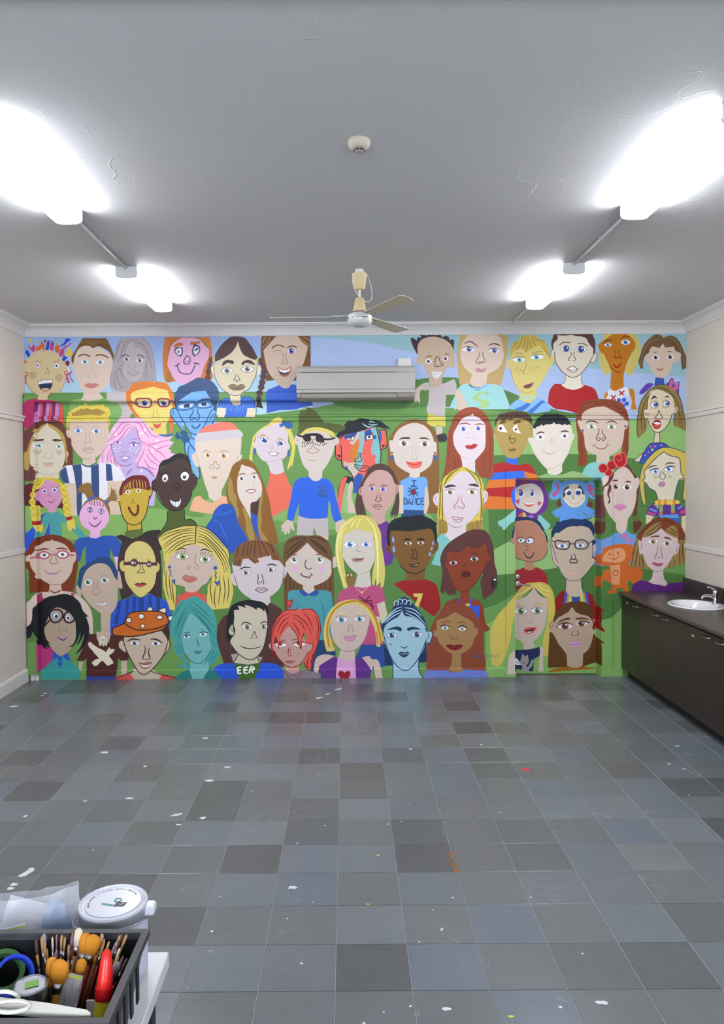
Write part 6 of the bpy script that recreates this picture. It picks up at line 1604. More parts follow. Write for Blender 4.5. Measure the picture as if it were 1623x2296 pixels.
mural('''
@1200,1160|painted_portrait|bespectacled portrait with navy hair and rainbow-trimmed red jacket, on the door
c f 8e0a12 35,160! 36,150 42,140 50,134 68,134! 90,136 100,139 110,147 117,160 121,178 120,195 117,208 110,215! 36,190!
p p 2f55c8 54,134 59,135 55,158 51,160
p p d07040 59,136 61,137 58,156 55,158
p p 98c070 61,137 64,138 61,156 58,156
p p d8cc60 64,138 67,140 66,155 61,156
p p 2f4fa0 66,143 81,142 82,155 66,156
p p d8cc60 81,138 85,138 88,155 82,155
p p 98c070 85,138 88,138 91,156 88,155
p p d07040 88,137 90,137 94,158 91,156
p p 2f55c8 90,136 94,136 99,162 94,158
k f c9b5a0 56,112! 83,112! 84,128 88,138! 80,144 68,144 58,138! 55,134! 56,125
r f c9b5a0 28,42! 26,48 28,65 31,80 35,88 41,91! 38,75
r f c9b5a0 108,42! 114,44 113,60 111,68!
f f c6b29d 29,42 35,33 45,25 58,16 70,13 85,13 98,18 104,30 108,40! 110,55 111,70 108,82 100,92 92,103 84,111 72,115 62,114 54,110 46,100 41,88 36,72 31,58
h p 14315f 25,47 29,38 29,26 33,18 38,13 37,10 42,7 46,8 52,5 60,4 66,2 75,3 85,4 91,2 95,5 102,8 106,15 108,25 111,34 109,39 105,33 102,25 97,19 88,16 78,15 80,17 68,16 58,18 52,22 46,26 45,28 36,28 34,33 29,40
o l 1f2c4a 1 27,46 29,62 33,82 41,91
o l 1f2c4a 1 41,89 47,100 54,110 64,115 76,115 84,111 94,101 105,87 111,75 112,62 111,44
o l 1f2c4a 1 29,44 34,62 40,82
o l 1f2c4a 1 56,113 55,133
o l 1f2c4a 1 84,114 88,138
w t a07a50 1.4 39,46 48,45 57,47
w t a07a50 1.4 75,45 83,44 90,47
e E 49,52 19,7 f2f2f8 5a8ad8 3.6 1a2a60 -
e E 82,51 16,7 f2f2f8 5a8ad8 3.6 1a2a60 -
g l 1d2746 2.2 36,45 40,42 55,44 61,44 62,50 59,57 50,58 40,56 37,52 36,45
g l 1d2746 2.2 72,47 76,42 86,41 94,45 96,52 90,57 77,57 73,54 72,47
g l 1d2746 1.8 62,49 67,48 72,49
g l 1d2746 1.6 36,45 29,42
g l 1d2746 1.6 96,49 103,43 110,41
n l 1d2446 1.4 66,69 65,77
n l 1d2446 1.4 71,66 74,76
n l 1d2446 1.9 63,81 64,77 70,76 76,78 76,82 72,83 69,82 65,83 63,81
m f d4a8a0 57,102! 63,98 68,99 73,96 79,97! 76,103 70,106 62,106
m t e0c0b8 1 57,102 68,102 79,97
@1340,1140|painted_creature|small orange cartoon creature with pale face and belly, beside the door frame
q p cc6420 10,72 20,68 35,65 50,64 60,66 69,69 67,72 69,80 70,92 69,94 62,93 57,97 56,102 58,107 62,105 64,110 70,107 76,109 82,114 82,122 79,130 72,135 66,138 61,133 55,131 55,140 57,150 50,155 42,154 44,150 50,149 45,145 34,145 34,154 20,155 17,152 24,148 27,140 27,135 20,135 15,130 10,131 9,135 8,143 3,145 2,140 4,128 6,118 12,112 20,111 22,105 4,103 3,95 5,86 8,80
f f de9c6c 10,88 16,80 25,74 35,72 45,73 50,80 50,90 45,96 35,99 22,98 10,96
q p de9c6c 23,104 40,102 41,115 39,139 25,139 24,120
e e c06428 21.5,83 2.4,3
e1 e c06428 36.5,81 2,3 10
n d c06428 .8 27,85 30,85
m t c06428 2 17,90 25,91 33,92 38,88 43,86
p l c06428 2 31,113 36,113 37,118 33,122 28,119 29,114 31,113
@1340,1140|painted_portrait|shoulder-length brown-haired woman portrait in purple, above the sink counter
h f 9a7c44 59,106! 62,90 66,70 72,52 80,40! 148,40! 156,55 160,75 158,100! 130,108! 90,110! 72,109!
c f 5a1f72 61,152! 63,142 70,134 78,131 88,132 100,137 112,139 124,140 130,136 145,135 160,132! 160,155! 61,155!
k f d2bfbf 100,110! 119,110! 120,125 127,137! 122,141 112,139 100,137 92,133! 99,125
f f d2bfbf 115,30 120,35 130,45 146,50! 146,64! 149,66 147,76 143,83 137,85! 132,95 125,105 117,112 108,114 100,113 92,106 86,95 82,82! 76,82 75,72 74,60 77,57 80,60! 81,50 92,45 105,38
h f 7a3a1c 70,52 78,40 90,28 102,20 110,16 116,18! 122,16 135,20 148,28 155,38 159,50 158,58! 148,58! 146,64! 146,55! 134,50 124,44 116,36! 105,44 92,51 81,53! 79,60! 73,55
h f 9a7c44 115,24! 113,36 100,46 88,52 81,53! 84,44 95,34 105,27
h f 9a7c44 122,40! 132,32 142,31 146,42 146,55! 134,50
h t 3a2412 1.5 114,26 100,38 84,48
h t 3a2412 1.5 115,26 106,42 88,50
h t 3a2412 1.5 125,39 135,45 146,50
h t 3a2412 1.5 130,35 140,42 146,45
h t 3a2412 1.5 70,58 65,80 61,105
h t 3a2412 1.5 74,70 70,90 68,108
h t 3a2412 1.5 77,85 76,100 77,109
h t 3a2412 1.5 81,85 82,100 83,109
h t 3a2412 1.5 150,60 149,85 150,105
h t 3a2412 1.5 155,60 154,80 157,102
h t 3a2412 1.5 140,95 138,107
h t 3a2412 1.5 133,95 130,108
h t 4a200c 1.4 105,20 90,34 78,50
h t 4a200c 1.4 120,20 134,26 148,40
w f 7a3a2a 93,54! 100,50 111,49 111,52 102,52
w f 7a3a2a 121,52 128,52 136,58! 128,56 121,54
e E 100,60 18,8 f0eeee 8f8050 4.4 201c18 - 1,0
e E 126,63.5 16,9 f0eeee 8a7c58 4.4 201c18 - .5,0
n t 8a4a4c 1.4 110,67 108,78 106,85 103,90 106,94
n t 8a4a4c 1.4 116,69 115,80 118,88 117,93
n t 8a4a4c 1.2 108,87 111,91 113,87
m f b0506e 98,99! 104,98 110,100 115,99 120,101! 114,105 107,105 101,102
o t 6a4a40 1 92,106 100,113 110,115 118,112
r t 8a4a4c 1 79,61 80,68 78,76
r t 8a4a4c 1 147,68 144,74 143,80
@1120,1300|painted_portrait|long blonde-haired portrait with red lips and grey cat shirt, across the door edge
h f d0bc58 62,5 75,4 88,9 96,20 100,38 101,60 97,100 92,138! 80,140! 79,110 85,85 88,60 86,34! 62,13! 30,38! 28,62 23,80 20,105 12,135 5,150 0,157 -8,157 -15,150 -17,115 -16,92 -10,75 0,60 15,45 28,28! 40,12 50,6
a f d0bfb2 29,128! 20,135 16,148 14,172! 29,172!
c f 1b2b55 28,128! 44,127 58,126 73,122! 73,136 68,141 63,145 61,167! 28,167!
a f d0bfb2 73,122! 77,121 80,128 79,150 80,167! 70,167! 73,140
f f cdb9ad 62,13! 70,25 78,32 86,34! 86,55 85,70 82,85 76,97 68,107 61,112! 65,122! 55,126 44,127! 43,115! 35,110 28,105! 28,38! 40,34 52,27
h t e2d684 2.4 58,12 48,20 36,26 29,27
h t e2d684 2.4 64,10 72,20 84,27 96,30
h t e2d684 2.4 70,8 78,16 92,22
w t c8b050 2.2 28,46 36,45 48,48
w t c8b050 2.2 60,46 70,43 83,46
e E 39,57 24,10 f2f2f2 5a7a4e 5.6 1f3a50 -
e E 69,56 24,9 f2f2f2 5a7a4e 5 1f3a50 -
i t a09aa0 2.4 29,52 38,49 51,56
i t a09aa0 2.4 57,55 68,49 81,56
i t 5a4a40 .8 30,61 40,64 51,59
i t 5a4a40 .8 57,58 68,62 80,58
n t a8988e 1.2 51,63 48,72 47,78 53,78 58,78 59,72 57,63
m f d85a58 43,92! 48,87 56,86 68,86! 64,93 56,98 48,98
m f 3a1f18 46,92! 55,90 64,88! 60,93 54,95 49,94
m f eee6e4 50,96 54,94 58,94 55,96
p p a09898 42,134 46,140 51,136 53,146 52,152 48,156 50,160 54,155 58,146 62,144 62,150 58,158 54,162 52,167 40,167 41,158 38,152 38,146
p d 6a6060 .8 43,146 49,146
p l 3a3038 .8 45,149 44,152 41,153
p l 3a3038 .8 44,152 46,153
p f e8eaf0 28,143 32,144 37,150 40,154! 34,155 28,153
l l 404058 .5 28.6,150! 28.8,146.5! 29.6,148.5! 30.6,147! 31,150!
l l 404058 .5 33,149 31.8,149.6 32,151 33.2,151.2
l l 404058 .5 34.2,150 35.2,150.2 35.2,151.6 34.2,151.4 34.2,150
l l 404058 .5 36,150.6! 36.4,152.6! 37,151.4! 37.6,153! 38.2,151.6!
@940,1160|painted_portrait|brown-skinned woman portrait with open dark lips, maroon hair and blue dungarees
c f 8a3818 42,170! 48,156 58,150 72,147! 75,155 90,150 94,148! 105,150 114,158 117,170 119,185 122,195 128,201! 127,205 124,207 120,208 117,207! 110,190 107,178! 100,176! 50,176!
c p 2a58d0 71,148 75,147 77,160 71,160
c p 2a58d0 91,148 95,148 94,160 86,160
c f 2a58d0 80,160! 110,161! 109,175 109,192! 100,185! 80,175!
c e d8c880 88,159 4,3
h f 5c2f2c 38,75 42,62 50,50 62,40 75,32 88,25 100,22 112,22 122,26 130,38 134,52 136,68 137,85 141,98 142,115 139,128 133,138 125,144 117,150! 114,138 112,125 111,115 116,105! 110,90! 60,90! 62,115 66,128 66,140! 58,141! 54,143! 50,138 47,133! 44,140! 38,135! 40,118 42,100 39,85
k p 8a3818 75,130 91,128 91,157 74,157
f f 8a3818 52,62 62,63 72,62 80,57 87,49! 92,54 100,56 110,53 120,47! 123,55 124,70! 129,72 129,77 124,80! 120,90 115,100 108,110 100,122 93,130 84,135 78,136 70,133 63,126 57,113 52,98 50,93! 47,88 48,83 51,82!
o l 4a1c10 1 50,93 56,110 63,126 72,134 82,136 92,131 104,117 116,98 124,80
o l 4a1c10 1 53,61 65,63 76,61 84,54 87,47 86,36
o l 4a1c10 1 88,49 96,55 104,56 112,52 120,45
w t 5a2412 1.6 56,74 62,71 70,71
w t 5a2412 1.6 93,67 100,65 110,68
e E 62,82.5 14,7.5 f4f2f4 1f1a2c 3.8 0f0c18 -
e E 100,75.5 15,8 f4f2f4 1f1a2c 4 0f0c18 -
i l 3a1a18 .8 60,78 59,75
i l 3a1a18 .8 63,77 63,74
i l 3a1a18 .8 66,77 67,74
i l 3a1a18 .8 98,71 97,68
i l 3a1a18 .8 101,70 101,67
i l 3a1a18 .8 104,70 105,68
n l 5a2010 1.1 87,80 82,87 81,89 86,90
m f 521012 76,104 80,98 86,98 92,100 93,105 90,108 84,109 78,108
@1200,1320|painted_portrait|brown-eyed portrait with brown hair and pink lips at the foot of the door
c f a4620f 22,152! 34,146 56,142 72,144 86,141 100,144 112,143! 116,152!
h f 5e3a12 32,60 35,48 42,37 52,28 62,24 68,24 76,23 88,24 98,30 106,42 112,56 113,62! 105,62! 112,82! 118,92 121,110 121,140! 112,142! 86,142! 57,142! 23,144! 24,110 26,80!
f f bda58f 67,34 73,42 84,47 96,50 103,58 105,60! 110,58 114,62 113,72 109,80 105,84! 103,95 98,108 92,115 87,118! 86,140! 78,143 70,144 58,140! 57,120! 50,110 42,100 36,88 31,80! 27,78 25,70 26,62 29,59 34,62! 40,54 50,48 60,42
w f 6a4418 37,66! 45,58 55,53 63,53 63,56 52,58 42,63
w f 6a4418 74,53 85,52 94,54 99,57! 88,56 74,56
e E 54,68 28,10 f2eef0 8a4a28 7 1c2c60 -
e E 84,63.5 23,9 f2eef0 8a4a28 6 1c2c60 -
i t 2a1a14 2 38,69 48,63 58,62 68,66
i t 2a1a14 2 74,65 84,60 92,60 99,62
i l 2a1a14 .9 37,69 39,71
i l 2a1a14 .9 39,67 41,69
i l 2a1a14 .9 42,66 44,68
i l 2a1a14 .9 45,65 46,67
i l 2a1a14 .9 92,58 91,61
i l 2a1a14 .9 95,59 94,62
i l 2a1a14 .9 98,61 96,63
n l 7a4a30 1.3 68,77 66,82 67,85 73,85 78,84 79,81 76,77
m f d89ad0 62,101! 68,97 74,97 85,99! 80,104 72,105 66,104
m t 8a4a70 1 62,101 73,101 85,99
r t 7a4a38 1 30,62 26,66 27,74
r t 7a4a38 1 31,64 32,68 29,70 32,74
r t 7a4a38 1 107,63 111,63
r t 7a4a38 1 108,68 108,72 109,75
@940,1330|painted_portrait|tan-faced portrait with straight auburn hair, deep red lips and blue spotted top
h f 8a4226 65,18 52,20 42,27 34,40 26,52 19,68 16,85 14,100 13,120 13,142! 55,146! 78,146! 120,143! 121,125 118,110 118,85 116,65 110,50 100,35 90,25 78,19
c f 5f86d8 8,155! 10,145 14,140 30,140 50,140! 60,144 72,143 80,139! 100,140 115,140 122,143 127,155!
p d c060a8 1.8 20,147 32,148 42,147 53,148 62,147 71,148 82,147 93,147 105,147 117,146 15,141 25,141 36,141 47,141 99,141 110,141 14,152 26,152 48,152 78,152 112,151 123,151
f f a47e50 66,35 78,42 92,49 99,56 102,65! 105,63 107,68 105,76 101,79! 98,90 92,100 84,106 76,111! 77,135 80,140! 72,144 60,143 52,140! 58,130 60,111! 50,105 40,95 35,88 33,80! 27,78 26,70 29,67 32,70! 32,50 45,46 56,40
w f 9a5a38 36,54 45,51 56,50 55,53
w f 9a5a38 70,52 78,51 88,54 78,54 70,55
e E 47,63 14,7 f4f6f8 b8c8d0 4 3a4a58 -
e E 78,65 14,7 f4f6f8 b8c8d0 4 3a4a58 -
i t 1f1a18 2 38,61 46,58 55,62
i t 1f1a18 2 70,63 78,59 88,64
i l 1f1a18 .8 39,60 38,58
i l 1f1a18 .8 42,59 41,57
i l 1f1a18 .8 45,58 44,56
i l 1f1a18 .8 80,60 81,57
i l 1f1a18 .8 84,61 86,59
n l 6a4424 1.2 59,78 57,82 60,83 66,83 69,82 68,78
m f 7c0c10 48,95! 56,93 63,95 71,93 80,95! 74,101 63,104 54,101
@940,1330|painted_signature|artist signature JEFF McCANN lettered in blue beside the auburn-haired portrait
x f 2f4f98 99,115! 103,112.5 107,115! 103,117.5
l l 2a3a78 .6 112,112 112,116 110,117 109,116
l l 2a3a78 .6 116,112! 113.5,112! 113.5,117! 116,117!
l l 2a3a78 .6 113.5,114.5 115.5,114.5
l l 2a3a78 .6 117.2,117! 117.2,112! 119.4,112!
l l 2a3a78 .6 117.2,114.5 119,114.5
l l 2a3a78 .6 120.4,117! 120.4,112! 122.6,112!
l l 2a3a78 .6 120.4,114.5 122.2,114.5
l l 2a3a78 .6 124.4,117! 124.6,112! 126.2,115! 127.8,112! 128.2,117!
l l 2a3a78 .6 130.5,112.6 129.4,113.4 130.5,114.4
l l 2a3a78 .6 134,112.6 132,112.3 131.3,114.5 132,117 134,116.6
l l 2a3a78 .6 135,117! 136.5,112! 138,117!
l l 2a3a78 .6 135.5,115.3 137.5,115.3
l l 2a3a78 .6 138.8,117! 138.8,112! 141,117! 141,112!
l l 2a3a78 .6 142,117! 142,112! 144.2,117! 144.2,112!
''')
mural('''
@40,1060,2.1645|painted_portrait|pink-faced girl portrait with thick crossed yellow braids and teal dress
h f 5f1e1e 7,16! 12,11 18,12 30,15 46,20! 48,38! 40,36 30,36 20,35 7,34!
c f 2456d0 20,47 26,43 30,41! 27,55 22,66! 24,72! 8,85! 8,66 16,56!
c f 4aa0a2 31,41 35,42 40,40.5 44,42 50,46! 60,53 71,66! 64,68! 52,55! 45,50! 46,68! 32,68! 33,50! 27,60 23,70! 18,70! 24,55 26,46
c p 2456d0 32.5,52 33,50 33,66 27,66
f f d496bf 29,7 24,14 21,22 22,29 27,35 32,37! 31.5,40 35,41 39.5,40! 38.5,37! 43,33 46,26 45,18 40,10 34,7
h f e2cc50 15,19 16,13 20,8 25,4.5 29,4.5 33,4 40,6 45,10 48,14 47,18! 42,12 36,9 31,6.5! 29,7! 26,12 21,18 18,22!
h e e2cc50 17,23 4.5,3.6
h e e2cc50 16.5,30 5,4
h e e2cc50 18,36.5 5.6,4.2
h e e2cc50 18.5,42 5.4,4.2
h e e2cc50 19,47 5,4
h f e2cc50 16,53 25,53 26,60 24,62 22,60! 20,62 18,59
h e e2cc50 47.5,17 4,4.6
h e e2cc50 49,24 4,4.2
h e e2cc50 50,30 4,4.2
h e e2cc50 51,36 4.5,4.2
h e e2cc50 52,42 4.5,4.2
h f e2cc50 51,49 57,47 60,56 59,59 57,57! 55,60 53,60 51,55
h t b89c30 .9 13,21 21,25
h t b89c30 .9 20,21 13,25
h t b89c30 .9 12,28 21,33
h t b89c30 .9 21,28 12,32
h t b89c30 .9 13,35 23,39
h t b89c30 .9 23,34 13,39
h t b89c30 .9 13,41 24,45
h t b89c30 .9 23,41 14,46
h t b89c30 .9 44,16 51,20
h t b89c30 .9 50,14 45,20
h t b89c30 .9 45,22 53,27
h t b89c30 .9 52,22 46,27
h t b89c30 .9 46,29 54,33
h t b89c30 .9 54,28 47,33
h t b89c30 .9 47,35 55,40
h t b89c30 .9 55,34 48,40
h t b89c30 .9 48,41 56,45
h t b8a030 1.1 27,5 22,12 17,18
h t b8a030 1.1 24,6 19,12 16,16
h t b8a030 1.1 35,5 42,9 47,12
h t b8a030 1.1 33,6 40,10 45,15
z p b01c1c 14.5,50 24,50 24.5,54 15,54
z p b01c1c 50,46 56,45 56.5,48 50.5,50
e d f4f4f8 2.2 27.6,19
e d 4a80c8 1.6 27.6,19
e d 16305a .8 27.8,19.2
e1 d f4f4f8 2.4 38,18
e1 d 4a80c8 1.7 38,18
e1 d 16305a .8 38.2,18.2
i l 4a3040 .5 25,17 24.6,16
i l 4a3040 .5 27,16 26.8,15
i l 4a3040 .5 29,16 29.4,15
i l 4a3040 .5 36,15.5 35,14.5
i l 4a3040 .5 38,15 38,14
i l 4a3040 .5 40,15.5 41,14.5
n l a85a88 .7 33,21 32,24 34,24.5
m t a84a7c 1.1 31,29 34.5,31 38.5,28
@160,1060,2.1645|painted_portrait|round pink-faced girl portrait with frizzy brown pigtails and blue sweater
h f 8f6a3a 9,41! 12,33 18,27 26,25 33,28 39,34 40,42 39,47! 30,30!
h p 8f6a3a 24,25 17,28 14,22 10,20.5 6,20 8,18 6,17 9,15 7,13.5 11,13 11,11 13,12 13,10 15,11.5 16,9.5 18,11 19,9.5 20,11 21,13 22,20
h p 8f6a3a 36,27 38,31 42,29 49,30 46,27.5 50,27 46,25 50,24 46,23 49,20 45,22 47,17 44,19 44,16 42,18 41,13 41,20 39,25
z p 3a66c8 17,27 23,24 24.5,26 18,29
z p 3a66c8 34,28.5 36,27.5 39,31 38,32.5
c f 2a55b0 3,74 6,69 12,67 19,66! 25,68 30,66! 40,65 47,67 51,72 53,78 51,87! 44,87! 41,80 40,77! 40,98! 15,98! 15,76! 12,80 9,92! 6,92! 4,88! 3,80
a p e8b4dc 44,87 49.5,87 47.5,103 46,96
f f e8b4dc 26,28 18,30 12,35 9,41 8.5,47 11,54 16,58 20,60! 19.5,64 19,67! 25,68 30,66! 29.5,62! 30,60! 35,56 38.5,50 39,43 36,36 32,30
h l 8f6a3a 1 19,32.5 18.5,30
h l 8f6a3a 1 21,33 21,29.5
h l 8f6a3a 1 24,34 23.5,29
h l 8f6a3a 1 27,34 26.5,29
h l 8f6a3a 1 30,34.5 29.5,30
h l 8f6a3a 1 33,35 33,32
e s 3a4470 4.2 19.5,38.5
e d 3a4470 2.8 19.5,38.5
e e f2ecf6 19.5,38.5 2.3,1.5
e d 4f4070 1.1 19.5,38.5
e1 s 3a4470 4.2 31,40
e1 d 3a4470 2.8 31,40
e1 e f2ecf6 31,40 2.3,1.5
e1 d 4f4070 1.1 31,40
n t 7a3a68 1.2 23,45.5 24.5,48 27,46
m t 7a2f5a 1.4 18,50.5 21,54.5 25,55.5 29,52.5 31,49.5
@160,1060,2.1645|painted_portrait|golden-faced boy portrait with striped maroon fringe and big brown U-shaped smile
c f 33292b 46,66! 52,64 57,66 65,68 74,63 80,60 92,59! 94,80! 50,80! 52,72
k p c8a83a 58,50 72,50 73,60 58,60
c f 5a7030 57,60! 74,58! 74,63 70,66 60,67 55,64
r f c8a83a 82,15 84.5,17 84,22 81,27! 80,20
r f c8a83a 50,29 48,30 49,34 51,36!
f f c9a93c 50,24! 55,18 65,14 80,16! 81,26 79,36 77,44 73,50 69,53 64,54 59,52 55,48 52,42 50,34
o l 2a2420 .9 50,30 52,42 57,51 64,54 71,52 76,46 79,36 81,24
o l 2a2420 .8 82,15 84,18 83,23 81,27
o l 2a2420 .8 57.5,53 58,60
o l 2a2420 .8 72.5,52 73,59
h f 6f2426 50,24! 49.5,19 52,12 56,7 62,3.5 68,2.5 75,3 79,6 81,11 82,18! 80,18! 75,17! 66,16! 57,18! 52,23!
h t c9a93c 1 53,20 55,16 56,12
h t c9a93c 1 56,19 58,13 59,10
h t c9a93c 1 59,18 60,13 60,9
h t c9a93c 1 62,18 61,13 62,8
h t c9a93c 1 65,18 64,13 65,7
h t c9a93c 1 68,17 68,12 67,7
h t c9a93c 1 71,17 71,12 70,7
h t c9a93c 1 74,17 74,12 73,8
h t c9a93c 1 77,17 77,12 76,9
e E 58.5,20 5.5,4.5 f4f0ea 7a5a48 1.4 2a1c18 -
e E 69.5,18.5 5.5,4 f4f0ea 7a5a48 1.4 2a1c18 -
n l 6a5018 .6 64,28! 61.5,31.5! 66.5,31.5! 64,28!
m l 6a2c20 2.4 59.5,36 62,41 66,44 69,40 69,34
@320,1000,2.1645|painted_portrait|dark-skinned smiling portrait with black hair and olive turtleneck
c f 4f5f22 26,66! 43,66! 43.5,76 50,76 55,80 56,86! 45,86 30,88 18,94! 14,94! 24,82 25.5,76
r f 493531 15,34 10,37 10,43 12,47 16,46!
r f 493531 50,29 55.5,32 56,38 53,43 51,46!
f f 493531 14,33 16,27 20,22 27,17 35,13 43,12 49,20 51,28 52,36 51.5,46 49,55 46,61 42,65 36,67 30,66 24,63 19,57 16,50 14.5,42
h f 23262b 13.5,32! 16,26 17,20 21,15 27,13 32,9.5 38,7.5 44,9 48,13 50,21 52,29! 49,22 45,15 40,13 33,15 25,19 19,22 17,27 15,30
o l 1f1a1a .9 14,46 16,54 21,61 28,66 36,67 43,64 49,55 51,47
o l 1f1a1a .9 52,29 56,33 55.5,40 52,46
o l 1f1a1a .9 14,35 10,37 10,44 14,47
o l 1f2414 .9 25.5,68 25.5,76 22,84 15,93
o l 1f2414 .9 43,66 44,76 50,76 55,80 56,84
w t 2f2220 1.8 17.5,30 21,28.5 25.5,28
w t 2f2220 1.8 41,26 44,24 47,25
e e f2f0f4 23.2,33.2 3,4 10
e e 3a3840 23,34 1.3,2
e d f4f4f8 .6 22.4,32.8
e1 e f2f0f4 43.6,31.3 4.2,4.4 20
e1 e 3a3840 43.2,32 1.8,2.2
e1 d f4f4f8 .7 43,30.6
n l 2a1f1e .9 32,42 32,40 35,38 39,41 39.5,44.5 35,45.5 32,44 32,42
n l 2a1f1e .7 33,43 35,42 36,44 38,42
m f f2f2f4 28,55.5! 33,58 38,57 39.5,53.5! 39,59 36,63 32,62 29.5,59
m l 60606a .4 31,57.5 32,61.5
m l 60606a .4 34,58 34,63
m l 60606a .4 37,57.5 36.5,62
@40,1180,2.1645|painted_portrait|red-haired portrait with rose oval glasses and barbed choker, in the corner by the pipe
q f d8c4b8 10,81! 16,72 22,69 33,65! 45,65! 58,69 66,74 73,82 77,92 78,112! 68,108! 10,104!
c p b03a60 22.5,70 25,68 25.5,74 30,76 34,78 23,80
c p b03a60 55,69 58.5,69 58,78 55,77
h f 7a3212 10.5,30 12,20 18,13 26,10 35,8.5 44,10 54,15 59,22 61.5,32 62,42 60,55 57.5,68! 46,67! 45,60! 33,60! 32,68! 20,68 12.5,70! 11.5,50
f f d3beaf 35.2,11! 36,14.5 42,16 50,20 55,27! 59,26.5 60.5,30 60,35 57.5,38! 57,42 55,49 50,56 45,60! 45,65! 39,67 33,65! 33,60! 26,56 19,50 14,43 12.5,37! 10.5,35 11,30 14,29.5! 17,26 22,20 28,16 34.5,14.5
w t 7a3c22 1.9 21.5,25 26,23.5 32.5,23.5
w t 7a3c22 1.9 39.5,23.5 45,22.8 51.5,24
e e f4f4f4 27.5,29.7 4.6,3
e e 5a8068 27.5,29.7 2,1.6
e d 1f3a34 .8 27.5,29.7
e1 e f4f4f4 46.3,29.2 4.6,3
e1 e 5a8068 46.3,29.2 2,1.6
e1 d 1f3a34 .8 46.3,29.2
g l b85a72 1.5 22,30 24,27 28,26.5 32,28 32.5,30.5 30,33 26,33.5 22.5,32 22,30
g l b85a72 1.5 40.5,29 43,26 48,25.5 52,28 52,31 48,33 43,32.5 40.5,29
g l b85a72 1.4 32.5,29.5 40.5,29.5
g l b85a72 1.6 22,31 13,33
g l b85a72 1.6 52,29.5 57.5,30
n t 9a7466 1 35,25 35,33 33,36.5 35,38.5 41,38.5 41,36 39,32 38,25
m e e0a8d0 36,49 5,1.6
m t 8a6a60 1 27.5,45 31,48.5 36,49.3 41,48.5 45,45
o t 9a7466 .8 32.5,60 39,60.5 46,59.5
j l 7a1a20 .9 33,66 38,68.5 45,66.5
j s 7a1a20 1.7 35,67.5 38,69 41,68.5 43,67
j d e0c040 .7 11.4,35.5 58.5,37.5
@160,1200,2.1645|painted_portrait|long yellow-faced portrait with dark hair, plum glasses and blue striped polo neck
h f 3f2b2c 48,30 50,18 54,10 60,5 68,2 78,2 86,6 91,14 93,26 94,70! 85,63 80,60! 65,60! 60,64 52,67! 49,50
c f 2a55c8 40,92! 42,80 46,70 52,67 58,66 64,62! 68,64 75,64 82,60! 88,64 94,66 100,70 103,80 102,95! 38,104!
p p 20408a 57,66 60,65 58,85 56,85
p p 20408a 64,63 67,64 66,85 63,85
p p 20408a 70,64.5 75,64.5 75,85 70,85
p p 20408a 80,62 83,61.5 84,85 80,85
p p 20408a 88,64.5 92,66 92,85 88,85
p p 20408a 49,69 52,67.5 48,92 44,92
r f d8c874 54,26.5 50.2,29 50.5,34 53,37.5 55,37!
r f d8c874 87,28 91,30 91,36 88,38.5!
f f d8c87a 55,28 56,18 61,10 67,6.5 73,6.5 79,9 84,15 87,24 88,35 87.5,45 85,53 80,59 74,64 70,64 65,60 60,54 56,46 55,38
o l 5a4a28 .6 60,54 65,60 70,64 74,64 80,59
g p 5a2a40 54,28 62,27 62,31 54,31
g p 5a2a40 67,27.5 79,28.5 79,30.2 67,30
g p 5a2a40 82,28.8 89,27.5 89,31.5 82,31.6
g e 5a2a40 65,28.6 4,4
g e 5a2a40 80.5,30 3.1,3.3
e e e8e0d8 64.5,28.6 2.6,1.5
e d 3a2020 1 65.4,28.6
e1 e e8e0d8 80.5,30 1.9,1.3
e1 d 3a2020 .8 80.9,30
i l 3a2a20 .5 64,25 63.5,23.5
i l 3a2a20 .5 65.5,25 66,23.5
i l 3a2a20 .5 67,25 68,23.5
i l 3a2a20 .5 80,26.5 79,25
i l 3a2a20 .5 81,26.5 81,25
n l 5a4a28 .8 71,30 71.5,35 68,38.5 70,39 75,38.5 76,38 74,34 73.5,30
m f 6a1418 65,50.5! 69,49.5 71,50 74,49 78.5,50.5! 74,53 69,53.5
m f d85058 66.5,51.5! 72,51 77,51! 73,52.5 69,52.8
@160,1200,2.1645|painted_portrait|navy wavy-haired portrait with braces and skull-and-crossbones shirt
>200,1330
c f 4f2420 8,42! 8,47 11,51 20,52 21,45! 28,42 36,44 40,60 41,69! 33,70! 30,67! 28,86! 0,86! -3,86! -3,68 -5,70! -13,70! -8,60 -4,50 -2,43!
c p 2a3f98 -3,86 28,86 28,91 -3,91
a p c6b09c -10.5,71 -6,71 -9,81 -12,83
a p c6b09c 33,70 39,70 39,86 33,84
>160,1200
r f c4ae9c 5,53 7,52 10,57 10,63! 7,62 5,57
r f c4ae9c 47,38 49.5,37.5 51,42 53,53 52.5,55 50,55 47.5,52
f f c3ad9b 10,58 11,50 13,42 17,34 22,28 30,26 36,28 41,35 44,40 47.5,46! 48,55 48,64 47,72 44,78 40.5,82! 40,106! 31,106! 30.5,81! 25,77 20,73 16,68 12,62!
h f 1f4578 6.5,52! 7.5,44 8,38 11,33 17,29.5 24,25 30,23 38,23 42,26 45,32 48,38 47.5,47! 44,42 42,37 39,32.5 34,29.5 28,29 22,31 18,34 15,37 12,43 10.5,50 10,57!
i e b0a0a0 18,44.6 4,1.8 -10
i e b0a0a0 34,42.8 4.5,2.2
e E 17.3,48.6 8,7 f4f4f4 4a7060 2.4 1f3a58 -
e E 34.5,46.5 8,6 f4f4f4 4a7060 2.3 1f3a58 -
n l a08a84 .9 23.5,47 24,54 22,59 23,61.5 27,61.5 30,59 28.5,55.5 26.5,54 27.5,47
m f a89a9c 23.5,69.5 29,70 36.5,68.5 36,72 32,74 27,73
m f f6f4f6 24.5,70 30,71 36,69.5 34,72.5 28,72.5
m l 606068 .4 26,71.5 30,72 34.5,71
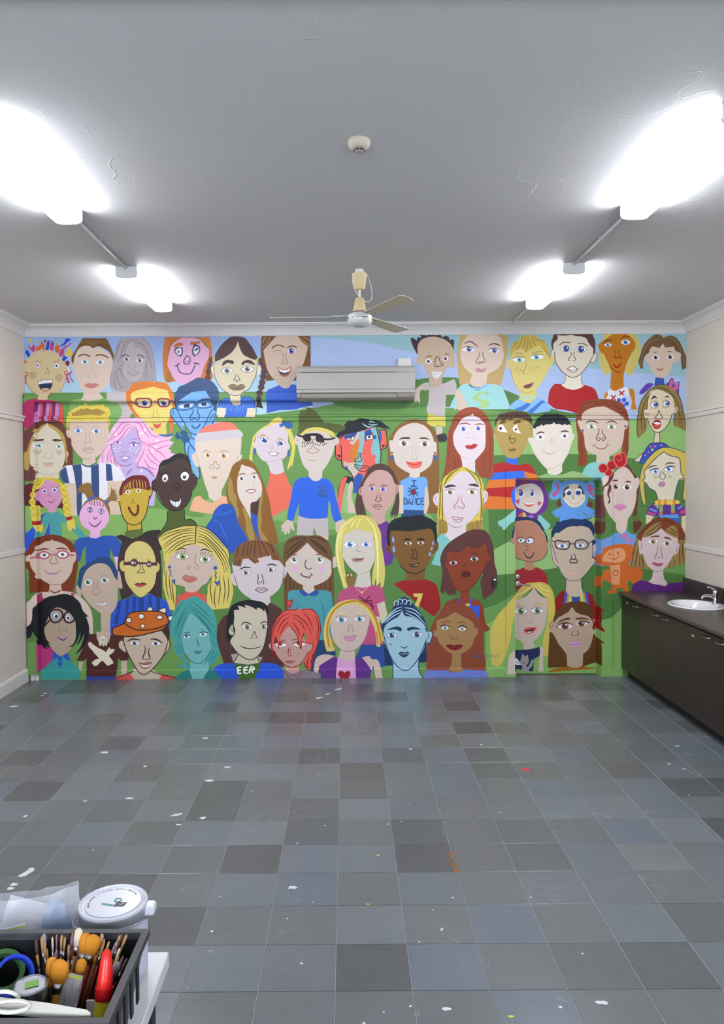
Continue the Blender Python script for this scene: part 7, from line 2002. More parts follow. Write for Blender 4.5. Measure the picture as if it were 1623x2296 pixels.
>200,1330
k f c6b09c 7.5,40! 22,40! 21,48 17,52 11,51 8,47
p f e6dcc6 10,48 12,45 15,44.5 18,47 18.5,52 18,55.5! 16.5,53! 15,55.5! 13.5,53! 11,55! 10,52
p l 3a2a28 .4 11.6,48.5 12.8,47.3 14,48.5 12.8,49.7 11.6,48.5
p l 3a2a28 .4 14.8,48.5 16,47.3 17.2,48.5 16,49.7 14.8,48.5
p l 3a2a28 .4 11.5,51.5 14.5,52 17.5,51
p f e6dcc6 -1,52 1,50.5 4,53 10,57 16,60 22,67 25,72 22,74 19,75 15,71 8,65 2,58 0,56
p f e6dcc6 21,56 22,58 26,58 25,61 20,65 12,71 8,75 5,75 3,72 6,69 13,66 18,60
@340,1160,2.1645|painted_portrait|large blonde portrait with black-lined yellow hair and blue heart earrings
h f dcc968 45,8.5 35,9 25,11.5 15,15 8,20 7.5,25 11,33 12.5,42 12,55 12,70 14,80 17,90 19,96! 24,96! 25,80 25,72! 20,60! 60,55! 62,62 58,72 57,80 58,96! 80,94! 83,85 84.5,76 82,60 81,48 80,36 74,28 66,19 57,12
c p 5a8a42 25,68 36,72 36,84 30,82 26,84
c p 5a8a42 49,77 58,66 58,80 55,82 50,84
c f e0584c 25,94! 27,81 32,80 35,76! 42,78.5 49,75! 50,80 55,79 57,88! 57,96! 25,96!
f f cfb9aa 45,28 36,30 28,34 22,38 18,45 17,52 19,60 22,66 26,70! 32,71 35,73! 35,76 42,78 49,75! 52,71 57,68 61,62 64,55 69,50 69,45 64,40 56,33 50,29.5
h t 2a1c18 .9 45,11 30,13 18,16 8,21
h t 2a1c18 .9 45,13 30,15 17,20 10,24
h t 2a1c18 .9 45,16 32,17 20,23 11,31
h t 2a1c18 .9 45,18.5 33,20 22,25 12,33
h t 2a1c18 .9 45,21 34,23 24,28 13,38
h t 2a1c18 .9 45,24 35,25 26,30 18,37
h t 2a1c18 .9 45,27 36,28.5 28,32
h t 2a1c18 .9 46,10 57,14 66,21 76,32
h t 2a1c18 .9 46,13 57,17 66,25 77,38 80,48
h t 2a1c18 .9 46,16 56,20 66,29 76,42 80,54
h t 2a1c18 .9 46,19 56,22 66,32 74,44 79,58
h t 2a1c18 .9 46,22 55,24.5 64,33 72,45 76,58
h t 2a1c18 .9 46,25 54,27 61,33
h t 2a1c18 .9 15,55 15,70 18,85
h t 2a1c18 .9 18,60 19,72 21,86
h t 2a1c18 .9 21,66 22,78 23,90
h t 2a1c18 .9 13,45 13,60
h t 2a1c18 .9 62,62 61,75 63,90
h t 2a1c18 .9 66,72 65,85 66,94
h t 2a1c18 .9 70,60 71,75 69,90
h t 2a1c18 .9 74,60 76,75 74,90
h t 2a1c18 .9 79,62 80,75 78,88
h l 2a1c18 .7 45,8.5 57,11 67,18 76,28 80,36 81,50
h l 2a1c18 .7 45,8.5 30,9.5 16,14 8,20
h l 2a1c18 1 46,9 45,28
w t 2a1f1c 1.2 24,34.5 31,32 36,33.5
w t 2a1f1c 1.2 50,35 55,33 63,36
i l 2a1f1c .6 26,37 25,35.5
i l 2a1f1c .6 28,37 27.5,35
i l 2a1f1c .6 31,36.5 31,35
i l 2a1f1c .6 34,36.5 34,35
i l 2a1f1c .6 37,36.5 37.5,35.5
i l 2a1f1c .6 51,38.5 50.5,36.5
i l 2a1f1c .6 53,38.5 53,36
i l 2a1f1c .6 55,38 55.5,36
i l 2a1f1c .6 58,38.5 59,36.5
i l 2a1f1c .6 61,40 63,38.5
e E 31.8,40.5 14,6 f4f2f0 8aa868 3.4 1c2a1c 2a2020:.5 .6,0
e E 55.5,43.3 12.5,7 f4f2f0 8aa868 3.2 1c2a1c 2a2020:.5
n l b08470 .9 45.5,38.5 45,45 45.5,48.5 48,50 48,53 46,54
n l b08470 .9 39.5,50 37,51 37,53 39.5,54.5
n d b08470 .9 39.8,52 44.7,52
m f b8786a 31.5,63 34,59.5 37,59.5 39,61 42,60.5 46,62 47.5,64 43,67 39,68 35,66.5
m t d85a50 1.1 32.5,64 39,65 47,64
j d 2a52a8 1.7 18.5,51.5
j l 2a52a8 1 18.5,54 20,57 19,59 21,61
j f 2a52a8 20,64 22,65 24,63! 24.5,67 24,70!
j d 2a52a8 2.2 66,52.5
j l 2a52a8 1.2 66,56 67,58 65.5,60 67,62 66,64
j f 2a52a8 68.5,72! 65,67 65.5,65.5 68,67! 71,65
''')
mural('''
@50,1320,2.1645|painted_portrait|black-haired portrait with round maroon glasses, in the bottom left corner
c f b83a78 17,55! 22,58 30,60! 33,68 31,75 25,80 19,86! 17,86!
c f 3a9c98 32,71! 38,70 46,71! 50,75 56,80 60,86 58,94! 20,94! 19,86 25,80 30,75
c p 2356c8 32,64 38,70 31,74
c p 2356c8 41,69 47,66 50,75 45,73
c d 2356c8 2.6 39,72.5 39,77.5
c l 2356c8 1 39,79 39.5,82
f f b5a08c 23,42 25,33 30,20 36,17 44,18 52,24 56,36 56,46 54,56 49,64 43,68.5 38,69 32,64 28,58 25,52
g e a8a8ac 35,28.5 6,6
g e a8a8ac 48.5,30 5,5
e d f4f4f6 2.6 35,28
e d 28242a 1.7 35.2,28.6
e d ffffff .6 34.2,27
e1 d f4f4f6 2.4 47.3,30
e1 d 28242a 1.5 47.5,30.3
g l 4a1820 1.9 28,28 30,23 35,21.5 40,23 42,28 39,33 34,35 30,33 28,28
g l 4a1820 1.9 43,29 45,25 49,24 53,28 54,32 50,35 45,34 43,29
g l 4a1820 1.6 28,33 23,39
h f 11141a 7,50! 7,40 10,32 10.5,22 12,19 16,17 22,11 28,8 35,7 38,6 46,5.5 54,9 60,15 63,23 69,29! 66,29! 69,38 69,48 66,56 62,62 58,66 54.5,67.5! 60,61 64,50 64,46! 60,55 56,59! 60,50 60,44! 57,54 52,60 48,60! 53,57 55.5,50 55.5,40 55,34! 50,26 42,21 36,19.5 30,22.5 26,32 23,40 22.5,45 25,52 28,56 30,58! 26,56! 29,61 24,59! 26.5,62.5! 22,61 18,55 13,48 10.5,45 9,50
n t 9c8878 1 39.5,36 37,42 37,44 41,43 46,44 46,41 45,37
m t c888d0 2.2 36,49.5 40,53 47,50
m t 3a1830 1.1 36,49.5 40,52.5 43,53 47,50
@200,1330,2.1645|painted_portrait|smiling portrait in an orange spiked cap with cream spots, at the foot of the wall
h f 3a2424 79,28! 83,38 83,48 81,52! 76,46 72,40!
r f c9b6a2 36,49 31,50 30.5,56 34,60 38,61!
r f c9b6a2 82,49 84,53 82,60 77,64!
c f d8504a 23,91! 30,86 38,84 44,83! 50,86 62,86 74,84! 82,85 90,88 96,91!
k f c9b6a2 46,78! 64,78! 75,84! 72,91! 48,91! 43,84!
f f c9b6a2 36,44! 50,43 62,41 74,38! 80,46 81,52 80,58 77,65 70,74 64,80 59,83.5 54,84 50,81 46,74 41,64 37,55
o l 3a2018 1 35,47 38,58 44,70 50,80 55,84 60,83 68,76 77,64 81,52
o l 3a2018 .9 35,49 31,50 30.5,56 36,61
o l 3a2018 .9 83,49 83.5,56 78,64
o l 3a2018 .9 25,89.5 38,84 46,81
o l 3a2018 .9 64,81 74,84 93,88.5
t f ece6d8 59,18.5! 62,14.5 65,15 66,18.5!
t l 3a2018 .9 59,18.5 62,14.5 65,15 66,18.5
t f ece6d8 70,19! 76,15.5 79.5,16 79,21!
t l 3a2018 .9 70,19 76,15.5 79.5,16 79,21
t f ece6d8 82,24! 86,23.5 86,27 83,29!
t l 3a2018 .9 82,24 86,23.5 86,27 83,29
t f c9661c 24,40 25,36 30,34 36,31 38,26 42,21 50,19 60,18.5 72,19 79,22 82,28 81,33 75,38 64,41 54,43.5 42,45 30,44 25,43
t l 3a2018 1.3 24,40 25,36 30,34 36,31 38,26 42,21 50,19 60,18.5 72,19 79,22 82,28 81,33 75,38 64,41 54,43.5 42,45 30,44 25,43 24,40
t l 3a2018 1.3 36,31 42,35 50,38 60,38 72,36 81,32
t e 3a2018 41,28 3.2,3.2
t e ece6d8 41,28 2.3,2.3
t e 3a2018 54,24 3.5,3.4
t e ece6d8 54,24 2.6,2.5
t e 3a2018 73,25 3.5,2.9
t e ece6d8 73,25 2.6,2
t e 3a2018 55.5,34 2.9,2.5
t e ece6d8 55.5,34 2,1.7
w t 3a2420 1.7 39,50 45,47.5 53,48.5
w t 3a2420 1.7 63,47.5 70,48 76,52
e E 47,51.8 10,5 f4f2f6 4a3a68 2 1a1428 3a2a28:.4
e E 69,52 11,5 f4f2f6 4a3a68 2 1a1428 3a2a28:.4
n t 4a3028 1.3 57.5,54 58,60 55.5,67 57,69
n t 4a3028 1.3 62.5,56 61.5,62 63,67 62,69
n t 4a3028 .8 57,69 60,68.5 62,69
m f a06a58 51,71.5! 56,72 60,71.5 65,71! 63,76 58,79 54,77
m f f4f0f2 53,73.5! 58,75 64,73.5! 61,76 56,76.5
@360,1330,2.1645|painted_portrait|teal monochrome girl portrait with wavy bob, at the foot of the wall
c f 1f7a78 12,91! 22,82 30,79! 50,77! 62,83 70,91!
k f 72b8b8 31,68! 50,66! 50,78 46,85 43,91! 34,91! 30,80!
h f 46a09c 26,7 32,3.5 38,4 46,9 52,15 56,22 58,30 58,40 59,52 61,60 60,65 56,72 53,75 50,73! 49,70! 44,77! 47,68! 50,62! 25,60! 22,65 26,68 31,76! 27,78.5 20,77 16,74 15.5,71 18,75 23,74! 24,71 17,64 14,58 13,48 10,42 11,30 13,20 18,11 22,7
f f 74b6b6 30,21! 37,25 43,32 48,37 50,42 51,50 53,58! 50,63 44,70 38,73 33,71 28,66 24,60 22,55 22,45 24,36 27,28
h t 1f7478 1 28,12 22,22 17,33 13,40
h t 1f7478 1 28,16 20,30 15,45
h t 1f7478 1 29,20 22,34 18,48
h t 1f7478 1 24,8 18,16 14,24
h t 1f7478 1 28,10 38,18 48,27 56,36
h t 1f7478 1 32,8 42,16 52,26
h t 1f7478 1 30,14 40,24 50,36 56,46
h t 1f7478 1 36,22 46,32 52,42
h t 1f7478 1 18,52 21,62
h t 1f7478 1 15,55 19,64
h t 1f7478 1 27,72 30,76
h t 1f7478 1 55,60 51,70
h t 1f7478 1 58,62 54,72
h t 1f7478 1 52,48 58,56
o l 1f7478 .8 22,50 24,60 30,69 38,73 45,70 53,58
w t 1f6a70 1.1 24.5,41 30,40.5
w t 1f6a70 1.1 40,38 45,37
e E 27,45 7,4 f0f4f4 3a7a80 1.7 1a4a50 -
e E 44,42.5 8,4.5 f0f4f4 3a7a80 1.8 1a4a50 -
i t 1f5f68 1.3 23,45 27,43 31,44.5
i t 1f5f68 1.3 39.5,42 44,40 49,41
n t 1f6a70 1.1 37,46 39,52 40,54
n l 1f6a70 .5 37.5,54 39,55 41,54
m f 4a9494 34.5,60! 38,59.5 43,60! 40,63 37,63.5
m t 1f6a70 .9 34.5,60.5 39,61 43,60
y d 1f6a70 .4 48.5,46.5 29,65 32,60 30,63.5 49,60
@470,1330,2.1645|painted_portrait|black-haired man portrait with ear forward and green EEP shirt, at the foot of the wall
h f 52302c 19,22 12,27 8,36 7.5,48 10,58 16,76! 60,78! 77,76! 70,50! 75,17! 66,11 62,10! 50,20
c f 2456d4 4,78! 10,74 18,72.5 25,72.5! 50,72.5! 62,72 70,74 75,78 77,84 77,91! 18,91! 8,84
c f 3f6a22 25,72! 30,73 40,74 53,72! 52,78 48,84 46,91! 31,91! 28,82
k p d0c4ae 30,60 50,62 52,72 40,74 25,72
c p b0a0a4 22,63.5 30,62 28,68 25,72
c p b0a0a4 49,66 55,66 52,72
l l f0f0ee 1.9 32,76.5! 29,77! 29.5,83! 32,83!
l l f0f0ee 1.7 29.5,80 31.5,79.8
l l f0f0ee 1.9 39,76.5! 36,77! 35.5,82.5! 38.5,83!
l l f0f0ee 1.7 36,79.5 38.5,79.5
l l f0f0ee 1.9 41,82! 43,76! 45,76.5 46,78.5 42.5,79.5
l l f0f0ee 1.7 43.6,79.6 44.6,82
f f d0c6b0 25,15 34,11 45,11 56,13 60,18! 60,35 59,42 57,52 54,60 49,66 43,69 38,68 32,65 27,59 22,54 21,51! 21,47! 25,44 25,35 25,25
h f 0f1114 17,42! 18,28 19.5,20 23,13 30,9 40,7 50,8 56,10 60,14 61,20 60.5,30! 59,22 57,16! 56.5,19! 53,16 49,15! 49,17.5! 43,14 36,12! 38,15.5! 34,14 29,13! 31,17! 25,17.5! 25.5,25 25,33 26.5,38 26,42! 22,48 21,52! 18,48
r f d0c6b0 24,33 21,34.5 20,40 22,43.5 25,43
r l 2a2420 .8 23,33.5 20,37 20,42 24,44 26,41
r l 2a2420 .7 22,37 24,40
r l 2a2420 .7 24,35 25,39
o l 1f1a18 .9 21,51 27,60 34,66 42,69 49,66 55,58 58,48 60,33 60,18
o l 1f1a18 .8 30,63 25,72
o l 1f1a18 .8 49,66 52,72
w t 2a2420 1.2 32.5,33 37,30 44,32.5
w t 2a2420 1.2 52,32 56,29.5 60,30.5
e E 39,35 11.5,5 f0eee8 8a7a50 2.5 201c18 2a2420:.4
e E 56,34.6 8.5,4.6 f0eee8 8a7a50 2.3 201c18 2a2420:.4
n l 3a3028 .8 46.5,39.5! 42.5,47! 49,46.5! 46.5,39.5!
m t 1f1a18 1.1 31.5,54 36,56.5 44,57.5 54.5,55
''')
mural('''
@820,1330,2.1645|painted_portrait|pale blue woman portrait with navy hair and curled tiara, at the foot of the wall
h f 12335f 16,34 18,30 24,22 28,15 32,9 38,4 43,5 48,10 52,15 58,22 62,30 63.5,38 63,50 63,71.5! 56,72! 50,60! 28,60! 28,75! 20,75! 18.5,55 19,45
k f a0c6d8 28,69! 40,78 55,66! 55,80 60,90! 27.5,90! 28,80
r f a2c8d8 63,40 68,40 69,44 67,50 63,52!
f f a2c8d8 38,17! 40,23 48,25 56,30 61,35 63,42! 62,50 60,58 55,67 47,77 41,80 34,78 28,71 23,60 19,50 18.5,42 20,34 27,28 34,24
h t b8d4e4 1.1 38,14 30,17 22,25 17,31
h t b8d4e4 1.1 37,17 28,21 18,31
h t b8d4e4 1.1 36,20 28,24 20,31
h t b8d4e4 1.1 40,15 50,17 58,24
h t b8d4e4 1.1 41,18 52,22 62,33
h t b8d4e4 1.1 41,20.5 52,26 63,36
j l c0dae8 .8 30,13 29.5,9 32,8 34,11 32,12
j l c0dae8 .8 34,11 34,7 37,6.5 38,10 36,11
j l c0dae8 .8 38,10 39,6.5 42,7 42,11 40,11
j l c0dae8 .8 42,10 44,7.5 47,9 46,12
o l 12335f .9 19,45 24,62 32,75 41,80 48,76 56,65 62,50
o l 12335f .9 28,72 28,89
o l 12335f .9 55,68 55,80 60,89
w f 14305a 21,38.5! 26,36 33,34.5 37,36.5 36,39.5 30,37.5
w f 14305a 43,36.5 48,34.8 54,36 58,38! 50,37.5 44,39
e E 27,43.5 11,4.5 f0f4f8 2a4f80 2.6 0f2a50 14305a:.5
e E 53,42.7 12,5 f0f4f8 2a4f80 2.8 0f2a50 14305a:.5
n t 1a3a68 1 35.5,55 38,56 40,57 42,56 44,54.5
m f 14325e 33.5,62.5! 37,60.5 40,61.5 43,60.5 45.5,62! 43,65 40,66.5 36,65
m t a2c8d8 .7 34,63 40,63 45,62.2
x d 14325e .7 25,52.7 26.8,53.3
o l 14325e .8 64,39.5 68,39.5 69,44 66.5,51 64,51.5
o l 14325e .6 64,42 65.5,43 64.5,45 65.5,47
j d 14325e 1 65,53
@690,1330,2.1645|painted_portrait|blonde bob portrait with red heart on pink top and purple vest, at the foot of the wall
a f d2bcb2 6,91! 6.5,75 9,67 14,64 20,63.5 28,65! 12,75! 11,82 10.5,91!
a f d2bcb2 55,67! 63,65 66,68 72,69 75,75 78,91! 71,91! 68,75! 66,80!
c f dca4d0 31,66! 49,68! 50,91! 28.5,91! 29.5,78
c f 632c88 12,76! 20,70 27,66 31,67! 29.5,80 29,91! 14,91! 13,82
c f 632c88 49,69! 56,66.5! 62,74 66,80! 64,91! 50,91! 49.5,78
p f 9a1020 36,91! 32,85 32,81.5 35,80.5 38,82.5! 42,80.5 44,82 43.5,86 40,91!
k p d0bbb0 34,57 48,56 49,69 40,70 32,67
f f d0bbb0 40,10 50,11 58,15 63,23 64,30 62,38 60,46 56,53 50,58 43,60.5 36,59.5 31,55 26,48 24,40 23.5,32 25,22 31,14
r f d8c4b8 71,24 75,26 74,31!
h f d8c872 46,6.5 38,7.5 30,11 23,18 19,26 17,35 16.5,45 18,55 20,60.5! 27,60! 28,57 24,47 22,38 23,32! 27,22 34,15 44,11.5 52,12.5! 60,18 65,27 69,37 71,48 71,55! 75,56! 75,52! 78.5,49! 76,38 72,27 66,18 58,10 52,7
h l c8880f 2.2 50,8 40,9.5 30,15 23,25 20,38 22,55
h l c8880f 2.2 52,8.2 62,14 70,26 74,40 76,50
h l c8880f 1.4 71,40 73,52
h l c8880f 1.4 25,48 26.5,56
w t d8cc90 1.8 30,22 36,20.5 41,22
w t d8cc90 1.8 50,21.5 54,20.5 60,22
i l 2a2428 .5 30,25 29.5,23.5
i l 2a2428 .5 33,24.5 32.5,23
i l 2a2428 .5 36,24 36,22.5
i l 2a2428 .5 39,24.5 39.5,23
i l 2a2428 .5 51,24.5 50.5,23
i l 2a2428 .5 54,24 54,22.5
i l 2a2428 .5 57,24 57.5,22.5
i l 2a2428 .5 59,24.5 60,23
e E 35,27.3 12.5,6 f2eef2 5a9cac 3 1d3f5c 6a5058:.3
e E 53.7,26.7 12,5.6 f2eef2 5a9cac 2.8 1d3f5c 6a5058:.3
n l a8807a .8 43,32 42.5,37 41,39.5 43,40
n l a8807a .8 45.5,32 46,36 47.5,39 46,40
m f d8a0bc 37,46! 41,44.5 44,45 47,43.8 50,44! 48,48 44,49.5 40,48.5
m l a06a78 .6 37,46! 41,44.5 44,45 47,43.8 50,44! 48,48 44,49.5 40,48.5 37,46!
m t a06a78 .7 38,46 44,47 50,44.3
o t a88078 .8 24,40 27,50 34,58 42,60.5 50,58 57,51 61,42 64,28
''')
mural('''
@580,1340,2.1645|painted_portrait|red-haired freckled girl portrait with ponytail and grey collar, at the foot of the wall
c f 8a7888 26,75! 32,73 44,75! 55,76.5 63,79 63,86! 26,86!
k p c49a92 27,68 41,67 42,76 35,79.5 28,75
c l 7a1a28 .7 26,75! 31,83! 35,79! 40,82.5! 45,76!
h f e0584c 43,13 52,12 58,15 62,22 64,33 62,44 58,56 55,70 53,74 50,74! 47,68 46,60! 50,40!
f f c39a92 32,27! 36,30 40,36 43,42 46,40! 50,48! 56,48 55.5,54 51,57! 50,60 47,66 42,70 35,72 29,71 23,66 19,60 16.5,55! 11,52 10.5,48 13,46! 16,48! 21,44 26,34
e E 23,48.5 12,5 f6f2f2 a83a34 2.4 7a1a18 - -.5,-1
e E 42,48 13,5 f6f2f2 a83a34 2.4 7a1a18 - -.5,-1
i t 7a1418 1.3 16,47.5 21,45.5 29,47.5
i t 7a1418 1.3 35.5,48 41,45.5 50,46.5
w t 7a2420 1.2 23,44 28,44
w t 7a2420 1.2 34.5,44 41,43
h f e0584c 28,13 33,12! 38,12 45,14 52,20 56,30 57,40 55,47! 50,44! 47,36 44.5,46 43.5,53! 41,43 36,33 32,29! 27,34 22,42 21,53.5! 19,45 17,40 15,52 15,62! 13,48 14,35 17,25 22,18
h t 8a1418 1.1 32,16 24,20 17,30 14,42
h t 8a1418 1.1 31,20 24,26 19,36
h t 8a1418 1.1 31,25 27,29 22,38
h t 8a1418 1.1 34,17 42,20 50,28 55,38
h t 8a1418 1.1 36,20 44,26 48,34
h t 8a1418 1.1 35,26 40,32 43,40
h t 8a1418 1.1 46,15 52,22 56,32
h t 8a1418 1.1 58,18 62,30 60,44
h t 8a1418 1.1 52,60 50,70 52,74
h t 8a1418 1.1 56,58 54,68
h t 8a1418 1.1 15,52 14,62 10,64
o l 8a1418 .9 16,55 20,62 28,70 35,72 43,69 48,62 51,57
o l 8a1418 .9 15,62 13,48 14,33 20,20 28,13 33,13 40,12
o l 8a1418 .9 45,13 54,12 61,18 64,32 61,48 56,62 54,74 50,74 47,67
o l 8a1418 .8 13,46 10,49 12,54 16,56
o l 8a1418 .8 52,48 56,48 55,54 51,57
o l 8a1418 .9 21,53 19,44 17,40
o l 8a1418 .9 32,29 38,36 41,43 43.5,53 45,44 47,36
z f d8504a 28,4.5! 35,2! 33.5,8 32.5,11!
z l 9a1a22 1.1 28,4.5! 35,2! 33.5,8 32.5,11! 28,4.5!
n p 9a2a28 31,52 32,51 31,58 29.5,58
n l 9a2a28 .4 33,53 33,58
n l 9a2a28 .8 30.5,59.5 32,60.5 34,59.5
m f b87a70 27,66! 31,64.5 35,65 38,66! 35,68.5 30,68.5
m t 7a2420 .9 27,66 32,66.5 38,65.5
y d 8a3a34 .4 18.5,55 22,54 26,51.5 24,57.5 27,55 36,53.5 39,51.5 42,57 44,54 47,55
''')
# ------------------------------------------------------------------ fixed things on walls and ceiling
M_white = mat('white_plastic', 'd9d8d4', .35); M_whitem = mat('white_enamel_metal', 'dcdcdc', .3)
M_ac = mat('aircon_plastic', 'acaaa5', .4); M_acb = mat('aircon_beige_plastic', '969186', .45)
M_grey = mat('print_grey', '8f8f8c', .6); M_slot = mat('slot_shadow_dark', '4a4744', .7)
M_chrome = mat('chrome', 'cfd2d6', .12, metal=1.); M_steel = mat('brushed_steel', 'b3b4b6', .3, metal=1.)
M_cream = mat('fan_cream_plastic', 'd8c296', .35); M_black = mat('black_plastic', '17181b', .4)
M_diff = mat('lamp_diffuser', 'f4f4f4', .4, emit=('f6f8ff', LAMP))
def text(s, size, m, parent, M, name='lettering', ext=.0002):
    c = bpy.data.curves.new(name, 'FONT'); c.body = s; c.size = size; c.align_x = 'CENTER'; c.align_y = 'CENTER'; c.extrude = ext
    t = bpy.data.objects.new('t', c); COL.objects.link(t)
    me = bpy.data.meshes.new_from_object(t.evaluated_get(bpy.context.evaluated_depsgraph_get())); bpy.data.objects.remove(t)
    me.transform(M); me.materials.clear(); me.materials.append(m); me.name = name
    return link(bpy.data.objects.new(name, me), parent)
RX = Matrix.Rotation(math.pi/2, 4, 'X')     # text upright, facing the camera

# ---- air conditioner
ac = thing('air_conditioner', 'white split air conditioner mounted high on the mural wall', 'air conditioner', (.155, 0, 2.8))
x0, x1 = -.425, .735
pr = [(0, 2.800), (-.10, 2.797), (-.165, 2.806), (-.196, 2.830), (-.203, 2.868), (-.207, 2.874), (-.207, 3.088), (-.200, 3.112), (-.170, 3.135), (-.02, 3.142), (0, 3.142)]
G().prism(pr, 'x', x0, x1).build('body', M_acb, ac, True)
G().prism([(-.206, 2.905), (-.2145, 2.905), (-.2165, 2.915), (-.2165, 3.060), (-.213, 3.066), (-.206, 3.066)][::-1], 'x', x0-.003, x1+.003).build('front_panel', M_ac, ac)
G().prism([(-.206, 2.872), (-.215, 2.872), (-.216, 2.879), (-.216, 2.900), (-.206, 2.902)][::-1], 'x', x0-.003, x1+.003).build('lower_trim', M_ac, ac)
G().prism([(-.190, 3.076), (-.2085, 3.076), (-.208, 3.092), (-.201, 3.114), (-.172, 3.137), (-.165, 3.137)][::-1], 'x', x0-.002, x1+.002).build('top_cover', M_ac, ac)
G().box(x0+.04, -.2078, 3.068, x1-.18, -.205, 3.074).build('intake_slot', M_slot, ac)
fl = G().prism([(-.190, 2.818), (-.1985, 2.826), (-.2065, 2.862), (-.198, 2.866)][::-1], 'x', x0+.045, x1-.175).build('louvre_flap', M_acb, ac)
G().box(x0+.041, -.2045, 2.815, x0+.045, -.19, 2.866).box(x1-.175, -.2045, 2.815, x1-.170, -.19, 2.866).box(x0+.041, -.2063, 2.864, x1-.170, -.198, 2.868).build('flap_gap', M_slot, ac)
text('DAIKIN', .014, M_grey, ac, Matrix.Translation((x0+.07, -.2165, 2.887)) @ RX)
text('inverter', .011, M_grey, ac, Matrix.Translation((x1-.065, -.2165, 2.887)) @ RX)
G().box(x1-.05, -.2045, 2.838, x1-.043, -.2, 2.845).box(x1-.036, -.2045, 2.838, x1-.029, -.2, 2.845).build('indicator', M_slot, ac)
bx = thing('junction_box', 'small plain white box on the wall above the air conditioner', 'junction box', (.645, 0, 3.15))
G().box(.580, -.05, 3.150, .712, -.0025, 3.232, .003).build('box_body', M_white, bx)
G().box(.584, -.053, 3.154, .708, -.05, 3.228, .001).build('cover', M_white, bx)

# ---- painted pipe trunking from the air conditioner to the corner and down to the floor
pt = thing('pipe_trunking', 'painted-over pipe cover running from the air conditioner down the left corner', 'pipe cover', (VDX0+.055, 0, .02))
G().prism([(-max(0, a-q), z) for a, z in zip(DUCTP[1], DUCTP[0])][::-1], 'x', VDX0+.002, -.36).build('horizontal_cover', M_green, pt)
G().prism([(VDX0+.001, 0), (VDX0+.001, -.062), (VDX0+.008, -.0705), (VDX1-.008, -.0705), (VDX1-.001, -.062), (VDX1-.001, 0)], 'z', .066, 2.90).build('vertical_cover', M_green, pt)
G().lathe([(.024, 0), (.024, .07)], (VDX0+.040, -.036, .002), 16).build('pipe_end', M_white, pt, True)
G().lathe([(.020, 0), (.020, .07)], (VDX0+.082, -.036, .002), 16).build('pipe_end', M_white, pt, True)

# ---- fluorescent lamps
def lamp(xc, ya, yb, label):
    t = thing('fluorescent_lamp', label, 'ceiling lamp', (xc, (ya+yb)/2, HC-.0005), 'fluorescent lamps on the ceiling')
    w = .078; zb = HC-.0005
    G().box(xc-w*.9, ya+.012, zb-.034, xc+w*.9, yb-.012, zb, .003).build('base_tray', M_whitem, t)
    pf = [(-w, zb-.028), (-w, zb-.062), (-w*.90, zb-.076), (-w*.6, zb-.083), (0, zb-.085), (w*.6, zb-.083), (w*.90, zb-.076), (w, zb-.062), (w, zb-.028)]
    G().prism([(xc+a, z) for a, z in pf], 'y', ya+.015, yb-.015).build('diffuser', M_diff, t)
    pc = [(a*1.015, z-.0012) for a, z in pf[1:-1]]; pc = [(-w*1.015, zb-.001)]+pc+[(w*1.015, zb-.001)]
    for y in (ya, yb-.015): G().prism([(xc+a, z) for a, z in pc], 'y', y, y+.015).build('end_cap', M_whitem, t)
    return t
LAMPS = [(-1.545, -4.50, -3.29, 'lit fluorescent batten nearest the camera on the left side'), (-1.548, -2.12, -.97, 'lit fluorescent batten near the mural on the left side'),
         (1.722, -4.53, -3.32, 'lit fluorescent batten nearest the camera on the right side'), (1.722, -2.16, -.99, 'lit fluorescent batten near the mural on the right side')]
for a in LAMPS: lamp(*a)
M_cond = mat('conduit_white', 'c9c9c9', .45)
def conduit(pts, label, clips):
    t = thing('ceiling_conduit', label, 'conduit', pts[0])
    G().tube(pts, .0105, 10).build('pipe', M_cond, t, 'all')
    for c in clips:
        G().box(c[0]-.022, c[1]-.007, HC-.004, c[0]+.022, c[1]+.007, HC-.0005).tube([(c[0]-.0125, c[1], HC-.003), (c[0]-.012, c[1], HC-.018), (c[0], c[1], HC-.0245), (c[0]+.012, c[1], HC-.018), (c[0]+.0125, c[1], HC-.003)], .0025, 5).build('saddle_clip', M_cond, t)
zc = HC-.0125
conduit([(-1.545, -3.288, zc), (-1.548, -2.122, zc)], 'thin white conduit joining the two left-hand lamps', [(-1.546, -2.75)])
conduit([(1.722, -3.318, zc), (1.722, -2.162, zc)], 'thin white conduit joining the two right-hand lamps', [(1.722, -2.75)])
conduit([(1.722, -.988, zc), (1.722, -.2, zc), (1.722, -.15, zc-.004), (1.722, -.118, zc-.018)], 'short white conduit from the right far lamp to the cornice', [(1.722, -.5)])

# ---- ceiling fan
FX, FY = .163, -1.998
fan = thing('ceiling_fan', 'cream three-blade ceiling fan hanging in front of the mural', 'ceiling fan', (FX, FY, HC))
G().lathe([(.033, 0), (.033, -.012), (.027, -.05), (.020, -.052)], (FX, FY, HC-.0005), 24, cap=True).build('ceiling_cup', M_white, fan, True)
G().lathe([(.058, 0), (.056, -.004), (.042, -.112), (.038, -.118), (.008, -.118)], (FX, FY, 3.552), 28).build('canopy', M_cream, fan, True)
G().cyl((FX, FY, 3.60-.05), (FX, FY, 3.24), .0095, n=12).build('down_rod', M_white, fan, True)
G().lathe([(.010, .102), (.026, .102), (.034, .094), (.046, .03), (.055, 0), (.051, 0), (.012, .06)], (FX, FY, 3.272), 28).build('lower_cup', M_cream, fan, True)
G().lathe([(.02, .03), (.06, .028), (.082, .018), (.0915, .006), (.0925, 0), (.0925, -.012)], (FX, FY, 3.232), 32).build('motor_top', M_white, fan, True)
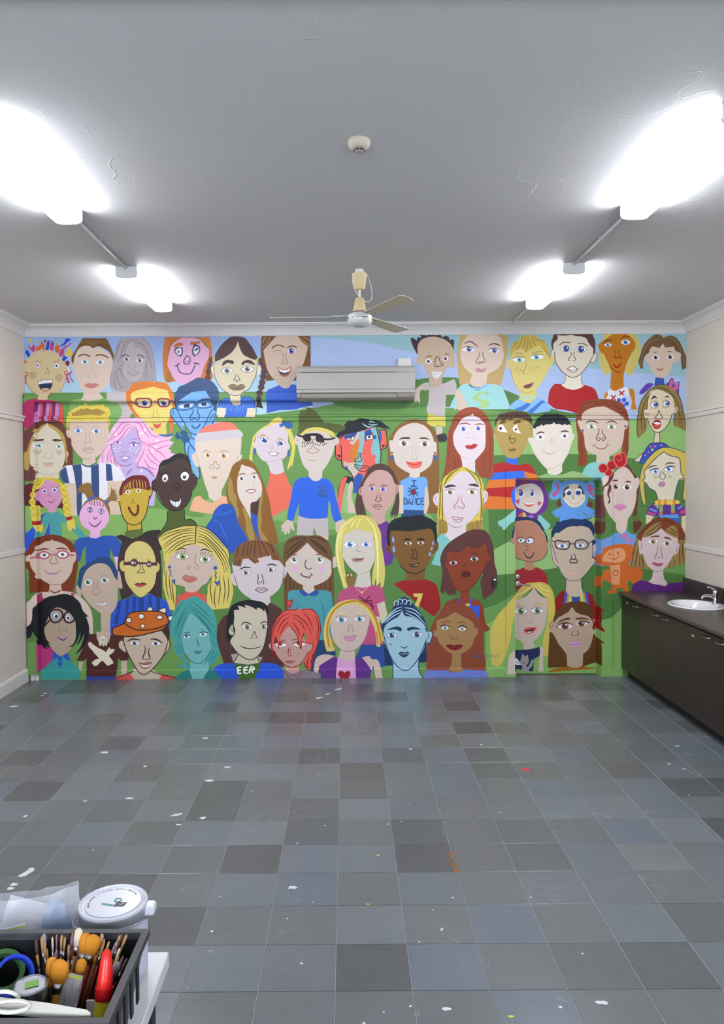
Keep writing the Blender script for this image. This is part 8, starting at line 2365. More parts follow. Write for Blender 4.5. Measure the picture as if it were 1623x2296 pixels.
G().lathe([(.0935, 0), (.0945, -.003), (.0935, -.008)], (FX, FY, 3.2205), 32).build('chrome_band', M_chrome, fan, True)
G().lathe([(.0925, 0), (.092, -.02), (.082, -.036), (.055, -.046), (.05, -.0465)], (FX, FY, 3.2135), 32).build('motor_housing', M_white, fan, True)
G().lathe([(.052, 0), (.048, -.006), (.0, -.008)], (FX, FY, 3.1675), 24).build('bottom_cap', mat('fan_grey_cap', 'b9bcbf', .4), fan, True)
M_blade = mat('fan_blade', 'c2baa6', .4)
for ang in (178, -62, 57):
    a = math.radians(ang)
    M = Matrix.Translation((FX, FY, 3.234)) @ Matrix.Rotation(a, 4, 'Z') @ Matrix.Rotation(math.radians(-10), 4, 'X')
    top, bot = [], []
    ol = [(.125, -.034), (.20, -.045), (.40, -.058), (.60, -.066), (.668, -.064), (.682, -.045), (.676, .0), (.655, .055), (.60, .062), (.40, .056), (.20, .046), (.125, .036)]
    g = G(); n = len(ol)
    cam = lambda y: .006*(1-(y/.066)**2)
    g.add([(x, y, cam(y)) for x, y in ol]+[(x, y, cam(y)-.004) for x, y in ol], [tuple(range(n)), tuple(range(2*n-1, n-1, -1))]+[(i, n+i, n+(i+1) % n, (i+1) % n) for i in range(n)])
    g.xf(M); b = g.build('blade', M_blade, fan)
    g = G().prism([(.06, -.022), (.13, -.030), (.205, -.036), (.205, .036), (.13, .030), (.06, .022)], 'z', .007, .010); g.xf(M); g.build('blade_iron', M_white, fan)
    for sx, sy in ((.135, -.02), (.135, .02), (.19, -.024), (.19, .024)):
        g = G().lathe([(.0045, 0), (.0045, -.003)], (sx, sy, -.0005), 8); g.xf(M); g.build('bolt', mat('bolt_dark', '3a332c', .4, metal=.6), fan)
cab = spline([(FX-.03, FY-.035, 3.548), (FX-.052, FY-.05, 3.50), (FX-.046, FY-.055, 3.45), (FX-.02, FY-.03, 3.40), (FX+.02, FY-.03, 3.355), (FX+.06, FY-.04, 3.335), (FX+.088, FY-.04, 3.36), (FX+.09, FY-.035, 3.42), (FX+.072, FY-.03, 3.50), (FX+.045, FY-.03, 3.552), (FX+.02, FY-.03, 3.556)], k=5)
G().tube(cab, .0028, 6).build('cable', M_white, fan, 'all')

# ---- smoke detector
sd = thing('smoke_detector', 'small cream smoke detector on the middle of the ceiling', 'smoke detector', (.123, -4.19, HC)); c = (.123, -4.19, HC-.0005)
M_sd = mat('detector_cream', 'c8c0ae', .5)
G().lathe([(.050, 0), (.052, -.003), (.052, -.020), (.050, -.026)], c, 32).build('base', M_sd, sd, True)
G().lathe([(.050, -.026), (.047, -.031), (.034, -.040), (.030, -.041)], c, 32).build('shell', M_sd, sd, True)
G().lathe([(.026, -.036), (.026, -.050)], c, 24).build('sensor_gap', M_dark, sd)
G().lathe([(.031, -.0445), (.031, -.046), (.024, -.046), (.024, -.0445)], c, 24, cap=False).build('guard_ring', M_sd, sd)
G().lathe([(.021, -.050), (.022, -.0505), (.021, -.054), (.012, -.056), (.001, -.056)], c, 24).build('sensor_cap', mat('detector_cap', 'b3a8a2', .5), sd, True)
g = G()
for k in range(6):
    a = k*math.pi/3+math.pi/2; dx, dy = math.cos(a), math.sin(a)
    g.tube([(c[0]+dx*.030, c[1]+dy*.030, c[2]-.040), (c[0]+dx*.028, c[1]+dy*.028, c[2]-.046), (c[0]+dx*.020, c[1]+dy*.020, c[2]-.051)], .0016, 5)
g.build('guard_rib', M_sd, sd)

# ---- door hardware and card reader
YD = DD+.0005-.004
def lever():
    lv = G().lathe([(.026, 0), (.026, .006), (.023, .009), (.010, .010), (.010, .045)], (1.823, YD, .935), 24, (0, -1, 0)).build('handle_rose', M_steel, door, True)
    G().tube(spline([(1.823, YD-.043, .935), (1.835, YD-.047, .934), (1.87, YD-.048, .929), (1.92, YD-.047, .921), (1.940, YD-.046, .918)], k=4), .0085, 10).build('lever', M_steel, lv, 'all')
    lk = G().lathe([(.026, 0), (.026, .006), (.022, .009), (.014, .0095), (.014, .014), (.012, .016), (.001, .016)], (1.820, YD, 1.004), 24, (0, -1, 0)).build('lock_rose', M_steel, door, True)
    G().box(1.818, YD-.0185, .998, 1.822, YD-.016, 1.010).build('keyway', M_slot, lk)
lever()
rd = thing('card_reader', 'small black card reader with green light on the mural beside the door', 'card reader', (1.552, 0, .915))
G().box(1.532, -.026, .918, 1.573, -.0035, 1.008, .004).build('reader_body', M_black, rd)
G().box(1.536, -.0272, .985, 1.569, -.026, 1.004, .0005).build('window', mat('reader_window', '0c0d0f', .1), rd)
G().box(1.541, -.0285, .992, 1.553, -.027, .998).build('light', mat('reader_led', '58e0c8', .3, emit=('4fe8c8', 3)), rd)
G().box(1.555, -.0285, .993, 1.565, -.027, 1.000).build('light', mat('reader_led_warm', 'f0d9a0', .3, emit=('ffe0a8', 3)), rd)
text('HID', .008, M_grey, rd, Matrix.Translation((1.5525, -.0262, .928)) @ RX)

# ---- cabinets with sink along the right wall
M_lam = mat('dark_brown_laminate', '2f2724', .38, var=(3, .12)); M_top = mat('dark_brown_worktop', '3f3733', .32, var=(40, .1))
M_kick = mat('kick_board_black', '121110', .6); M_carc = mat('cabinet_carcass', '241d1b', .5)
XF = 2.84
cabs = [('dark brown double cabinet under the counter, against the mural wall', 0), ('dark brown double cabinet below the sink', 1), ('dark brown double cabinet nearest the camera', 2)]
hy = {0: (-.415, -.886), 1: (-1.10, -1.867), 2: (-2.094, -2.86)}
for lb, k in cabs:
    ya, yb = -.99*k-(.022 if k == 0 else 0), -.99*(k+1)
    t = thing('base_cabinet', lb, 'cabinet', (3.1, (ya+yb)/2, 0), 'base cabinets along the right wall')
    G().box(XF+.018, yb+.001, .088, XR-.003, ya-.001, .106).box(XF+.018, yb+.001, .106, XR-.003, yb+.017, .80).box(XF+.018, ya-.017, .106, XR-.003, ya-.001, .80).box(XR-.012, yb+.017, .106, XR-.003, ya-.017, .80).build('carcass', M_carc, t)
    G().box(2.908, yb+.001, 0, 2.925, ya-.001, .086).build('kick_board', M_kick, t)
    for j, (da, db) in enumerate(((ya, -.99*k-.495), (-.99*k-.495, yb))):
        d = G().box(XF, db+.0018, .090, XF+.0175, da-.0018, .812, .0015).build('door_panel', M_lam, t)
        y = hy[k][j]
        if y < -2.8: y = -2.86
        P = [(XF+.001, y+.058, .782), (XF-.014, y+.052, .781), (XF-.023, y+.025, .780), (XF-.025, y, .7795), (XF-.023, y-.025, .780), (XF-.014, y-.052, .781), (XF+.001, y-.058, .782)]
        G().tube(spline(P, k=3), .0042, 8).build('handle', M_steel, d, 'all')
        if (k, j) in ((0, 0), (1, 1)):
            y = -.18 if k == 0 else -1.629; z = .776 if k == 0 else .742
            G().box(XF-.0012, y-.032*.6, z-.008, XF+.0005, y+.032*.6, z+.008).build('sticker', mat('sticker_pale', 'b9b6ab', .5), d)
# worktop with an oval hole for the sink
SX, SY, SRX, SRY = 3.195, -.90, .232, .272; TZ = .865
wt = thing('counter_top', 'dark brown laminate counter top with upstand along the right wall', 'counter', (3.15, -1.5, .825))
XN, YE = 2.812, -2.99
g = G(); hx, hyy = .252, .30; n = 40
def rect(a):
    ca, sa = math.cos(a), math.sin(a); s = min(hx/abs(ca) if abs(ca) > 1e-9 else 9, hyy/abs(sa) if abs(sa) > 1e-9 else 9); return SX+ca*s, SY+sa*s
A = sorted(set([2*math.pi*i/n for i in range(n)]+[math.atan2(s1*hyy, s2*hx) % (2*math.pi) for s1 in (1, -1) for s2 in (1, -1)]))
R1 = [(*rect(a), TZ) for a in A]; R2 = [(SX+SRX*.93*math.cos(a), SY+SRY*.93*math.sin(a), TZ) for a in A]
g.rings([[(x, y, .827) for x, y, z in R1], R1, R2, [(x, y, .827) for x, y, z in R2]], cap=False)
XI = SX+hx
nose = [(XN+.018, .827), (XN+.004, .831), (XN, .842), (XN+.001, .852), (XN+.008, .862), (XN+.02, TZ), (SX-hx, TZ), (SX-hx, .827)]
g.prism(nose, 'y', YE, -.004)
g.box(SX-hx, SY+hyy, .827, XR-.003, -.004, TZ); g.box(SX-hx, YE, .827, XR-.003, SY-hyy, TZ); g.box(XI, SY-hyy, .827, XR-.003, SY+hyy, TZ)
g.build('slab', M_top, wt)
G().box(XR-.024, YE, TZ, XR-.003, -.004, 1.006, .002).build('upstand', M_top, wt)
sk = thing('sink', 'oval white ceramic drop-in sink in the dark counter', 'sink', (SX, SY, TZ))
M_cer = mat('white_ceramic', 'e4e4e6', .12, coat=.5)
def el(rx, ry, z, ox=0.): return [(SX+ox+rx*math.cos(2*math.pi*i/40), SY+ry*math.sin(2*math.pi*i/40), z) for i in range(40)]
g = G().rings([el(SRX, SRY, TZ+.0008), el(SRX+.003, SRY+.003, TZ+.007), el(SRX-.004, SRY-.004, TZ+.0145), el(SRX-.02, SRY-.02, TZ+.0155), el(SRX-.045, SRY-.04, TZ+.012, -.008), el(SRX-.062, SRY-.055, TZ-.004, -.014), el(SRX-.085, SRY-.08, TZ-.07, -.016), el(SRX-.12, SRY-.12, TZ-.115, -.016), el(.02, .02, TZ-.13, -.016)], cap=False)
g.build('basin', M_cer, sk, True)
G().lathe([(.021, 0), (.021, .002), (.012, .001), (.001, .0)], (SX-.016, SY, TZ-.1305), 20).build('drain', M_chrome, sk, True)
G().lathe([(.009, 0), (.009, .002), (.001, .002)], (SX+.135, SY+.02, TZ-.040), 14, (-.95, 0, .3)).build('overflow_hole', M_slot, sk)
tp = thing('mixer_tap', 'chrome single-lever mixer tap on the sink rim', 'tap', (SX+.185, SY+.03, TZ+.0155))
c = (SX+.188, SY+.03, TZ+.0150)
G().lathe([(.026, 0), (.026, .006), (.022, .012), (.021, .075), (.023, .08), (.023, .10), (.018, .112), (.006, .118)], c, 22).build('tap_body', M_chrome, tp, True)
G().tube(spline([(c[0]-.01, c[1], c[2]+.055), (c[0]-.06, c[1]-.01, c[2]+.072), (c[0]-.11, c[1]-.02, c[2]+.07), (c[0]-.128, c[1]-.023, c[2]+.058), (c[0]-.13, c[1]-.024, c[2]+.045)], k=4), [.0145-.00025*i for i in range(17)], 12).build('spout', M_chrome, tp, 'all')
G().tube(spline([(c[0]+.004, c[1], c[2]+.112), (c[0]-.03, c[1]-.006, c[2]+.135), (c[0]-.075, c[1]-.012, c[2]+.150)], k=4), [.010, .010, .0095, .009, .0085, .008, .0075, .007, .0065], 10).build('lever', M_chrome, tp, 'all')
cb = thing('cable_coil', 'coiled black cable resting on the counter behind the tap', 'cable', (3.41, -1.14, TZ))
M_rub = mat('black_rubber_cable', '1a1a1c', .45)
g = G()
for k in range(4):
    rr = .082+.006*math.sin(k*2.1); P = [(3.385+.016*math.sin(a*2+k)+.010*k, -1.165-.006*k+rr*math.cos(a), TZ+.092+rr*math.sin(a)) for a in [2*math.pi*i/28 for i in range(28)]]
    g.tube(P, .0055, 8, closed=True)
g.build('cable_loop', M_rub, cb, 'all')
G().box(3.372, -1.185, TZ+.001, 3.43, -1.14, TZ+.022, .004).build('cable_tie', mat('tie_tan', '6b5a3c', .6), cb)
G().tube(spline([(3.40, -1.09, TZ+.12), (3.405, -1.03, TZ+.165), (3.41, -.98, TZ+.15), (3.405, -.95, TZ+.09), (3.40, -.93, TZ+.03)], k=5), .0055, 8).build('cable_tail', M_rub, cb, 'all')
# ------------------------------------------------------------------ table with painting gear in the near left corner
TT = .75
M_tw = mat('table_white_paint', 'd8d8dc', .35, var=(12, .05)); M_navy = mat('table_leg_navy', '14161f', .5)
tb = thing('work_table', 'white-topped table with dark legs in the near left corner', 'table', (-.9, -6.3, 0))
G().box(-1.5, -6.9, TT-.04, -.426, -5.765, TT, .003).build('table_top', M_tw, tb)
for lx, ly in ((-.475, -5.83), (-1.45, -5.83), (-.475, -6.84), (-1.45, -6.84)): G().box(lx-.022, ly-.022, 0, lx+.022, ly+.022, TT-.04, .003).build('leg', M_navy, tb)
# ---- crate
M_cr = mat('crate_black_plastic', '15161a', .35); M_rim = mat('crate_rim_scuffed', '3c3d42', .5, var=(30, .25))
cr = thing('plastic_crate', 'black plastic crate full of paintbrushes on the table', 'crate', (-.63, -6.16, TT))
RZ = .95
def sides(zt): k = (zt-TT)/(RZ-TT); return -.865-.0*k, -.462+.040*k, -6.285-.025*k, -6.025+.02*k     # x0,x1,y0,y1
def quad(z): a, b, c, d = sides(z); return [(a, c, z), (b, c, z), (b, d, z), (a, d, z)]
def inset(r, t): return [(r[0][0]+t, r[0][1]+t, r[0][2]), (r[1][0]-t, r[1][1]+t, r[1][2]), (r[2][0]-t, r[2][1]-t, r[2][2]), (r[3][0]+t, r[3][1]-t, r[3][2])]
G().rings([quad(TT+.0005), quad(RZ-.012), inset(quad(RZ-.012), .004), inset(quad(TT+.005), .004)]).build('crate_shell', M_cr, cr)
a, b, c, d = sides(RZ)
g = G().rings([[(a-.003, c-.006, RZ-.016), (b+.006, c-.006, RZ-.016), (b+.006, d+.006, RZ-.016), (a-.003, d+.006, RZ-.016)], [(a-.003, c-.006, RZ), (b+.006, c-.006, RZ), (b+.006, d+.006, RZ), (a-.003, d+.006, RZ)], [(a+.012, c+.010, RZ), (b-.010, c+.010, RZ), (b-.010, d-.010, RZ), (a+.012, d-.010, RZ)], [(a+.012, c+.010, RZ-.016), (b-.010, c+.010, RZ-.016), (b-.010, d-.010, RZ-.016), (a+.012, d-.010, RZ-.016)]], cap=False); g.f += [(0+i, (i+1) % 4, 12+(i+1) % 4, 12+i) for i in range(4)]
g.build('rim', M_rim, cr)
for i in range(5): G().box(b-.004-.012*0-.004, c+.04+i*.048, TT+.07, b+.0005-.004, c+.06+i*.048, RZ-.03, .002).build('side_rib', M_cr, cr)
# ---- paint tin
tn = thing('paint_tin', 'round white-lidded paint tin with wire handle behind the crate', 'paint tin', (-.541, -5.872, TT)); tc = (-.541, -5.872, TT)
M_tin = mat('tin_silver', 'b9bac4', .3, metal=.5); M_lid = mat('tin_lid_white', 'd6d7e2', .25); M_ink = mat('ink_dark', '23252e', .5)
G().lathe([(.080, .0005), (.083, .004), (.083, .180), (.085, .184), (.085, .190), (.078, .192)], tc, 40).build('tin_body', M_tin, tn, True)
G().lathe([(.0835, .03), (.0836, .165)], tc, 40, cap=False).build('paper_label', mat('tin_label_white', 'c9cade', .4), tn, True)
ld = G().lathe([(.084, .188), (.084, .196), (.079, .198), (.076, .193), (.070, .192), (.068, .195), (.001, .195)], tc, 40).build('lid', M_lid, tn, True)
lz = tc[2]+.1956
def arc_text(s_, r, a0, da, size):
    for i, ch in enumerate(s_):
        if ch == ' ': continue
        an = a0-da*i; text(ch, size, M_ink, ld, Matrix.Translation((tc[0]+r*math.cos(an), tc[1]+r*math.sin(an), lz)) @ Matrix.Rotation(an-math.pi/2, 4, 'Z'), 'lettering', .0001)
arc_text('Check colour is correct before applying', .0605, math.radians(205), .078, .0085)
G().prism([(tc[0]+.005, tc[1]-.022), (tc[0]+.032, tc[1]-.022), (tc[0]+.036, tc[1]-.004), (tc[0]+.012, tc[1]-.002)], 'z', lz-.0005, lz+.0002).build('printed_patch', mat('print_slate', '3a3a50', .5), ld)
G().prism([(tc[0]-.026, tc[1]-.014), (tc[0]+.004, tc[1]-.020), (tc[0]+.004, tc[1]-.013), (tc[0]-.026, tc[1]-.007)], 'z', lz-.0005, lz+.0002).build('printed_patch', mat('print_green', '4f8c78', .5), ld)
G().tube([(tc[0]+.010+.0085*math.cos(k*.524), tc[1]+.006+.0085*math.sin(k*.524), lz) for k in range(12)], .0014, 6, closed=True).build('printed_emblem', mat('print_green', '4f8c78', .5), ld)
G().tube([(tc[0]+.018, tc[1]-.012, lz+.0002), (tc[0]+.021, tc[1]-.016, lz+.0002), (tc[0]+.030, tc[1]-.007, lz+.0002)], .0009, 5).build('printed_tick', M_lid, ld)
G().tube(spline([(tc[0]-.086, tc[1], tc[2]+.16), (tc[0]-.088, tc[1]-.045, tc[2]+.168), (tc[0]-.05, tc[1]-.092, tc[2]+.176), (tc[0]+.02, tc[1]-.100, tc[2]+.178), (tc[0]+.075, tc[1]-.060, tc[2]+.172), (tc[0]+.087, tc[1], tc[2]+.16)], k=6), .0019, 6).build('wire_handle', M_steel, tn, 'all')
for sx in (-1, 1): G().lathe([(.010, 0), (.010, .003), (.004, .005)], (tc[0]+sx*.082, tc[1], tc[2]+.16), 14, (sx, 0, 0)).build('handle_lug', M_tin, tn, True)
G().box(tc[0]+.080, tc[1]-.015, tc[2]+.165, tc[0]+.106, tc[1]+.018, tc[2]+.190, .004).build('rag_tab', M_lid, tn)
# ---- clear bag with contents
bgM = mat('clear_bag_film', 'e6e9f0', .12, alpha=.28)
bg = thing('clear_plastic_bag', 'crumpled clear plastic bag behind the crate', 'plastic bag', (-.76, -5.89, TT))
nx, nz = 22, 9; g = G(); rr = random.Random(3); rings = []
for j in range(nz):
    t = j/(nz-1); ring = []
    for i in range(28):
        an = 2*math.pi*i/28; ca, sa = math.cos(an), math.sin(an)
        w_ = .135*(1-.15*t); dp = .082*(1-.75*t**1.5)
        ring.append((-.765+ca*w_+(.03*t if ca > 0 else 0)+rr.uniform(-.007, .007), -5.885+sa*dp+rr.uniform(-.007, .007), TT+.004+.215*t+(.035*t*t*max(0, ca))-.02*t*math.sin(an*3)*(1-t)+rr.uniform(-.003, .003)))
    rings.append(ring)
g.rings(rings, cap=False); g.build('film', bgM, bg)
def lump(name, c, r, m, label, cat, seed):
    rr = random.Random(seed); n = 14; R = []
    for j in range(7):
        ph = math.pi*(j+.25)/7.5; R.append([(c[0]+r[0]*math.sin(ph)*math.cos(2*math.pi*i/n)*rr.uniform(.85, 1.1), c[1]+r[1]*math.sin(ph)*math.sin(2*math.pi*i/n)*rr.uniform(.85, 1.1), max(TT+.003, c[2]-r[2]*math.cos(ph)*rr.uniform(.92, 1.05))) for i in range(n)])
    return tag(G().rings(R).build(name, m, None, 'all'), label, cat)
lump('folded_cloth', (-.688, -5.872, TT+.105), (.038, .045, .10), mat('cloth_blue', '6a86b4', .6), 'blue folded cloth standing in the right end of the clear bag', 'cloth', 1)
lump('crumpled_glove', (-.715, -5.945, TT+.075), (.05, .020, .072), mat('glove_pink', 'c0386c', .5), 'pink crumpled glove in the clear bag beside the blue cloth', 'glove', 2)
lump('folded_cloth', (-.84, -5.93, TT+.06), (.05, .022, .058), mat('cloth_blue', '6a86b4', .6), 'blue folded cloth low in the left of the clear bag', 'cloth', 4)
g = G().box(-.06, -.001, 0, .06, .001, .15); g.xf(Matrix.Translation((-.80, -5.872, TT+.035)) @ Matrix.Rotation(.25, 4, 'Y') @ Matrix.Rotation(-.35, 4, 'X'))
tag(g.build('paper_sheet', mat('paper_white', 'd8d9e2', .6)), 'white printed paper sheet leaning inside the clear bag', 'paper')
# ---- brushes
def ray_at(px, py, z):
    d_ = fw+rt*((px-PPX)/FPX)-up*((py-PPY)/FPX); return CAM+d_*((z-CAM.z)/d_.z)
HM = [mat('brush_wood', '8a6a45', .5), mat('brush_maroon', '4a1f1c', .4), mat('brush_black', '1c1a1c', .4), mat('brush_orange', 'd0851f', .4), mat('brush_grey', '7a7078', .5), mat('brush_red', 'a82a24', .4)]
BM = [mat('bristle_tan', 'b08a5c', .8), mat('bristle_amber', 'cf861c', .8), mat('bristle_pale', 'd8c8b0', .8), mat('bristle_mauve', '8a6470', .8), mat('bristle_brown', '5c3a28', .8), mat('bristle_grey', '8a8790', .8)]
rr = random.Random(11)
def brush(px, py, z, r, hm, bm, label, group=None, fan=1., L=.19):
    tip = ray_at(px, py, z); base = Vector((tip.x*.55+(-.63)*.45+rr.uniform(-.01, .01), min(-6.05, tip.y-.01+rr.uniform(-.02, .02)), TT+.012)); d_ = (tip-base).normalized()
    t = thing('paintbrush', label, 'paintbrush', base, group)
    bl = .03+r*1.2; f0 = tip-d_*bl; f1 = f0-d_*.022
    G().tube([base, base+(f1-base)*.5, f1], [r*.45, r*.75, r*.55], 7).build('handle', hm, t, 'all')
    G().tube([f1, f0], [r*.62, r*.8], 8).build('ferrule', M_steel if rr.random() < .7 else HM[3], t, 'all')
    g = G(); u = d_.orthogonal().normalized(); u = Vector((1, 0, 0))-d_*d_.x; u.normalize(); w_ = d_.cross(u)
    g.rings([[p+u*math.cos(k*math.pi/4)*a*fan+w_*math.sin(k*math.pi/4)*a*.55 for k in range(8)] for p, a in ((f0, r*.8), (f0+d_*bl*.5, r*1.05), (f0+d_*bl*.85, r*.95), (tip, r*.35))])
    g.build('bristles', bm, t, 'all')
BIG = [(118, 2146, .955, .012, 2, 1, 'paintbrush with small round amber bristles and white-flecked black handle', 1.1), (136, 2152, .955, .016, 3, 1, 'widest amber-bristled paintbrush with orange handle, mid crate', 1.3), (178, 2081, .985, .008, 3, 2, 'orange-handled paintbrush with square cream bristles, topmost of all', 1.2),
       (194, 2092, .975, .011, 3, 1, 'round amber-tipped paintbrush beside the square cream one', 1.2), (212, 2096, .975, .013, 5, 1, 'wide olive-amber paintbrush with red collar, right of the round amber one', 1.4), (186, 2150, .94, .012, 2, 1, 'flat amber paintbrush with dark handle right of the widest brush', 1.0),
       (266, 2157, .94, .008, 4, 5, 'grey mop-tipped paintbrush at the right side of the crate', 1.), (257, 2167, .935, .007, 0, 3, 'slim wooden paintbrush below the grey mop-tipped one', 1.)]
for px, py, z, r, h, bb, lb, fn in BIG: brush(px, py, z, r, HM[h], BM[bb], lb, None, fn)
for i in range(56):
    px = rr.uniform(78, 285); py = 2086+rr.random()**1.3*62+abs(px-180)*.08
    if 195 < px < 245 and py > 2112: py = 2100+rr.random()*12
    brush(px, py, .925+(2150-py)*.0007, rr.uniform(.0028, .0052), HM[rr.choice((0, 1, 1, 2, 4, 0, 3, 5))], BM[rr.choice((0, 0, 2, 3, 4, 5, 3))], 'slim used paintbrush standing in the packed bunch in the crate', 'slim paintbrushes in the crate', rr.uniform(.7, 1.))
# ---- glue bottle
def along(name, A, B, prof, m, parent, n=18, sq=(1, 1)):
    A, B = Vector(A), Vector(B); L_ = (B-A).length; return G().lathe([(r, h*L_) for r, h in prof], A, n, B-A, sq=sq).build(name, m, parent, True)
B0 = ray_at(214, 2272, .90)+Vector((.004, .012, -.085)); B1 = ray_at(240, 2130, 1.0); mid = B0+(B1-B0)*.52
gb = thing('glue_bottle', 'yellow squeeze bottle with long red cap in the crate corner', 'bottle', B0)
along('bottle_body', B0, mid, [(.012, 0), (.017, .05), (.0185, .5), (.0175, .9), (.014, 1)], mat('bottle_yellow', 'd8c72e', .3), gb)
along('collar', B0+(B1-B0)*.50, B0+(B1-B0)*.62, [(.0185, 0), (.019, .1), (.0185, 1), (.015, 1.02)], mat('cap_red_dark', 'b81218', .3), gb)
along('cap', B0+(B1-B0)*.60, B1, [(.0165, 0), (.0165, .15), (.0135, .6), (.0105, .9), (.006, 1)], mat('cap_red', 'e0221c', .25), gb)
# ---- jar, tapes, white holder, small bags
J = ray_at(68, 2205, .925)
jr = thing('glass_jar', 'dark green jar with silver lid and green sticker in the crate', 'jar', (J.x, J.y, TT+.006))
G().lathe([(.030, 0), (.034, .01), (.034, .125), (.030, .14)], (J.x, J.y, TT+.006), 28).build('jar_body', mat('jar_green_glass', '123020', .1), jr, True)
G().lathe([(.035, .14), (.036, .142), (.036, .165), (.033, .168), (.030, .165), (.001, .165)], (J.x, J.y, TT+.006), 32).build('lid', mat('jar_lid_silver', 'a8abb4', .25, metal=.8), jr, True)
g = G().box(-.014, -.011, 0, .014, .011, .0008); g.xf(Matrix.Translation((J.x+.002, J.y+.002, TT+.1718)) @ Matrix.Rotation(.4, 4, 'Z')); g.build('sticker', mat('note_green', '7cb548', .6), jr)
def ring(name, c, r0, r1, w_, d_, m, label, cat):
    return tag(G().lathe([(r0, -w_/2), (r1, -w_/2), (r1, w_/2), (r0, w_/2), (r0, -w_/2)], c, 36, d_, cap=False).build(name, m, None, True), label, cat)
ring('tape_roll', ray_at(30, 2190, .905), .036, .043, .022, (.5, -.6, .62), mat('tape_blue', '1f3fc0', .35), 'blue tape roll standing beside the silver-lidded jar', 'tape')
ring('tape_roll', ray_at(18, 2192, .885)+Vector((-.02, .02, 0)), .036, .046, .024, (.4, -.5, .77), mat('tape_green', '4f7f45', .5), 'green tape roll behind the blue one in the crate', 'tape')
P0, P1 = ray_at(-40, 2250, .945), ray_at(203, 2276, .945)
M_wh = mat('holder_white', 'd9d6cc', .35); wd = thing('white_plastic_hook', 'long white plastic hook with ring lying along the crate front', 'hook', P0)
ax = (P1-P0); ay = Vector((-ax.y, ax.x, 0)).normalized()
g = G(); o_ = [(0, .017), (.55, .015), (.95, .007), (1, 0), (.95, -.005), (.5, -.010), (0, -.011)]
g.prism([((P0+ax*s_+ay*w_).x, (P0+ax*s_+ay*w_).y) for s_, w_ in o_][::-1], 'z', .936, .950); g.build('bar', M_wh, wd)
C = ray_at(25, 2258, .955); G().tube([(C.x+.036*math.cos(k*.2618), C.y+.014*math.sin(k*.2618), .956+.002*math.sin(k*.2618)) for k in range(24)], .0042, 8, closed=True).build('ring', M_wh, wd, 'all')
C = ray_at(8, 2240, .95); G().tube([(C.x+.03*math.cos(k*.2618), C.y+.004, .945+.018*math.sin(k*.2618)) for k in range(13)], .004, 8).build('loop_handle', M_wh, wd, 'all')
def zipbag(c, w_, h_, rot, zipc, fillm, label):
    t = thing('zip_bag', label, 'zip bag', c); M = Matrix.Translation(c) @ Matrix.Rotation(rot, 4, 'Z') @ Matrix.Rotation(-.5, 4, 'X')
    g = G().prism([(-.004, 0), (.004, 0), (.007, h_*.4), (.002, h_), (-.002, h_), (-.007, h_*.4)], 'x', -w_/2, w_/2); g.xf(M); g.build('film', bgM, t)
    g = G().box(-w_/2, -.0032, h_*.90, w_/2, .0032, h_*.95); g.xf(M); g.build('zip_strip', zipc, t)
    if fillm: g = G().box(-w_*.4, -.003, .01, w_*.4, .003, h_*.6, .001); g.xf(M); g.build('contents', fillm, t)
zipbag(ray_at(20, 2175, .87)+Vector((-.005, .02, 0)), .075, .08, .5, mat('zip_lime', 'b4c43a', .4), mat('fill_lilac', 'b07ab0', .5), 'small zip bag with lilac contents at the crate left')
zipbag(ray_at(148, 2268, .86), .04, .07, -.3, mat('zip_lime', 'b4c43a', .4), None, 'small empty zip bag with lime strip at the crate front')
cd_ = ray_at(208, 2266, .87); tag(G().box(cd_.x-.014, cd_.y, .83, cd_.x+.012, cd_.y+.004, .892, .001).build('white_card', mat('card_white', 'c9c6cc', .6)), 'small white card box behind the yellow bottle', 'card box')

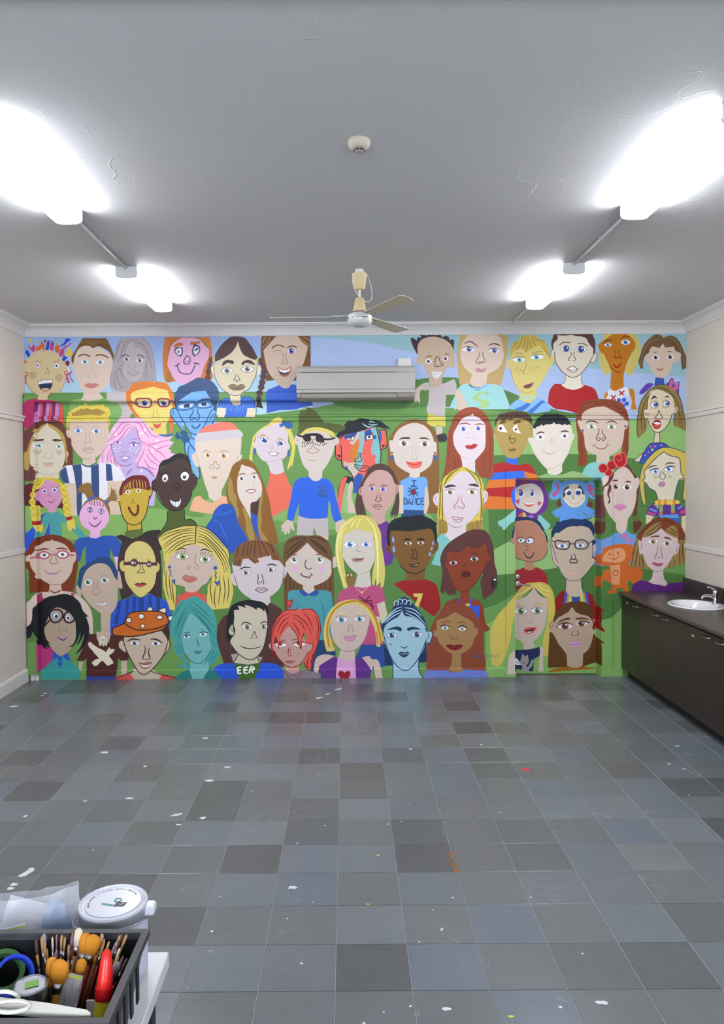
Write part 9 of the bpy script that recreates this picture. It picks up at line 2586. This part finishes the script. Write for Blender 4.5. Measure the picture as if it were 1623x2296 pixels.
# ------------------------------------------------------------------ dried paint on the floor
def floor_pt(px, py): p = ray_at(px, py, .0); return p.x, p.y
def splash(px, py, r, m, sx=1., seed=0, ang=0.):
    x, y = floor_pt(px, py); rr = random.Random(seed+int(px*7+py)); n = 11; P = []
    for k in range(n):
        a = 2*math.pi*k/n; q_ = r*rr.uniform(.55, 1.15); u_, v_ = q_*math.cos(a)*sx, q_*math.sin(a); P.append((x+u_*math.cos(ang)-v_*math.sin(ang), y+u_*math.sin(ang)+v_*math.cos(ang)))
    G().prism(P, 'z', -.0008, .0009).build('paint_splash', m, floor)
M_sw = mat('dried_paint_white', 'd0d2d4', .5); M_so = mat('dried_paint_rust', '8a5226', .6); M_sp = mat('dried_paint_pink', 'd03a50', .5); M_sy = mat('dried_paint_lime', 'b8bf3a', .5)
for px, py, r, sx, an in ((55, 1960, .022, 2.4, 1.0), (70, 1948, .012, 1.5, 1.), (32, 1983, .016, 1.3, 0), (24, 1992, .014, 1.3, 0), (395, 1827, .016, 2.6, .5), (455, 1834, .014, 1.5, .6), (400, 1849, .010, 2, 0), (31, 1584, .028, 1.6, 0), (655, 1990, .016, 1.6, 0), (728, 1851, .006, 1.5, 0), (990, 2085, .007, 1, 1), (992, 2082, .005, 1, 0), (1015, 2013, .006, 1, 0), (970, 2040, .005, 1, 0), (676, 2160, .009, .6, 1), (475, 2088, .008, 1, 0), (1190, 2012, .007, 1, 0), (1350, 2248, .012, 2.2, 0), (1257, 2258, .008, 1, 0), (1306, 2138, .006, 1, 0), (1535, 1724, .010, 1.4, 0), (1518, 1673, .014, 1.4, 0), (1499, 1713, .012, 1.4, 0), (235, 1687, .02, 1.6, 0), (325, 1718, .014, 1.2, 0), (470, 1750, .02, 1.6, 0), (290, 1790, .018, 1.4, 0), (510, 1720, .016, 1.4, 0), (460, 1655, .018, 1.6, 0), (57, 1830, .014, 1., 0), (190, 1796, .012, 1.3, 0), (100, 1555, .016, 1.5, 0), (95, 1560, .014, 1.6, 0), (715, 1565, .02, 2.6, .9), (760, 1545, .018, 3, .5), (735, 1556, .014, 2.4, .8), (940, 2112, .005, 1, 0), (870, 1848, .006, 1, 0), (900, 1842, .005, 1, 0), (1080, 1670, .012, 1, 0), (920, 1680, .012, 1.4, 0), (860, 2270, .005, 1, 0), (1000, 2262, .012, 1.6, 0), (920, 2256, .006, 1, 0)): splash(px, py, r, M_sw, sx, 1, an)
for px, py, r, sx, an in ((1008, 1915, .022, 1, 0), (1016, 1938, .024, .8, 0), (1022, 1952, .022, .9, 0), (1012, 1926, .020, 1, 0)): splash(px, py, r, M_so, sx, 5, an)
splash(1179, 1725, .03, M_sp, 1.2, 2); splash(1019, 1911, .008, M_sp, 1, 3); splash(1145, 2279, .008, M_sy, 1.6, 4); splash(847, 1918, .009, M_sy, 1.2, 6); splash(825, 2028, .008, M_sy, 1.2, 7); splash(1440, 1972, .007, mat('dried_paint_ochre', 'b8861f', .5), 1.2, 8)
